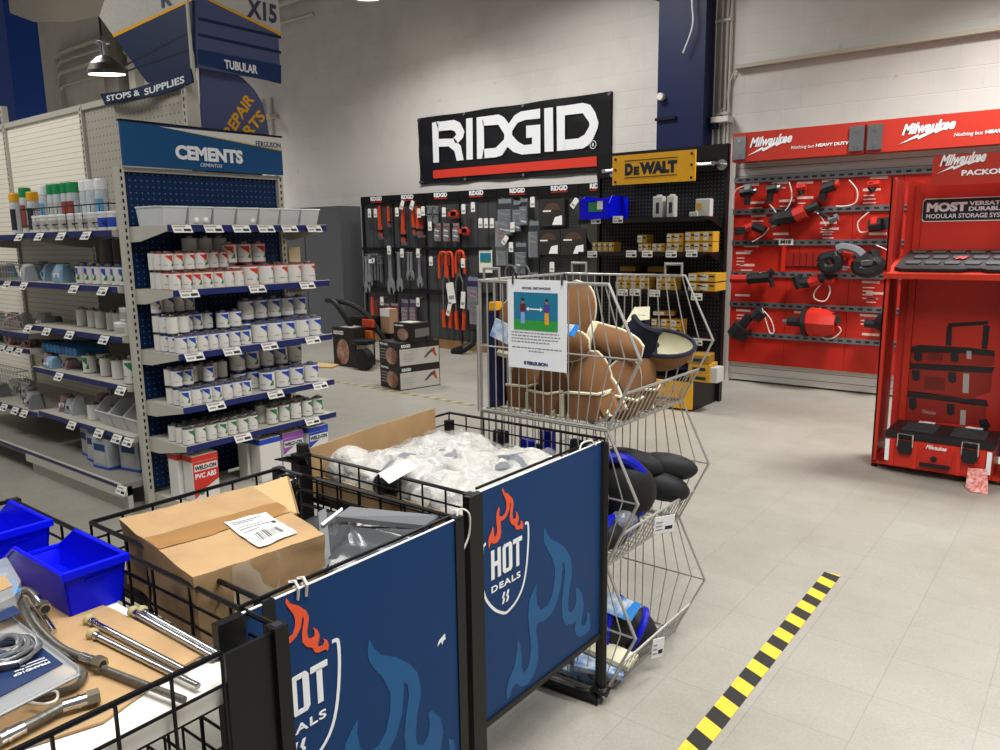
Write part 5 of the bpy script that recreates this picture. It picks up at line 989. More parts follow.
T_('right_angle_drill', 'black and red angled drill in the middle of the fourth rail', 'power tool', [('head', [(796, 276), (801, 288)], .055, gk), ('motor', [(801, 283), (812, 282)], .055, gk), ('body_shell', [(810, 283), (820, 279)], .06, rt), ('rear_grip', [(820, 279), (833, 279)], .045, gk), ('accent', [(826, 280), (835, 282)], .045, rt), ('tether', [(828, 277), (815, 291), (815, 299), (825, 301), (830, 292), (829, 284)], .007, wc), ('hanger', [(815, 281), (815, 280)], .02, gk)])
T_('work_light', 'black box shaped tool leaning at lower left of the red display', 'power tool', [('battery_box', [(736, 336), (743, 326)], .11, gk), ('tube_guard', [(742, 327), (750, 316)], .06, gk), ('side_bar', [(746, 330), (760, 311)], .03, rt), ('top_cap', [(755, 318), (762, 311)], .07, gk), ('tether', [(762, 308), (765, 318), (770, 333), (774, 331), (771, 320), (764, 311)], .006, wc), ('hanger', [(752, 320), (752, 319)], .02, gk)], 8.14)
T_('drain_gun', 'big round red motor tool on the fifth rail', 'power tool', [('body_shell', [(806, 322), (812, 322), (824, 323), (836, 324)], [.12, .15, .14, .1], rt), ('collar', [(804, 322), (808, 322)], .15, gk), ('chuck', [(788, 321), (802, 322)], .05, gk), ('spindle', [(783, 321), (789, 321)], .02, steel), ('rear_grip', [(832, 314), (838, 324)], .045, gk), ('tether', [(820, 308), (820, 326), (823, 338), (833, 338), (841, 331), (838, 326)], .006, wc), ('hanger', [(815, 320), (815, 319)], .02, gk)], 8.1)
T_('torch_head', 'black cone shaped tool at the right end of the fifth rail', 'power tool', [('barrel', [(865, 323), (878, 324)], .045, gk), ('cone', [(876, 324), (886, 323)], [.06, .13], gk), ('hanger', [(874, 323), (874, 322)], .02, gk)], 8.14)
# ================================================================ RED STORAGE STAND (right)
ST = thing('storage_stand', 'tall red sheet metal storage display stand at the right edge', 'display stand', (-.8, 5.95, 0))
sx0, sx1, sf, sb_ = -1.165, -.43, 5.72, 6.1; st = mat('stand_red', '#b5301f', .38)
m = MB(); m.box(sx0-.03, sx0, sf, sf+.035, .04, 1.96, st); m.box(sx0-.03, sx0-.02, sf, sb_+.02, .06, 1.96, rdk); m.build('side_upright', ST)
m = MB(); m.box(sx0+.06, sx0+.10, sb_-.04, sb_, .04, 1.94, st); m.build('inner_upright', ST)
m = MB(); m.box(sx1, sx1+.03, sf, sf+.035, .04, 1.96, st); m.box(sx1+.02, sx1+.03, sf, sb_+.02, .06, 1.96, rdk); m.build('side_upright', ST)
m = MB(); m.box(sx0, sx1, sb_, sb_+.015, .1, 1.97, mat('stand_panel_red', '#c2352a', .3)); m.build('back_panel', ST)
m = MB(); m.box(sx0-.03, sx1+.03, sf, sb_, .03, .05, st); m.build('base_plate', ST)
for x in (sx0-.015, sx1+.015):
    for y in (sf+.03, sb_-.02): m = MB(); m.cyl((x, y, 0), (x, y, .035), .02, black_m, 10); m.build('foot', ST)
zf, zb_ = 1.345, 1.475
m = MB(); m.slab([(0, sf-.03, zf-.035), (0, sf-.03, zf+.0), (0, sb_, zb_-.02), (0, sb_, zb_-.05)], X_, sx0-.03, sx1+.03, st); m.build('sloped_shelf', ST)
m = MB(); L = V((0, sb_-sf, zb_-.01-zf)); uu = L.normalized(); o = V((sx0+.02, sf, zf+.02)); w = sx1-sx0-.02; h = L.length-.02
m.prism([(0, .03), (.05, 0), (w*.55, 0), (w*.6, .02), (w*.7, .02), (w*.75, 0), (w, 0), (w, h), (.03, h)], o, X_, uu, -.01, .012, gk)
for r in range(3):
    for c in range(6):
        x = .06+c*.115+(.03 if r % 2 else 0); y = .08+r*.11; m.prism([(x, y), (x+.075, y), (x+.085, y+.035), (x+.075, y+.06), (x, y+.06), (x-.01, y+.035)], o, X_, uu, .012, .02, mat('tray_dark_grey', '#3a3b3d', .4))
m.text('M', o+X_*.33+uu*.17, X_, uu, .07, .05, redl, shear=.4, bold=.06, off=.021); m.build('mounting_tray', ST)
m = MB(); a = V((-.99, 5.9, 1.93)); m.prism([(0, .0), (.03, -.02), (.62, -.02), (.62, .17), (.02, .17), (0, .15)], a, X_, Z_, 0, .012, sr)
m.build('header_board', ST)
m = MB(); m.text('Milwaukee', (-.95, 5.886, 2.03), V((1, 0, .06)), Z_, .26, .07, whitev, shear=.45, bold=.035, off=.002); bolt(m, -.965, 1.985, .28, 5.884); m.text('PACKOUT', (-.82, 5.886, 1.965), X_, Z_, .28, .035, whitev, bold=.04, off=.002); m.build('header_lettering', ST)
m = MB(); a, b = aY(920, 199, sb_), aY(921, 222, sb_); z0, z1 = b.z, a.z; x0 = b.x+.0; m.prism([(.015, 0), (.64, 0), (.64, z1-z0), (.015, z1-z0), (0, z1-z0-.02), (0, .02)], (x0, sb_, z0), X_, Z_, 0, .003, whitev); m.prism([(.02, .006), (.64, .006), (.64, z1-z0-.006), (.02, z1-z0-.006), (.007, z1-z0-.022), (.007, .022)], (x0, sb_, z0), X_, Z_, .003, .004, mat('badge_grey', '#26272a', .5)); m.build('badge_plate', ST)
m = MB(); m.text('MOST', (x0+.03, sb_-.007, z0+.065), X_, Z_, .24, .062, whitev, bold=.06); m.text('VERSATILE', (x0+.28, sb_-.007, z0+.102), X_, Z_, .24, .028, whitev, bold=.04); m.text('DURABLE', (x0+.28, sb_-.007, z0+.066), X_, Z_, .2, .028, whitev, bold=.04); m.text('MODULAR STORAGE SYSTEM', (x0+.03, sb_-.007, z0+.022), X_, Z_, .5, .03, whitev, bold=.02); m.build('badge_lettering', ST)
# printed picture of the stacked boxes (a flat print on the panel)
m = MB(); prd, prk, prg = mat('print_box_red', '#8e2a22', .35), mat('print_box_black', '#2b2526', .35), mat('print_box_grey', '#a69c98', .35)
def pb(pts, mt, d=0): m.slab([aY(px, py, sb_-.002) for px, py in pts], -Y_, d, d+.001, mt)
def zq(pts): return [(880+a/3.75, 300+b/3.75) for a, b in pts]
pb(zq([(250, 100), (270, 98), (268, 170), (246, 170)]), prk); pb(zq([(388, 95), (412, 97), (402, 185), (380, 180)]), prk); pb(zq([(255, 88), (405, 78), (405, 92), (255, 102)]), prk)
pb(zq([(100, 180), (150, 168), (330, 178), (430, 190), (430, 212), (310, 200), (100, 195)]), prk); pb(zq([(100, 192), (310, 200), (430, 212), (428, 245), (330, 250), (100, 236)]), prd)
pb(zq([(105, 236), (430, 252), (420, 275), (100, 258)]), prk); pb(zq([(92, 258), (420, 275), (415, 345), (330, 372), (88, 340)]), prd)
pb(zq([(100, 340), (400, 375), (408, 400), (95, 362)]), prk); pb(zq([(82, 362), (320, 385), (400, 400), (395, 470), (80, 450)]), prd)
for a, b in (((128, 192), 44), ((265, 196), 44), ((120, 262), 48), ((256, 270), 48), ((108, 366), 52), ((250, 388), 52)):
    x, y = a; pb(zq([(x, y), (x+30, y+2), (x+30, y+b*.75), (x+15, y+b*.9), (x, y+b*.7)]), prk, .001)
for q in ([(325, 190), (343, 192), (343, 222), (325, 220)], [(312, 275), (335, 277), (332, 350), (310, 348)], [(302, 412), (322, 414), (320, 470), (300, 468)], [(95, 262), (100, 262), (98, 322), (90, 320)], [(85, 370), (90, 372), (86, 440), (80, 440)]): pb(zq(q), prg, .001)
for q in ([(180, 195), (235, 200), (235, 228), (180, 224)], [(168, 285), (245, 292), (243, 340), (165, 332)]): pb(zq(q), mat('print_box_dim', '#6c231e', .35), .001)
pb(zq([(370, 450), (400, 445), (415, 470), (400, 490), (375, 480)]), prk, .001)
a = aY(*zq([(158, 425)])[0], sb_-.003); m.text('Milwaukee', a, X_, Z_, .085, .03, prg, shear=.3); m.build('printed_picture', ST)
# the real storage box
bx = thing('modular_tool_box', 'red and black tool storage box on the red stand base', 'tool box', (-.79, 5.85, .051)); x0, x1, y0, y1 = -1.10, -.475, 5.64, 6.04; lr = mat('box_bright_red', '#c02c1c', .35)
m = MB(); m.cbox(x0, x1, y0, y1, .051, .245, lr, .012)
for x in (x0+.03, x1-.07, x0+.17, x1-.2): m.box(x, x+.03, y0-.012, y0+.01, .055, .23, lr)
m.box(x0+.22, x1-.22, y0-.015, y0+.01, .10, .2, mat('tool_red', '#b3261c')); m.build('case_body', bx)
m = MB(); m.cbox(x0-.005, x1+.005, y0-.005, y1, .245, .29, gk, .012); 
for k in range(2):
    for j in range(4): xx = x0+.08+k*.29; m.cbox(xx, xx+.2, y0+.07+j*.07, y0+.10+j*.07, .288, .302, mat('tray_dark_grey', '#3a3b3d'), .003)
m.box(x0+.14, x0+.24, y1-.07, y1-.04, .30, .306, whitev); m.box(x1-.2, x1-.1, y1-.07, y1-.04, .30, .306, whitev); m.build('lid', bx)
for x in (x0+.08, x1-.17):
    m = MB(); m.cbox(x, x+.09, y0-.025, y0, .17, .24, gk, .006); m.cbox(x+.01, x+.08, y0-.03, y0, .15, .19, gk, .006); s = m.build('latch', bx)
    m = MB(); m.tube([(x, y0-.02, .2), (x, y0-.02, .285), (x+.09, y0-.02, .285), (x+.09, y0-.02, .2)], .005, chrome, 6); m.build('wire_clasp', s)
for x in (x0+.005, x1-.03): m = MB(); m.box(x, x+.025, y0-.016, y0, .09, .235, whitev); m.build('corner_strip', bx)
m = MB(); m.cbox(x0+.22, x1-.23, y0-.03, y0-.01, .085, .11, gk, .005); m.cyl((x0+.3, y0-.02, .14), (x0+.3, y0-.0, .14), .02, gk); m.build('handle', bx)
m = MB(); m.text('Milwaukee', (x0+.25, y0-.017, .205), X_, Z_, .12, .03, whitev, shear=.4, bold=.02); m.build('lettering', bx)
m = MB(); P = [aY(960, 472, 5.6), aZ(962, 488, 0), aZ(970, 493, 0), aZ(990, 492, 0), aY(983, 474, 5.6), aY(979, 470, 5.6)]
P = [V((-.60, 5.615, .12)), V((-.6, 5.57, .01)), V((-.57, 5.50, .008)), V((-.47, 5.50, .006)), V((-.48, 5.57, .05)), V((-.50, 5.615, .13))]
m.add(P+[p+V((0, -.006, -.004)) for p in P], [(0, 1, 4, 5), (1, 2, 3, 4), (11, 10, 7, 6), (10, 9, 8, 7)], mat('red_flyer', '#c8453c', .35, noise=.5, scale=60, hex2='#e6c8c0')); m.thing('red_flyer', 'red and white product flyer leaning on the red tool box', 'flyer')
from mathutils import Euler
# ================================================================ WIRE DUMP BIN (three stacked baskets)
WX0, WX1, WXB, WY0, WY1 = -1.83, -1.285, -1.165, 2.22, 2.80
ZB = [.972, .487, .004]; HH = .49
wr = zinc
def hx_(z):   # front outline x at relative height
    t = z/HH; return WX1+(WXB-WX1)*(t/.51 if t < .51 else (1-t)/.49)
for k, zb in enumerate(ZB):
    t = thing('wire_dump_basket', f'chrome wire dump bin basket, {["top one with the suede pads", "middle one with blue and black pads", "bottom one on the floor"][k]}', 'basket', (-1.5, 2.5, zb))
    pro = [(WX0, 0), (WX0, HH), (WX1, HH), (WXB, HH*.51), (WX1, 0)]
    for nm, y in (('near_side', WY0), ('far_side', WY1)):
        m = MB(); R = .0055 if nm == 'near_side' else .0045
        m.tube([(x, y, zb+z) for x, z in pro+[pro[0]]], R, wr, 6); m.tube([(WX0, y, zb+HH*.51), (WXB, y, zb+HH*.51)], .0035, wr, 5)
        n = 15
        for i in range(1, n+1):
            f = i/(n+.4); x = WX0+(WX1-WX0)*f; e = max(0, (f-.72)/.28)*.085
            m.tube([(x, y, zb), (x+e, y, zb+HH*.51), (x, y, zb+HH)], .0025, wr, 5)
        m.build(nm, t)
    m = MB()
    for i in range(15): y = WY0+(WY1-WY0)*i/14; m.tube([(WX0, y, zb+HH), (WX0, y, zb), (WX1, y, zb)], .0025, wr, 5)
    for i in range(1, 10): x = WX0+(WX1-WX0)*i/9; m.tube([(x, WY0, zb+.003), (x, WY1, zb+.003)], .0025 if i < 9 else .005, wr, 5)
    m.tube([(WX0, WY0, zb+HH), (WX0, WY1, zb+HH)], .0055, wr, 6); m.tube([(WX0, WY0, zb+HH*.5), (WX0, WY1, zb+HH*.5)], .0035, wr, 5); m.build('back_and_floor', t)
    m = MB(); zt = HH*.27; xt = WX1+(WXB-WX1)*(zt/HH/.51)
    for i in range(17): y = WY0+(WY1-WY0)*i/16; m.tube([(WX1, y, zb), (xt, y, zb+zt)], .0025, wr, 5)
    m.tube([(xt, WY0, zb+zt), (xt, WY1, zb+zt)], .005, wr, 6); m.tube([(WX1, WY0, zb), (WX1, WY1, zb)], .005, wr, 6); m.build('front_lip', t)
    if k == 0:
        for (x0, x1, y) in ((-1.808, -1.738, WY0), (-1.80, -1.73, WY1), (-1.37, -1.30, WY1)):
            m = MB(); m.tube([(x0, y, zb+HH), (x0, y, zb+HH+.045), (x1, y, zb+HH+.045), (x1, y, zb+HH)], .0045, wr, 6); m.build('top_loop', t)
    if k == 0:
        m = MB(); m.tube([(WX0, WY0-.012, zb+.4), (WX0, WY0-.012, zb), (WX0, WY0-.012, zb)], .006, wr, 6); m.build('corner_post', t)
def lipcard(p, w, h, label, tilt=.0):
    m = MB(); r = V((.5, .86, 0)).normalized(); u = V((.12, -.07, 1)).normalized(); n = r.cross(u); m.prism([(0, 0), (w, 0), (w, h), (0, h)], p, r, u, .0, .002, whitev)
    for k in range(3): m.prism([(w*.08, h*(.2+.22*k)), (w*(.4 if k else .45), h*(.2+.22*k)), (w*.4, h*(.27+.22*k)), (w*.08, h*(.27+.22*k))], p, r, u, .002, .003, mat('faint_print', '#8e8c88'))
    m.prism([(w*.55, h*.2), (w*.92, h*.2), (w*.92, h*.4), (w*.55, h*.4)], p, r, u, .002, .003, ink)
    m.tube([V(p)+r*w*.5+u*h, V(p)+r*w*.5+u*h+V((-.01, 0, .015))], .002, wr, 5); m.thing('price_card', label, 'price card')
lipcard((-1.222, 2.45, .545), .085, .068, 'white price card clipped to the middle wire basket lip')
lipcard((-1.215, 2.44, .06), .05, .085, 'white price card clipped to the bottom wire basket lip')
# distancing notice
nx0 = aY(508, 279, 2.205).x; nx1 = aY(567, 283, 2.205).x; nz1 = aY(508, 279, 2.205).z; nz0 = aY(507, 366, 2.205).z
NT = thing('paper_notice', 'white SOCIAL DISTANCING notice hung on the wire dump bin', 'notice', ((nx0+nx1)/2, 2.205, nz0))
nw, nh = nx1-nx0, nz1-nz0; o = V((nx0, 2.205, nz0))
m = MB(); m.prism([(0, 0), (nw, 0), (nw, nh), (0, nh)], o, X_, Z_, 0, .003, mat('notice_white', '#dcdfe3', .4)); m.build('sheet', NT)
m = MB(); m.prism([(nw*.11, nh*.44), (nw*.86, nh*.44), (nw*.86, nh*.86), (nw*.11, nh*.86)], o, X_, Z_, .003, .004, mat('notice_teal', '#1d6f8e', .5)); m.prism([(nw*.11, nh*.44), (nw*.86, nh*.44), (nw*.86, nh*.55), (nw*.11, nh*.55)], o, X_, Z_, .004, .0045, mat('notice_green', '#2f8f3c', .5))
def fig(cx, top, leg):
    sk = mat('print_skin', '#a5705a', .6)
    m.prism([(nw*(cx+.025*math.cos(a*.63)), nh*(.76+.024*math.sin(a*.63))) for a in range(10)], o, X_, Z_, .0045, .005, sk); m.prism([(nw*(cx-.03), nh*.765), (nw*(cx+.03), nh*.765), (nw*(cx+.02), nh*.795), (nw*(cx-.02), nh*.795)], o, X_, Z_, .005, .0055, ink)
    m.prism([(nw*(cx-.045), nh*.64), (nw*(cx+.045), nh*.64), (nw*(cx+.05), nh*.73), (nw*(cx-.05), nh*.73)], o, X_, Z_, .0045, .005, top); m.prism([(nw*(cx-.035), nh*.51), (nw*(cx+.035), nh*.51), (nw*(cx+.035), nh*.64), (nw*(cx-.035), nh*.64)], o, X_, Z_, .0045, .005, leg)
fig(.27, mat('print_maroon', '#5e2130', .5), mat('print_light_blue', '#7f9ad0', .5)); fig(.68, mat('print_violet', '#4a3f86', .5), mat('print_ochre', '#d8942a', .5))
m.prism([(nw*.33, nh*.675), (nw*.37, nh*.70), (nw*.37, nh*.682), (nw*.57, nh*.682), (nw*.57, nh*.70), (nw*.61, nh*.675), (nw*.57, nh*.65), (nw*.57, nh*.668), (nw*.37, nh*.668), (nw*.37, nh*.65)], o, X_, Z_, .0045, .005, whitev); m.build('picture', NT)
m = MB(); m.text('SOCIAL DISTANCING', o+X_*nw*.26+Z_*nh*.895, X_, Z_, nw*.48, nh*.025, inkblue, bold=.02, off=.003); m.text('FERGUSON', o+X_*nw*.33+Z_*nh*.045, X_, Z_, nw*.36, nh*.04, inkblue, bold=.05, off=.003)
m.box(nx0+nw*.28, nx0+nw*.315, 2.2015, 2.202, nz0+nh*.045, nz0+nh*.085, inkblue)
fpn = mat('notice_print', '#77797d', .6)
for r, (a, b) in enumerate([(.06, .88), (.06, .88), (.06, .86), (.06, .7), None, (.07, .92), (.36, .62)] if False else [(.06, .88), (.06, .9), (.06, .86), (.06, .72), (.07, .92), (.36, .62)]):
    z = .40-.035*r-(.03 if r > 3 else 0); x = a
    while x < b: w = rnd.uniform(.03, .07); m.prism([(nw*x, nh*z), (nw*min(x+w, b), nh*z), (nw*min(x+w, b), nh*(z+.013)), (nw*x, nh*(z+.013))], o, X_, Z_, .003, .0035, fpn); x += w+.015
m.build('lettering', NT)
for f in (.1, .93): m = MB(); m.tube(smooth_pts([(nx0+nw*f, 2.2, nz1-.015), (nx0+nw*f+.004, 2.195, nz1+.01), (nx0+nw*f, 2.215, nz1+.02), (nx0+nw*f, 2.225, nz1-.01)]), .003, black_m, 6); m.build('cable_tie', NT)
# suede pads
sue, crm, nvy = mat('tan_suede', '#865f3e', .9, noise=.18, scale=18), mat('cream_leather', '#cfcab0', .6), mat('navy_foam', '#191c2c', .8)
lblp = mat('printed_label', '#c9d2dc', .4, noise=.7, scale=30, hex2='#3b76b4')
def pad(loc, rot, W_, H_, label, cur=.85, band=False, grp=None, tag_=False, flap=True):
    W_ *= .86; H_ *= .86
    # upright dome shell (front toward -Y) with a lower tan flap edged in cream; local origin at its foot
    t = thing('knee_pad', label, 'knee pad', (0, 0, 0), grp); D = W_*.32
    def shell(off, W2, H2, mt, nm, inner=.012):
        m = MB()
        def f(u, v, o):
            a = (u-.5)*2; wv = W2/2*math.sqrt(max(.04, 1-(max(0, v-.4)/.63)**2)); x = a*wv; y = D*cur*.8*(x/(W2/2))**2-off-o; z = v*H2; y += .12*H2*(v-.3)**2*2
            return V((x, y, z))
        g = [[f(i/12, j/10, 0) for i in range(13)] for j in range(11)]; g2 = [[f(i/12, j/10, inner) for i in range(13)] for j in range(11)]
        vs = [p for r in g for p in r]+[p for r in g2 for p in r]; n = 143; fs = []
        for j in range(10):
            for i in range(12):
                a = j*13+i; fs.append((a, a+13, a+14, a+1)); fs.append((n+a, n+a+1, n+a+14, n+a+13))
        bd = [i for i in range(13)]+[13*j+12 for j in range(1, 11)]+[130+i for i in range(11, -1, -1)]+[13*j for j in range(9, 0, -1)]
        for a, b in zip(bd, bd[1:]+bd[:1]): fs.append((a, b, n+b, n+a))
        m.add(vs, fs, mt); o = m.build(nm, t, True)
        if nm == 'suede_shell': q = MB(); q.tube([g[0][0]]+[g[j][0] for j in range(1, 11)]+g[10][2:11:4]+[g[j][12] for j in range(10, -1, -1)], .005, crm, 6); q.build('edge_binding', t, True)
        return o
    shell(0, W_, H_, sue, 'suede_shell'); shell(-.016, W_*.96, H_*.97, nvy, 'foam_liner', .014)
    if flap:
        m = MB(); h2 = H_*.40; w2 = W_*1.0; y0 = -.035
        m.add([(-w2/2, D*.6+y0, 0), (-w2*.3, y0-.01, 0), (w2*.3, y0-.01, 0), (w2/2, D*.6+y0, 0), (-w2/2-.005, D*.6+y0, h2*.85), (-w2*.32, y0-.02, h2), (w2*.32, y0-.02, h2), (w2/2+.005, D*.6+y0, h2*1.1),
               (-w2/2, D*.6+y0+.015, 0), (-w2*.3, y0+.005, 0), (w2*.3, y0+.005, 0), (w2/2, D*.6+y0+.015, 0), (-w2/2-.005, D*.6+y0+.015, h2*.85), (-w2*.32, y0-.005, h2), (w2*.32, y0-.005, h2), (w2/2+.005, D*.6+y0+.015, h2*1.1)],
              [(0, 1, 5, 4), (1, 2, 6, 5), (2, 3, 7, 6), (9, 8, 12, 13), (10, 9, 13, 14), (11, 10, 14, 15), (4, 5, 13, 12), (5, 6, 14, 13), (6, 7, 15, 14), (8, 9, 1, 0), (9, 10, 2, 1), (10, 11, 3, 2), (0, 4, 12, 8), (3, 11, 15, 7)], sue); m.build('front_flap', t)
        m = MB(); m.tube([(-w2/2-.005, D*.6+y0, h2*.87), (-w2*.32, y0-.02, h2+.003), (w2*.32, y0-.02, h2+.003), (w2/2+.005, D*.6+y0, h2*1.12)], .005, crm, 6)
        m.box(-w2/2-.012, -w2/2+.004, D*.6+y0-.03, D*.6+y0+.02, 0, h2*.85, crm); m.tube([(-w2*.4, y0+.01, .006), (w2*.4, y0+.01, .006)], .014, crm, 6); m.build('cream_trim', t)
    else:
        m = MB(); m.tube(smooth_pts([(W_/2*a, D*cur*.8*a*a-.008, H_*.03) for a in (-1, -.5, 0, .5, 1)], 3), .014, crm, 6); m.build('cream_trim', t)
    if tag_: m = MB(); m.T = Matrix.Translation((0, -.05, H_*.5)) @ Matrix.Rotation(.3, 4, 'Y'); m.box(-W_*.3, W_*.3, -.012, -.006, -.035, .035, lblp); m.build('paper_label', t)
    t.location = loc; t.rotation_euler = rot; return t
zb = ZB[0]+.008
pad((-1.735, 2.36, zb), (0, 0, .1), .16, .24, 'upright suede pad at the lower left corner of top basket')
pad((-1.60, 2.33, zb), (0, 0, -.15), .17, .22, 'upright suede pad second from left along the basket floor')
pad((-1.43, 2.33, zb), (0, 0, .25), .19, .27, 'tall upright suede pad, third from left behind the notice corner')
pad((-1.755, 2.285, zb+.20), (.05, .1, .2), .15, .24, 'domed suede pad with printed label at upper left of notice', flap=False, tag_=True)
pad((-1.60, 2.44, zb+.26), (-.05, .25, .1), .19, .25, 'tall domed suede pad peeking above the right side of notice', flap=False)
pad((-1.56, 2.30, zb+.245), (0, 1.45, .1), .13, .16, 'suede pad lying sideways directly right of the notice', flap=False)
pad((-1.47, 2.40, zb+.275), (.15, 1.75, .15), .13, .24, 'long suede pad lying sideways in the middle of the top basket', flap=False)
pad((-1.36, 2.36, zb+.0), (.1, -.5, -.5), .17, .19, 'suede pad with cream edge tipped at the lower front of top basket', tag_=False)
pad((-1.36, 2.40, zb+.0), (.1, .25, .75), .17, .24, 'leaning suede pad behind the wire lip, near end')
pad((-1.35, 2.54, zb+.01), (.1, .1, .85), .17, .23, 'leaning suede pad behind the wire lip, middle')
pad((-1.55, 2.66, zb), (0, .1, .3), .2, .26, 'suede pad standing at the back of the top basket'); pad((-1.72, 2.62, zb), (0, 0, -.2), .2, .27, 'suede pad at the far left back of the top basket')
def packlabel(p, w, h, r, u, label):
    m = MB(); m.prism([(0, 0), (w, 0), (w*1.0, h), (w*.1, h)], p, r, u, 0, .004, lblp); m.prism([(w*.8, 0), (w, 0), (w, h), (w*.85, h)], p, r, u, .004, .005, mat('label_cyan_blue', '#2277c0', .4)); m.thing('package_card', label, 'packaging')
bw_ = thing('open_knee_pad', 'open suede pad with cream lining bulging toward the far end of the top basket', 'knee pad', (-1.32, 2.66, zb+.1)); m = MB(); RB = Matrix.Translation((-1.31, 2.65, zb+.24)) @ Euler((.5, .1, .45)).to_matrix().to_4x4()
for nm, rr2, mt in (('suede_shell', 1., sue), ('cream_lining', .93, crm)):
    m = MB(); m.grid(lambda u, v: RB @ V((.13*rr2*math.cos(u*6.2832)*math.sin(v*1.5708), .085*rr2*math.sin(u*6.2832)*math.sin(v*1.5708), -.12*rr2*math.cos(v*1.5708))), 24, 8, mt); m.build(nm, bw_, True)
m = MB(); m.tube([RB @ V((.128*math.cos(a*.2618), .083*math.sin(a*.2618), 0)) for a in range(25)], .008, nvy, 6); m.build('navy_rim', bw_, True)
packlabel((-1.548, 2.235, 1.28), .115, .05, V((1, .1, -.03)), V((0, .7, .7)), 'white and blue package card at right of the notice')
m = MB(); m.slab([(-1.40, 2.55, 1.30), (-1.31, 2.56, 1.315), (-1.32, 2.58, 1.36), (-1.38, 2.58, 1.355)], V((0, -1, .2)).normalized(), 0, .006, crm); m.box(-1.38, -1.33, 2.56, 2.60, 1.15, 1.33, nvy); m.thing('cream_flap', 'cream leather flap sticking up in the middle of top basket', 'pad flap')
m = MB(); m.box(-1.82, -1.79, 2.26, 2.30, zb+.37, zb+.40, yellow); m.cbox(-1.82, -1.79, 2.25, 2.33, zb, zb+.37, mat('shaded_pack_blue', '#0e1638', .5), .008); m.thing('blue_pad_pack', 'tall blue pack with yellow top in the left corner of top basket', 'packaging')  # pack blue darkened: the shadow in the basket corner is in its colour
for k, (x, y, z, rx, ry, rz_, w, h) in enumerate([(-1.67, 2.44, zb+.0, 0, .1, .2, .10, .30), (-1.52, 2.46, zb, 0, -.1, 0, .12, .28), (-1.42, 2.52, zb+.12, .2, .5, .3, .14, .22), (-1.38, 2.48, zb+.04, 0, .2, .6, .12, .22), (-1.36, 2.60, zb+.03, 0, .1, .7, .12, .2), (-1.50, 2.70, zb+.05, 0, .3, .2, .16, .24)]):
    m = MB(); m.T = Matrix.Translation((x, y, z)) @ Euler((rx, ry, rz_)).to_matrix().to_4x4(); m.grid(lambda u, v: V(((u-.5)*w*(1-.5*max(0, v-.6)), .04*(2*u-1)**2, v*h)), 8, 8, nvy); m.grid(lambda u, v: V(((.5-u)*w*(1-.5*max(0, v-.6)), .04*(2*u-1)**2+.02, v*h)), 8, 8, mat('black_lining', '#101116', .8))
    m.tube([V(((u/8-.5)*w*.8, .04*(2*u/8-1)**2+.01, h)) for u in range(9)], .012, nvy, 6); m.tube([V((-w/2, .05, v*h/6)) for v in range(6)], .008, crm, 6)
    m.thing('dark_foam_pad', f'dark navy foam pad, {ORD[k]} from the near left inside the top basket', 'foam pad', 'dark foam pads among the suede ones', smooth=True)
# blue and black pads in the middle basket
blkf, blus = mat('black_foam', '#1c1c1f', .6, noise=.2, scale=14), mat('blue_strap', '#0b18b0', .45)
def ellip(m, c, s, rot, mt, seg=18, rings=12):
    q = MB(); q.sphere((0, 0, 0), 1, mt, seg, rings, s); R = Matrix.Translation(c) @ rot.to_matrix().to_4x4(); m.add([R @ v for v in q.v], q.f, mt)
def bluepad(c, s, e, label, strap=True, arc=None):
    t = thing('gel_knee_pad', label, 'knee pad', (c[0], c[1], c[2]-s[2])); m = MB(); ellip(m, c, s, Euler(e), blkf); m.build('padded_cup', t, True)
    if strap:
        m = MB(); R = Matrix.Translation(c) @ Euler(e).to_matrix().to_4x4()
        m.tube([R @ V((s[0]*.3, s[1]*1.0*math.cos(a*.3), s[2]*1.0*math.sin(a*.3))) for a in range(22)], .014, blus, 7)
        m.build('strap', t, True)
    if arc: m = MB(); m.tube(smooth_pts(arc, 5), .02, blus, 8); m.build('loop_strap', t, True)
zc = ZB[1]
bluepad((-1.30, 2.70, zc+.24), (.125, .05, .055), (.1, .1, .5), 'upper black knee pad bulging out of the middle basket far end', False)
bluepad((-1.31, 2.66, zc+.175), (.125, .06, .06), (.2, .25, .4), 'lower black knee pad below its twin at the far end', False)
bluepad((-1.36, 2.46, zc+.20), (.13, .09, .13), (.3, 0, .4), 'black pad under the big blue looped strap', False, [(-1.46, 2.36, zc+.22), (-1.42, 2.36, zc+.32), (-1.33, 2.40, zc+.34), (-1.28, 2.46, zc+.28), (-1.27, 2.48, zc+.20), (-1.29, 2.46, zc+.12)])
bluepad((-1.38, 2.60, zc+.27), (.12, .06, .045), (0, .3, .6), 'dark brown black pad lying on top of the middle heap', False)
bluepad((-1.38, 2.34, zc+.07), (.1, .08, .06), (0, .2, .2), 'black pad with blue band low at the near corner of middle basket')
bluepad((-1.52, 2.36, zc+.1), (.1, .07, .09), (0, .5, .1), 'black pad with blue band behind the large sign panel edge')
bluepad((-1.38, 2.48, zc+.08), (.09, .07, .06), (.4, .5, 1.), 'black pad pressed against the middle basket lip')
bluepad((-1.68, 2.40, zc+.12), (.1, .08, .11), (0, .2, 1.), 'black pad at the left end of the middle basket floor')
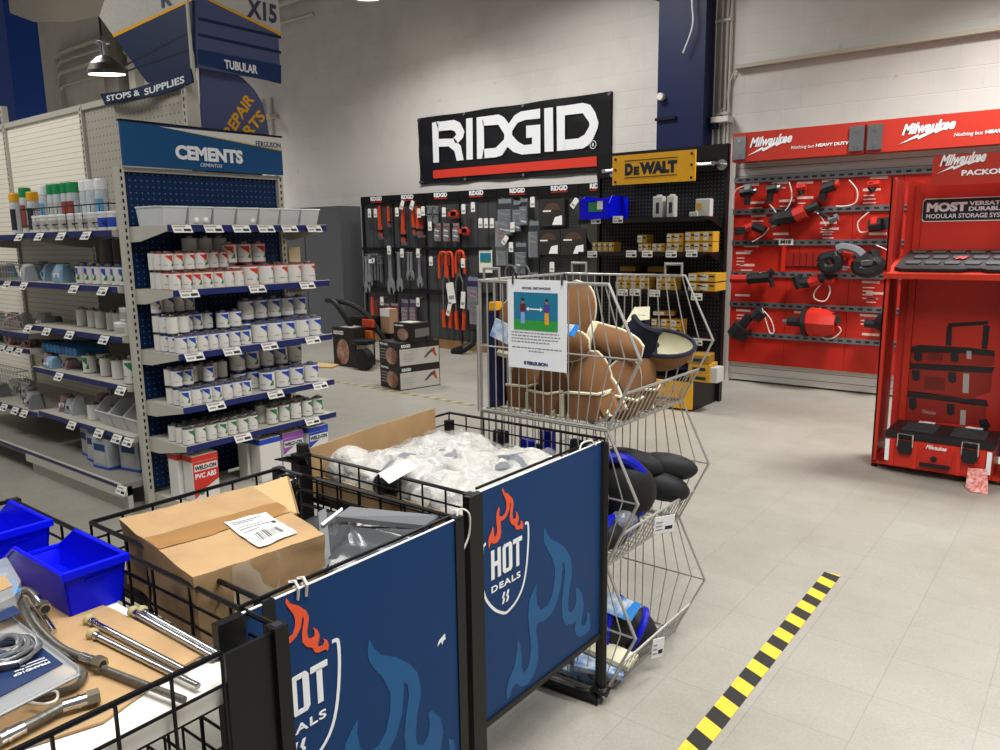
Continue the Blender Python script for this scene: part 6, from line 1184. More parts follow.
for k, (x, mt) in enumerate([(-1.78, nvy), (-1.72, blus), (-1.65, nvy), (-1.58, blkf), (-1.5, nvy), (-1.44, blus), (-1.38, blkf), (-1.74, blkf), (-1.62, blus)]):
    m = MB(); y = 2.27+.05*(k % 3); m.T = Matrix.Translation((x, y, zc+.006)) @ Matrix.Rotation(.1*math.sin(k*2), 4, 'Y'); m.cbox(-.03, .03, -.015, .015, 0, .40-.03*(k % 4), mt, .01)
    m.thing('folded_strap_pack', f'{"blue" if mt is blus else "dark"} folded pad strap, {ORD[k]} from left behind the black rail', 'strap', 'folded straps standing in the middle basket')
packlabel((-1.57, 2.232, zc+.28), .09, .07, V((1, 0, .2)), V((0, .1, 1)), 'blue white package card behind the bagged goods in middle basket')
m = MB(); ellip(m, (-1.33, 2.42, zc+.09), (.05, .07, .06), Euler((0, .3, 0)), mat('crinkled_film', '#9fa6b4', .2, noise=.5, scale=40, alpha=.55)); m.thing('film_wrapped_pack', 'clear film wrapped pack at the near lip of middle basket', 'packaging')
# bottom basket
zc = ZB[2]
bluepad((-1.36, 2.53, zc+.11), (.12, .08, .08), (0, .45, .5), 'folded black and blue pad near the floor in the bottom basket')
bluepad((-1.42, 2.45, zc+.14), (.13, .1, .1), (0, .1, .2), 'black pad under blue packaging in the bottom basket')
packlabel((-1.47, 2.36, zc+.235), .2, .09, V((1, .15, -.15)), V((0, .8, .35)), 'blue printed card on top of the bottom basket pads')
for k, (x, y, a) in enumerate([(-1.44, 2.27, .2), (-1.38, 2.30, -.2), (-1.34, 2.27, .5), (-1.33, 2.34, .1)]):
    m = MB(); m.T = Matrix.Translation((x, y, zc+.01+.022*k)) @ Matrix.Rotation(a, 4, 'Z') @ Matrix.Rotation(.15, 4, 'Y'); m.cbox(-.09, .09, -.05, .05, 0, .02, [lblp, mat('brown_print', '#b39a7c', .5, noise=.6, scale=25, hex2='#5b4435'), lblp, crm][k], .004)
    m.thing('flat_package', f'flat printed package, {["lowest", "second", "third", "topmost"][k]} of the pile in the bottom basket', 'packaging')
bluepad((-1.62, 2.36, zc+.12), (.08, .08, .1), (0, 0, 0), 'blue strapped pad seen under the large sign panel', True)
# ================================================================ HOT DEALS WIRE BINS (foreground)
pblue, flb, flo = mat('panel_blue', '#0e3563', .4, spec=.15), mat('flame_blue', '#215788', .4, noise=.08, scale=25, spec=.15), mat('flame_orange', '#e0532c', .4)
def side_grid(m, p0, p1, z0, z1, n, zs, r=.004, mt=black_w):
    p0, p1 = V(p0), V(p1)
    for i in range(n+1): p = p0+(p1-p0)*i/n; m.tube([(p.x, p.y, z0), (p.x, p.y, z1)], r*.8, mt, 5)
    for z in zs: m.tube([(p0.x, p0.y, z), (p1.x, p1.y, z)], r*.8, mt, 5)
    m.tube([(p0.x, p0.y, z1), (p1.x, p1.y, z1)], r*1.35, mt, 6)
def post(m, x, y, z1, s=.014, z0=0.): m.box(x-s, x+s, y-s, y+s, z0, z1, black_m); m.box(x-s*.6, x+s*.6, y-s*.6, y+s*.6, z1, z1+.001, ink)
ZT = .948
def bin_frame(name, label, x0, x1, y0, y1, deck, front_panel, foot=False):
    t = thing(name, label, 'display bin', ((x0+x1)/2, (y0+y1)/2, 0))
    for nm, a, b, n in (('near_side_grid', (x0, y0), (x1, y0), 8), ('far_side_grid', (x0, y1), (x1, y1), 8), ('left_side_grid', (x0, y0), (x0, y1), 7)):
        m = MB(); side_grid(m, (*a, 0), (*b, 0), .30, ZT, n, (.30, .42, .54, .66, .78, .86, .905)); m.build(nm, t)
    for x, y in ((x0, y0), (x0, y1), (x1, y0), (x1, y1)):
        if (foot and (x, y) == (x1, y1)) or (deck == .80 and not foot and (x, y) == (x0, y0)): continue
        m = MB(); post(m, x, y, ZT+(.03 if x == x0 and foot and y == y0 else -.03 if x == x0 and foot else .004)); m.build('post', t)
    m = MB(); m.box(x0+.01, x1-.01, y0+.01, y1-(.01 if front_panel else .066), deck-(.015 if front_panel else .034), deck, white_p if not front_panel else black_m); m.build('deck', t)
    if not front_panel:
        m = MB(); side_grid(m, (x1, y0, 0), (x1, y1-.11, 0), .30, ZT, 8, (.42, .54, .66, .78, .89)); m.build('front_grid', t)
        m = MB(); m.box(x1-.004, x1+.004, y1-.105, y1, .02, ZT-.005, black_m); m.build('black_side_plate', t)
    return t
B1 = bin_frame('wire_display_bin', 'nearest black wire display bin holding blue bins, rods and hoses', -2.24, -1.10, -.06, .755, .885, False)
B2 = bin_frame('wire_display_bin', 'middle black wire display bin with HOT DEALS panel holding the taped box', -1.90, -1.20, .80, 1.348, .80, True)
B3 = bin_frame('wire_display_bin', 'farthest black wire display bin with HOT DEALS panel holding bagged white goods', -1.98, -1.283, 1.50, 2.20, .80, True, True)
m = MB()
m.tube(smooth_pts([(-1.272, 2.172, ZT-.005), (-1.272, 2.172, .5), (-1.272, 2.172, .10), (-1.272, 2.17, .05), (-1.30, 2.165, .022), (-1.36, 2.15, .018), (-1.98, 2.10, .018)], 4), .02, black_m, 8); m.build('bent_foot', B3)
def hot_panel(B, dv, x, label_nm='sign_panel'):
    dv = V(dv)
    def P(px, py): return aX(px, py, -1.27)+dv
    y0, y1, z0, z1 = 1.528+dv.y, (2.155 if dv.length < .01 else 2.112)+dv.y, .272+dv.z, ZT+.003
    m = MB(); m.box(x-.006, x, y0, y1, z0, z1, pblue); m.box(x-.004, x+.0008, y0, y1, z1-.0015, z1+.0008, whitev); m.tube([(x-.014, y0, z1+.006), (x-.014, y1, z1+.006)], .0042, black_w, 6); m.build(label_nm, B)
    m = MB(); m.box(x-.012, x+.008, y0-.055, y0, 0, ZT+.003, black_m); m.box(x-.010, x+.006, y0, y1, z0-.018, z0, black_m); m.box(x-.012, x+.004, y1, y1+.02, 0 if not dv.length < .01 else z0-.018, ZT, black_m); m.build('panel_frame', B)
    def sl(pts, d, mt, M): M.slab([P(*p) for p in pts], X_, d, d+.0006, mt)
    q1 = lambda L: [(470+a/7.69, 480+b/7.69) for a, b in L]; q2 = lambda L: [(480+a/4.6875, 560+b/4.6875) for a, b in L]
    m = MB(); fb = q1([(572, 352), (590, 410), (620, 455), (680, 480), (735, 530), (770, 590), (780, 660)])+q2([(430, 60), (418, 130), (412, 200), (414, 238), (430, 245), (445, 215), (450, 180), (447, 135), (458, 130), (478, 160), (485, 210), (480, 250), (472, 290), (476, 308), (490, 305), (500, 280), (498, 240), (512, 250), (517, 300), (513, 328), (490, 350), (465, 362), (448, 350), (442, 320), (450, 285), (436, 298), (400, 305), (385, 270), (382, 200), (388, 130), (398, 60), (395, 20), (386, 8), (385, 40), (378, 120), (362, 190), (335, 250), (300, 285), (268, 295), (262, 330), (270, 400), (272, 460), (255, 530), (225, 580), (190, 595), (170, 575), (150, 600), (138, 640), (125, 655), (122, 610), (135, 560), (160, 500), (172, 430), (175, 370), (188, 400), (195, 450), (193, 500), (205, 530), (225, 500), (235, 450), (238, 400), (230, 330), (224, 260), (230, 190), (250, 140), (265, 110), (262, 160), (268, 210), (285, 235), (315, 215), (335, 170), (348, 100), (350, 40)])+q1([(645, 660), (625, 590), (590, 530), (568, 480), (563, 420)])
    m.slab([P(*p) for p in fb], X_, .0005, .001, flb); m.build('pale_flame_print', B)
    m = MB(); fo = q1([(247, 58), (262, 90), (295, 110), (322, 140), (332, 175), (328, 220), (322, 255), (325, 290), (335, 300), (350, 290), (352, 262), (345, 238), (362, 252), (372, 285), (368, 315), (362, 340), (368, 352), (383, 345), (390, 325), (382, 308), (400, 320), (407, 350), (400, 382), (392, 370), (365, 382), (350, 378), (340, 350), (318, 340), (302, 310), (302, 275), (306, 230), (312, 190), (308, 165), (303, 195), (298, 230), (280, 275), (255, 305), (232, 315), (232, 350), (236, 400), (228, 445), (205, 480), (180, 490), (160, 480), (150, 500), (143, 525), (136, 490), (140, 450), (155, 415), (165, 385), (168, 355), (180, 375), (182, 410), (182, 435), (195, 435), (205, 405), (205, 370), (200, 330), (198, 280), (205, 240), (220, 205), (225, 230), (220, 260), (228, 280), (245, 280), (265, 260), (275, 225), (278, 185), (272, 150), (255, 115), (243, 85)])
    m.slab([P(*p) for p in fo], X_, .001, .0018, flo); m.build('orange_flame_print', B)
    # shield outline
    m = MB(); out = smooth_pts([P(*p) for p in [(485.6, 543.5), (483.6, 545.6), (482.5, 551), (482.3, 577), (482.6, 588), (486.4, 600.5), (495, 610), (503.5, 613)]], 3)+smooth_pts([P(*p) for p in [(503.6, 613), (507.7, 611.2), (516.3, 600.5), (522.7, 585.6), (526.2, 566), (528.0, 541), (527.9, 525), (526.6, 522.8), (524.6, 523.6)]], 3)
    vs = []
    for i, p in enumerate(out):
        a = out[max(i-1, 0)]; b = out[min(i+1, len(out)-1)]; tt = (b-a).normalized(); nn = V((0, -tt.z, tt.y))*.0042; vs += [V((x+.0012, p.y+nn.y, p.z+nn.z)), V((x+.0012, p.y-nn.y, p.z-nn.z))]
    m.add(vs, [(2*i+1, 2*i+3, 2*i+2, 2*i) for i in range(len(out)-1)], whitev); m.build('shield_outline', B)
    m = MB(); a, b, c = P(491, 580.6), P(521.6, 536), P(491, 551); h = (c-a).z; w = (b-a).y
    a.x = x
    st_ = h*.2   # H, O, T drawn as block letters
    def blk(pts, off=.0012): m.slab([V((x, a.y+p*w, a.z+q*h)) for p, q in pts], X_, off, off+.0006, whitev)
    blk([(0, 0), (.1, 0), (.1, .42), (.2, .42), (.2, 0), (.3, 0), (.3, 1), (.2, 1), (.2, .58), (.1, .58), (.1, 1), (0, 1)])
    blk([(.36, .1), (.41, 0), (.46, 0), (.46, .15), (.46, .85), (.46, 1), (.41, 1), (.36, .9)]); blk([(.56, 0), (.62, 0), (.67, .1), (.67, .9), (.62, 1), (.56, 1)]); blk([(.455, 0), (.565, 0), (.565, .13), (.455, .13)]); blk([(.455, .87), (.565, .87), (.565, 1), (.455, 1)])
    blk([(.70, .84), (1.0, .84), (1.0, 1), (.70, 1)]); blk([(.80, 0), (.90, 0), (.90, .86), (.80, .86)])
    a, b, c = P(491, 593.6), P(519.9, 571.2), P(491.2, 587); m.text('DEALS', V((x, a.y, a.z)), Y_, Z_, (b-a).y, (c-a).z, whitev, bold=.02, off=.0012, spacing=1.15)
    a = P(501.5, 604.5)
    for s in (0, .019): m.slab([V((x, a.y+s+p, a.z+q)) for p, q in [(0, 0), (.008, .0), (.015, .012), (.010, .018), (.016, .034), (.008, .034), (.001, .020), (.006, .014)]], X_, .0012, .0018, whitev)
    m.build('lettering', B)
hot_panel(B3, (0, 0, 0), -1.27)
hot_panel(B2, (.083, -.784, .007), -1.187)
m = MB(); m.slab([(-1.186, 1.255, .655), (-1.186, 1.262, .668), (-1.186, 1.283, .676), (-1.186, 1.284, .660), (-1.186, 1.278, .662), (-1.186, 1.272, .652), (-1.186, 1.268, .662)], X_, 0, .0006, whitev); m.build('torn_sticker', B2)
m = MB()
for y in (.865, .885): m.tube([(-1.196, y, .95+math.sin(0)*.0), (-1.205, y, .962), (-1.19, y, .967), (-1.18, y, .955), (-1.185, y, .93)], .003, wc, 5)
m.tube(smooth_pts([(-1.19, 1.34, .93), (-1.2, 1.36, .965), (-1.18, 1.375, .955), (-1.185, 1.38, .9), (-1.19, 1.36, .86)]), .0025, wc, 5); m.build('cable_tie', B2)
m = MB(); m.tube(smooth_pts([(-1.275, 2.03, .94), (-1.28, 2.05, .965), (-1.27, 2.09, .968), (-1.262, 2.11, .95)]), .003, wc, 5); m.build('cable_tie', B3)
# ---------------------------------------------------------------- middle bin contents
from mathutils import noise as NZ
def crumple_box(P4, h, z0, mt, amp, n=10, seed=0., taper=0.):
    # P4: four (x, y) corners, counter-clockwise; returns MB
    m = MB(); P4 = [V((*p, 0)) for p in P4]
    def pt(u, v, w):
        a = P4[0].lerp(P4[1], u); b = P4[3].lerp(P4[2], u); p = a.lerp(b, v); c = (P4[0]+P4[2])/2; p = p.lerp(c, taper*(1-w)); p = p+V((0, 0, z0+h*w))
        d = NZ.noise_vector((p+V((seed, 0, 0)))*9)*amp*(1.6-w*1.15) + NZ.noise_vector((p+V((0, seed, 0)))*26)*amp*.35
        return p+d
    k = lambda i: i/n
    m.grid(lambda u, v: pt(u, v, 1), n, n, mt); m.grid(lambda u, v: pt(1-u, v, 0), n, n, mt)
    m.grid(lambda u, v: pt(u, 0, v), n, n, mt); m.grid(lambda u, v: pt(1, u, v), n, n, mt); m.grid(lambda u, v: pt(1-u, 1, v), n, n, mt); m.grid(lambda u, v: pt(0, 1-u, v), n, n, mt)
    return m
CB = thing('cardboard_box', 'crumpled taped cardboard box with white shipping label in the middle bin', 'box', (-1.5, .93, .805))
zt = .972; C4 = [aZ(193, 578, zt), aZ(325, 534.5, zt), aZ(252, 486, zt), aZ(119.5, 519.5, zt)]; C4 = [(p.x, p.y) for p in C4]
m = crumple_box(C4, zt-.815, .815, card, .008, 14, 3., .04); m.build('carton', CB, True)
c0, c1, c2, c3 = [V((*p, zt)) for p in C4]
m = MB(); tp = mat('clear_brown_tape', '#9a7345', .2, coat=.4)
def topq(u, v, d=.0065): p = c0.lerp(c1, u).lerp(c3.lerp(c2, u), v); w = p; n_ = NZ.noise_vector((w+V((3., 0, 0)))*9)*.008*.45 + NZ.noise_vector((w+V((0, 3., 0)))*26)*.008*.35; return p+n_+V((0, 0, d*.35))
m.grid(lambda u, v: topq(.0+u*1.0, .42+v*.2, .006), 20, 5, tp)
rr = c1-c0
m.build('packing_tape', CB, True)
m = MB(); shl = mat('shipping_label', '#d5d4d2', .5)
LP = [aZ(223.5, 525, zt), aZ(258, 550.5, zt), aZ(297.5, 535.5, zt), aZ(266, 513.5, zt)]
def lq(u, v, d): p = LP[0].lerp(LP[1], u).lerp(LP[3].lerp(LP[2], u), v); n_ = NZ.noise_vector((p+V((3., 0, 0)))*9)*.0036 + NZ.noise_vector((p+V((0, 3., 0)))*26)*.0028; return p+n_+V((0, 0, d))
m.grid(lambda u, v: lq(u, v, .005), 12, 12, shl)
def lprt(u0, u1, v0, v1, mt): m.grid(lambda u, v: lq(u0+(u1-u0)*u, v0+(v1-v0)*v, .0056), 3, 6, mt)
fpr = mat('label_print_grey', '#85868a', .6)
for i in range(12): lprt(.60, .84, .22+i*.05, .22+i*.05+rnd.choice((.015, .03)), ink)
for u0, v1 in ((.08, .8), (.14, .6), (.28, .7), (.36, .85), (.46, .5)): lprt(u0, u0+.035, .1, v1, fpr)
lprt(.36, .44, .86, .95, ink); m.build('shipping_label', CB, True)
m = MB(); m.grid(lambda u, v: c0.lerp(c1, .3+u*.35)+V((0, 0, -.002-.11*v))+V((.0, -.012, 0))+NZ.noise_vector((c0.lerp(c1, .3+u*.35)+V((0, 0, -.11*v)))*20)*.006, 10, 8, mat('clear_film', '#d8cdb8', .12, alpha=.35)); m.build('side_tape', CB, True)
# pale box behind
m = MB(); P = [aZ(247, 477, 1.0), aZ(285, 478, 1.0), aZ(299, 515, .97), aZ(250, 520, .9)]
m.slab([aZ(236, 492, .965), aZ(287, 476, .985), aZ(297, 513, .93), aZ(262, 524, .90)], V((.1, -.1, 1)).normalized(), -.006, 0, cardlt); m.slab([aZ(287, 476, .985), aZ(289, 478, .975), aZ(299, 514, .915), aZ(297, 513, .93)], V((1, -.3, .3)).normalized(), 0, .004, card)
m.thing('cardboard_flap_box', 'pale open cardboard piece sticking up behind the taped box', 'cardboard')
# grey plastic film goods
film = mat('grey_plastic_film', '#4a4c4f', .25, alpha=.75, bump=.5, scale=9, coat=.4); dkb = mat('black_gloss_plastic', '#151516', .15, coat=.6)
def blob(c, s, mt, seed, amp=.02, name=None, label=None, cat=None, fr=9, build=True, seg=36, rings=20, rot=0., flat=None):
    q = MB(); q.sphere((0, 0, 0), 1, mt, seg, rings); R = Matrix.Rotation(rot, 3, 'Z'); o = []
    for v in q.v:
        f = V((abs(v.x)**.75*(1 if v.x > 0 else -1), abs(v.y)**.75*(1 if v.y > 0 else -1), abs(v.z)**.8*(1 if v.z > 0 else -1)))
        p = R @ V((f.x*s[0], f.y*s[1], f.z*s[2])); w = V(c)+p; d = 1-2*abs(NZ.noise(w*fr+V((seed, 0, 0)))); p = p*(1+.0)+v*(amp*d)+NZ.noise_vector(w*fr*2.5+V((0, seed, 0)))*amp*.4
        w = V(c)+p
        if flat is not None and w.z < flat: w.z = flat
        o.append(w)
    q.v = o
    if not build: return q
    return q.thing(name, label, cat, smooth=True)
blob((-1.42, 1.20, .855), (.2, .15, .05), film, 2.1, .02, 'plastic_film_bundle', 'grey clear plastic film bundle filling the right of the middle bin', 'packaging', flat=.803)
m = MB(); A0, A1, A2, A3 = aZ(345, 540, .9), aZ(410, 528, .91), aZ(432, 515, .93), aZ(352, 522, .92)
m.slab([aZ(336, 521, .93), aZ(350, 511, .94), aZ(440, 520, .93), aZ(425, 530, .91)], V((0, 0, 1)), 0, .012, mat('grey_tray_edge', '#6d6f72', .25)); m.slab([aZ(341, 528, .905), aZ(425, 530, .908), aZ(385, 552, .885), aZ(322, 562, .87)], V((0, 0, 1)), 0, .006, mat('smoked_sheet', '#4b4d50', .15, coat=.5)); m.thing('smoked_plastic_tray', 'smoky grey plastic tray with lighter rim lying in the middle bin', 'tray')
m = MB(); m.slab([aZ(318, 512, .94), aZ(325, 508, .945), aZ(330, 560, .90), aZ(322, 572, .89)], V((1, 0, .3)).normalized(), 0, .004, mat('grey_tray_edge', '#6d6f72', .25)); m.slab([aZ(321, 524, .935), aZ(342, 508, .945), aZ(343, 510, .945), aZ(323, 526, .935)], V((0, 0, 1)), 0, .002, whitev); m.thing('clear_plastic_sleeve', 'clear plastic sleeve with bright edge beside the taped box', 'packaging')
blob((-1.80, 1.30, .93), (.035, .03, .03), dkb, 5., .004, 'black_glossy_cap', 'glossy black rounded cap at the back corner of the middle bin', 'cap', flat=.80)
m = MB(); c = aZ(293, 462, .99); m.slab([c+V((-.06, -.02, 0)), c+V((-.01, -.01, .015)), c+V((.03, .02, .01)), c+V((.02, .04, -.02)), c+V((-.03, .0, -.005))], V((.2, -.3, 1)).normalized(), 0, .004, dkb); m.box(-1.985, -1.94, 1.455, 1.50, .68, .955, black_m); m.thing('black_plastic_scrap', 'torn black plastic draped over the corner posts', 'plastic')
# ---------------------------------------------------------------- farthest bin contents
m = MB(); bx0, bx1, by0, by1 = -1.955, -1.30, 1.53, 2.17
def wall(p0, p1, za, zb, mt=card):
    p0, p1 = V((*p0, 0)), V((*p1, 0)); d = (p1-p0).normalized(); nn = V((-d.y, d.x, 0))
    m.slab([p0+V((0, 0, .803)), p1+V((0, 0, .803)), p1+V((0, 0, zb)), p0.lerp(p1, .5)+V((0, 0, (za+zb)/2+.004)), p0+V((0, 0, za))], nn, 0, .005, mt)
wall((bx0, by0-.02), (bx0, 2.095), .965, .988); wall((bx0, by1), (bx1, by1), .86, .85); wall((bx0, by0), (bx1, by0), .87, .86); wall((bx1, by0), (bx1, by1), .86, .86); m.box(bx0, bx1, by0, by1, .802, .806, card)
m.thing('open_cardboard_box', 'open cardboard box with a tall left wall in the farthest bin', 'box')
bagw, bagg = mat('white_bagged_fabric', '#b4b1aa', .42, bump=1., scale=22, coat=.25), mat('grey_pad_in_bag', '#565a62', .35)
clearf = mat('clear_poly_film', '#c9ccce', .08, alpha=.18, coat=.5)
def bag(c, s, seed, label, patches=(), rot=0.):
    t = thing('white_bagged_item', label, 'bagged item', (c[0], c[1], c[2]-s[2])); q = blob(c, s, bagw, seed, .024, build=False, rot=rot, flat=.81, fr=13, seg=56, rings=32); q.build('white_fabric', t, True)
    q2 = blob(c, (s[0]*1.06, s[1]*1.06, s[2]*1.1), clearf, seed+2, .028, build=False, rot=rot, fr=14, flat=.808); q2.build('clear_bag', t, True)
    for (a, b, w, ln, ry) in patches:
        m = MB(); R = Matrix.Rotation(ry, 3, 'Z'); base = V(c)
        def f(u, v):
            d = R @ V(((u-.5)*w, (v-.5)*ln, 0)); x, y = a+d.x, b+d.y; k = 1-min(.98, abs(x/s[0])**2+abs(y/s[1])**2); return base+V((x, y, s[2]*1.10*math.sqrt(max(.02, k))+.012))
        m.grid(f, 6, 10, bagg); m.build('grey_pad', t, True)
bag((-1.72, 1.70, .868), (.17, .14, .055), 1., 'white bagged item at the near left with a grey strap', [(.02, -.06, .05, .16, .2), (.1, .04, .1, .12, .9)])
bag((-1.45, 1.66, .86), (.14, .11, .05), 4.3, 'white bagged item lowest near the panel edge')
bag((-1.74, 1.93, .872), (.15, .13, .055), 7.7, 'white bagged item at the far left beside the tall box wall')
bag((-1.46, 1.93, .862), (.14, .15, .05), 11.2, 'clear bag with grey pads at the far right of the farthest bin', [(0, 0, .11, .2, .6)])
bag((-1.60, 1.80, .895), (.13, .1, .04), 15., 'white bagged item on top in the middle of the heap', [(-.03, .0, .05, .17, .8)])
m = MB(); m.slab([aZ(378, 474, .95), aZ(407, 460, .955), aZ(419, 467, .955), aZ(389, 484, .95)], V((0, 0, 1)), 0, .002, tagw); m.thing('paper_slip', 'pale paper slip lying on the white bagged goods', 'paper')
blob((-1.86, 1.60, .88), (.08, .06, .07), bagw, 9., .015, 'folded_white_pack', 'small folded white pack against the near left of the tall box', 'packaging', flat=.81)
blob((-1.66, 1.56, .87), (.05, .03, .05), dkb, 12., .006, 'dark_wrapped_part', 'dark wrapped part pressed against the near rail of the farthest bin', 'packaging', flat=.81)
# ---------------------------------------------------------------- nearest bin contents
ZD = .886
m = MB(); cs = [aZ(115, 610, ZD+.004), aZ(202, 655, ZD+.004), aZ(168, 675, ZD+.004), aZ(103, 722, ZD+.004), V((-1.21, .32, ZD+.004)), V((-1.9, .3, ZD+.004)), V((-1.9, .62, ZD+.004))]
m.slab(cs, Z_, -.003, .001, card); m.thing('cardboard_sheet', 'flat cardboard sheet lying on the white board of the nearest bin', 'cardboard')
bbin = bb
def hopper(x0, x1, y0, y1, z0, z1, label):
    # stacking bin: closed high end at +x, open lowered end toward -x
    t = thing('blue_stacking_bin', label, 'bin', ((x0+x1)/2, (y0+y1)/2, z0)); m = MB(); th = .004; i = .010
    zf = z0+(z1-z0)*.45; L = x1-x0
    pr = [(x1-.012, z0), (x0+.02, z0), (x0, zf), (x0+L*.28, z1), (x1, z1)]
    for y, s in ((y0, 1), (y1, -1)): m.slab([(x, y+(i*s if z == z0 else 0), z) for x, z in pr], V((0, s, 0)), 0, th, bbin)
    m.box(x0+.02, x1-.012, y0+i, y1-i, z0, z0+th, bbin); m.add([(x1-.012, y0+i, z0), (x1, y0, z1), (x1, y1, z1), (x1-.012, y1-i, z0), (x1-.016, y0+i, z0), (x1-.004, y0, z1), (x1-.004, y1, z1), (x1-.016, y1-i, z0)], [(0, 3, 2, 1), (4, 5, 6, 7), (1, 2, 6, 5)], bbin)
    m.add([(x0+.02, y0+i, z0), (x0, y0, zf), (x0, y1, zf), (x0+.02, y1-i, z0)], [(0, 1, 2, 3), (3, 2, 1, 0)], bbin); m.build('bin_body', t)
    m = MB(); R = .0045
    for y in (y0, y1): m.tube([(x0, y, zf), (x0+L*.28, y, z1), (x1, y, z1)], R, bbin, 6)
    m.box(x1-.006, x1+.006, y0-.005, y1+.005, z1-.012, z1+.003, bbin); m.tube([(x0, y0, zf), (x0, y1, zf)], R, bbin, 6); m.build('rim', t)
    m = MB(); m.box(x1-.003, x1-.002+.002, (y0+y1)/2-.02, (y0+y1)/2+.02, z0+.07, z0+.073, bbin); m.build('label_lip', t)
hopper(-1.86, -1.545, .588, .712, ZD+.001, .985, 'bright blue stacking bin nearest the rods on the cardboard sheet')
hopper(-2.20, -1.885, .575, .705, ZD+.001, .985, 'bright blue stacking bin at the far left corner of the nearest bin')
def rod(p0, p1, label, wash=True, z=ZD+.012):
    a, b = aZ(*p0, z), aZ(*p1, z); t = thing('chrome_supply_tube', label, 'supply tube', (a.x, a.y, ZD+.002)); m = MB(); m.cyl(a, b, .0058, chrome, 10); m.build('tube', t, True)
    if wash:
        d = (b-a).normalized(); m = MB(); m.tube([a-d*.002, a+d*.003, a+d*.007], [.0115, .012, .0075], mat('cream_washer', '#a39668', .5), 16); m.cyl(a-d*.003, a-d*.002, .006, ink, 12); m.build('cone_washer', t, True); m = MB(); m.cyl(a+d*.012, a+d*.022, .008, chrome, 10); m.build('collar', t, True)
rod((88.8, 620), (187, 671), 'chrome tube with cream washer, left one of the two long tubes side by side')
rod((92.4, 634), (198, 686), 'chrome tube with cream washer, second of the two long tubes, ends by the rail')
rod((133, 611.6), (214, 657), 'chrome tube with cream washer lying closest to the far rail')
rod((142, 611), (221, 655), 'chrome tube lying just behind the one closest to the far rail')
rod((30, 596), (54, 632), 'short dark chrome pipe in front of the blue bin', False, ZD+.03)
hose = mat('braided_grey_hose', '#6d6a63', .35, metal=.5, noise=.4, scale=180); brs = mat('nickel_nut', '#a89f88', .3, metal=.9)
def flex(pts, r, label, nuts=(0, 1), zz_=ZD+.016, nutsz=1.7):
    P = smooth_pts([aZ(px, py, zz_+dz) for px, py, dz in pts], 5); t = thing('braided_supply_hose', label, 'hose', (P[0].x, P[0].y, ZD+.002)); m = MB(); m.tube(P, r, hose, 10); m.build('hose', t, True)
    for e in nuts:
        a, b = (P[0], P[1]) if e == 0 else (P[-1], P[-2]); d = (b-a).normalized(); m = MB(); m.tube([a-d*.022, a-d*.004], r*nutsz, brs, 6); m.build('hex_nut', t); m = MB(); m.tube([a-d*.004, a+d*.03], r*1.2, chrome, 12); m.tube([a+d*.005, a+d*.009], r*1.35, chrome, 12); m.build('crimp_sleeve', t, True)
        m = MB(); m.cyl(a-d*.0225, a-d*.021, r*1.1, ink, 12); m.build('nut_hole', t)
flex([(18, 596, .03), (28, 622, .02), (42, 640, .012), (58, 652, .01), (85, 662, .0), (120, 675, .0), (184, 700, 0)], .0062, 'long braided hose curving from the clear pack to the front rail', (0,), nutsz=1.5)
flex([(24, 600, .03), (36, 622, .022), (50, 638, .016), (66, 650, .012), (94, 661, .008)], .0062, 'braided hose ending in a brass lined nut beside the chrome tubes', (1,), nutsz=2.0)
flex([(84, 700, .004), (60, 708, .004), (34, 722, .004), (2, 738, .004)], .0085, 'thick grey connector hose with chrome nuts near the frame bottom', (0, 1), nutsz=1.5)
flex([(42, 605, .03), (30, 592, .035), (16, 590, .04)], .0075, 'short hose with open round nut in front of the blue bin', (0,), nutsz=1.7)
# clear clamshell pack with blue card and coiled hose
CP = thing('clamshell_pack', 'clear clamshell with navy card and coiled metal hose at the left edge', 'pack', (*aZ(20, 660, ZD+.03)[:2], ZD+.01))
clam = mat('clamshell_plastic', '#c8ccd0', .08, alpha=.3, coat=.5); ncard = mat('navy_pack_card', '#1d2f55', .45)
zc_ = ZD+.04
o3 = [aZ(px, py, zc_) for px, py in [(12, 618), (22, 626), (78, 668), (79, 675), (0, 715), (-40, 735), (-60, 640)]]
m = MB(); m.slab(o3, Z_, -.004, 0, clam); m.tube(o3+[o3[0]], .003, mat('clamshell_rim', '#8d9092', .2, alpha=.8), 6); m.build('plastic_shell', CP)
m = MB(); m.slab([aZ(px, py, zc_+.001) for px, py in [(24, 634), (63, 664), (0, 697), (-40, 715), (-40, 650)]], Z_, 0, .001, ncard)
a, b = aZ(49, 662, zc_+.003), aZ(13, 676, zc_+.003)
for k, (tx, f) in enumerate((('PFSAND1CF', 1.), ('Mechanical Face', .9), ('Connector Kit', .7))):
    r = (b-a).normalized(); u = Z_.cross(r)*1; o = a+u*(-.011*k)*-1 if False else a-u*(.010*k); m.text(tx, o, r, u, (b-a).length*f, .007 if k == 0 else .0045, whitev, bold=.02)
m.build('navy_card', CP)
m = MB()
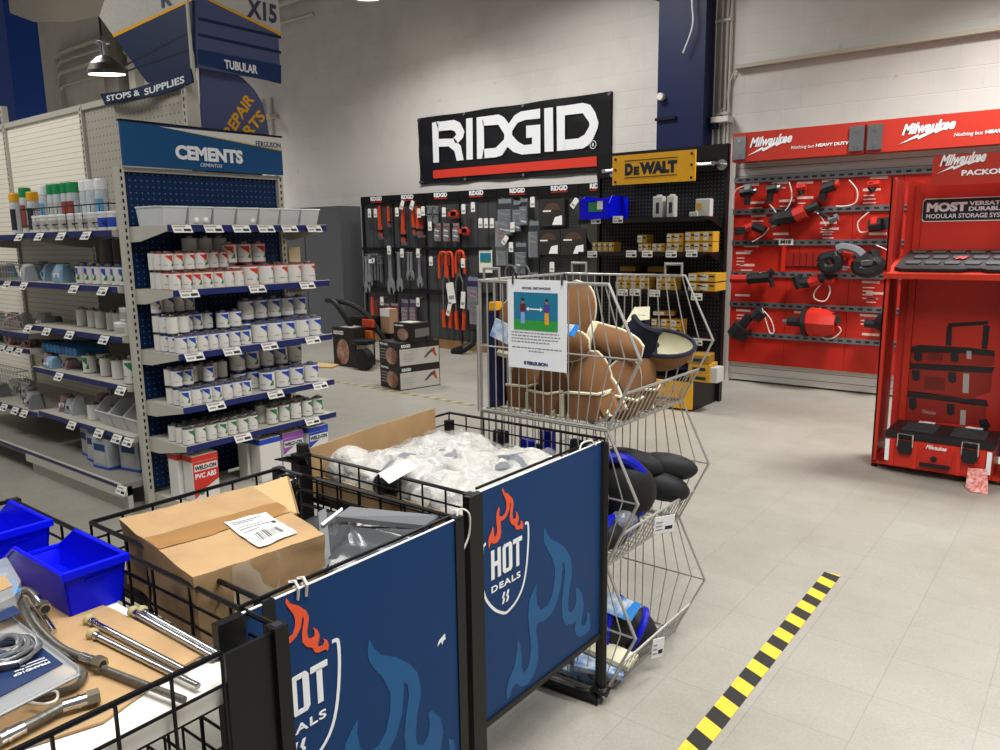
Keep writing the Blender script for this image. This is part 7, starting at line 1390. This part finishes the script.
m.tube([aZ(3, 652, zc_+.012)+V(((.062-.00033*a_)*math.cos(a_*.35), (.056-.0003*a_)*math.sin(a_*.35), .0035*math.sin(a_*.9)+.00012*a_)) for a_ in range(120)], .0036, mat('hose_steel', '#a5a7aa', .3, metal=.8, noise=.5, scale=300), 8)
m.build('coiled_hose', CP, True)
m = MB(); m.tube(smooth_pts([aZ(px, py, ZD+.015) for px, py in [(78, 668), (84, 674), (76, 686), (50, 694), (24, 698)]], 5), .006, mat('dark_tube', '#4a453e', .4), 8); m.tube(smooth_pts([aZ(px, py, ZD+.02) for px, py in [(30, 700), (48, 692), (57, 692), (56, 700), (44, 704), (28, 702)]], 5), .0022, wc, 6); m.thing('dark_tubing_loop', 'dark tube and thin white tie loop poking out under the clamshell', 'tubing', smooth=True)
m = MB(); P = [aZ(px, py, ZD+.06+.0) for px, py in [(-10, 572), (8, 566), (22, 590), (16, 606), (-10, 618)]]; m.slab(P, Z_, 0, .02, mat('clear_bag', '#aab2b8')); m.slab([p+V((0, 0, .021)) for p in [aZ(-8, 590, ZD+.06), aZ(6, 586, ZD+.06), aZ(14, 596, ZD+.06), aZ(-8, 606, ZD+.06)]], Z_, 0, .001, card)
m.slab([p+V((0, 0, .022)) for p in [aZ(8, 592, ZD+.055), aZ(14, 588, ZD+.055), aZ(22, 602, ZD+.055), aZ(16, 606, ZD+.055)]], Z_, 0, .001, mat('label_cyan_blue', '#2277c0', .4)); m.slab([p for p in [aZ(-8, 612, ZD+.062), aZ(14, 606, ZD+.062), aZ(22, 613, ZD+.06), aZ(-8, 625, ZD+.06)]], Z_, 0, .001, ncard)
m.thing('fitting_pack', 'clear pack with tan and bright blue labels at the left edge by the blue bin', 'pack')
m = MB(); a = aZ(34, 606, ZD+.035); m.grid(lambda u, v: aZ(30+u*16, 607-u*3, ZD+.02+.035*v)+V((.004*math.sin(u*5), 0, 0)), 6, 4, tagw); m.grid(lambda u, v: aZ(46-u*16, 604+u*3, ZD+.02+.035*v)+V((.004*math.sin((1-u)*5), .001, 0)), 6, 4, tagw); m.thing('paper_tag', 'curled pale paper tag tied to the hose in front of the blue bin', 'tag')
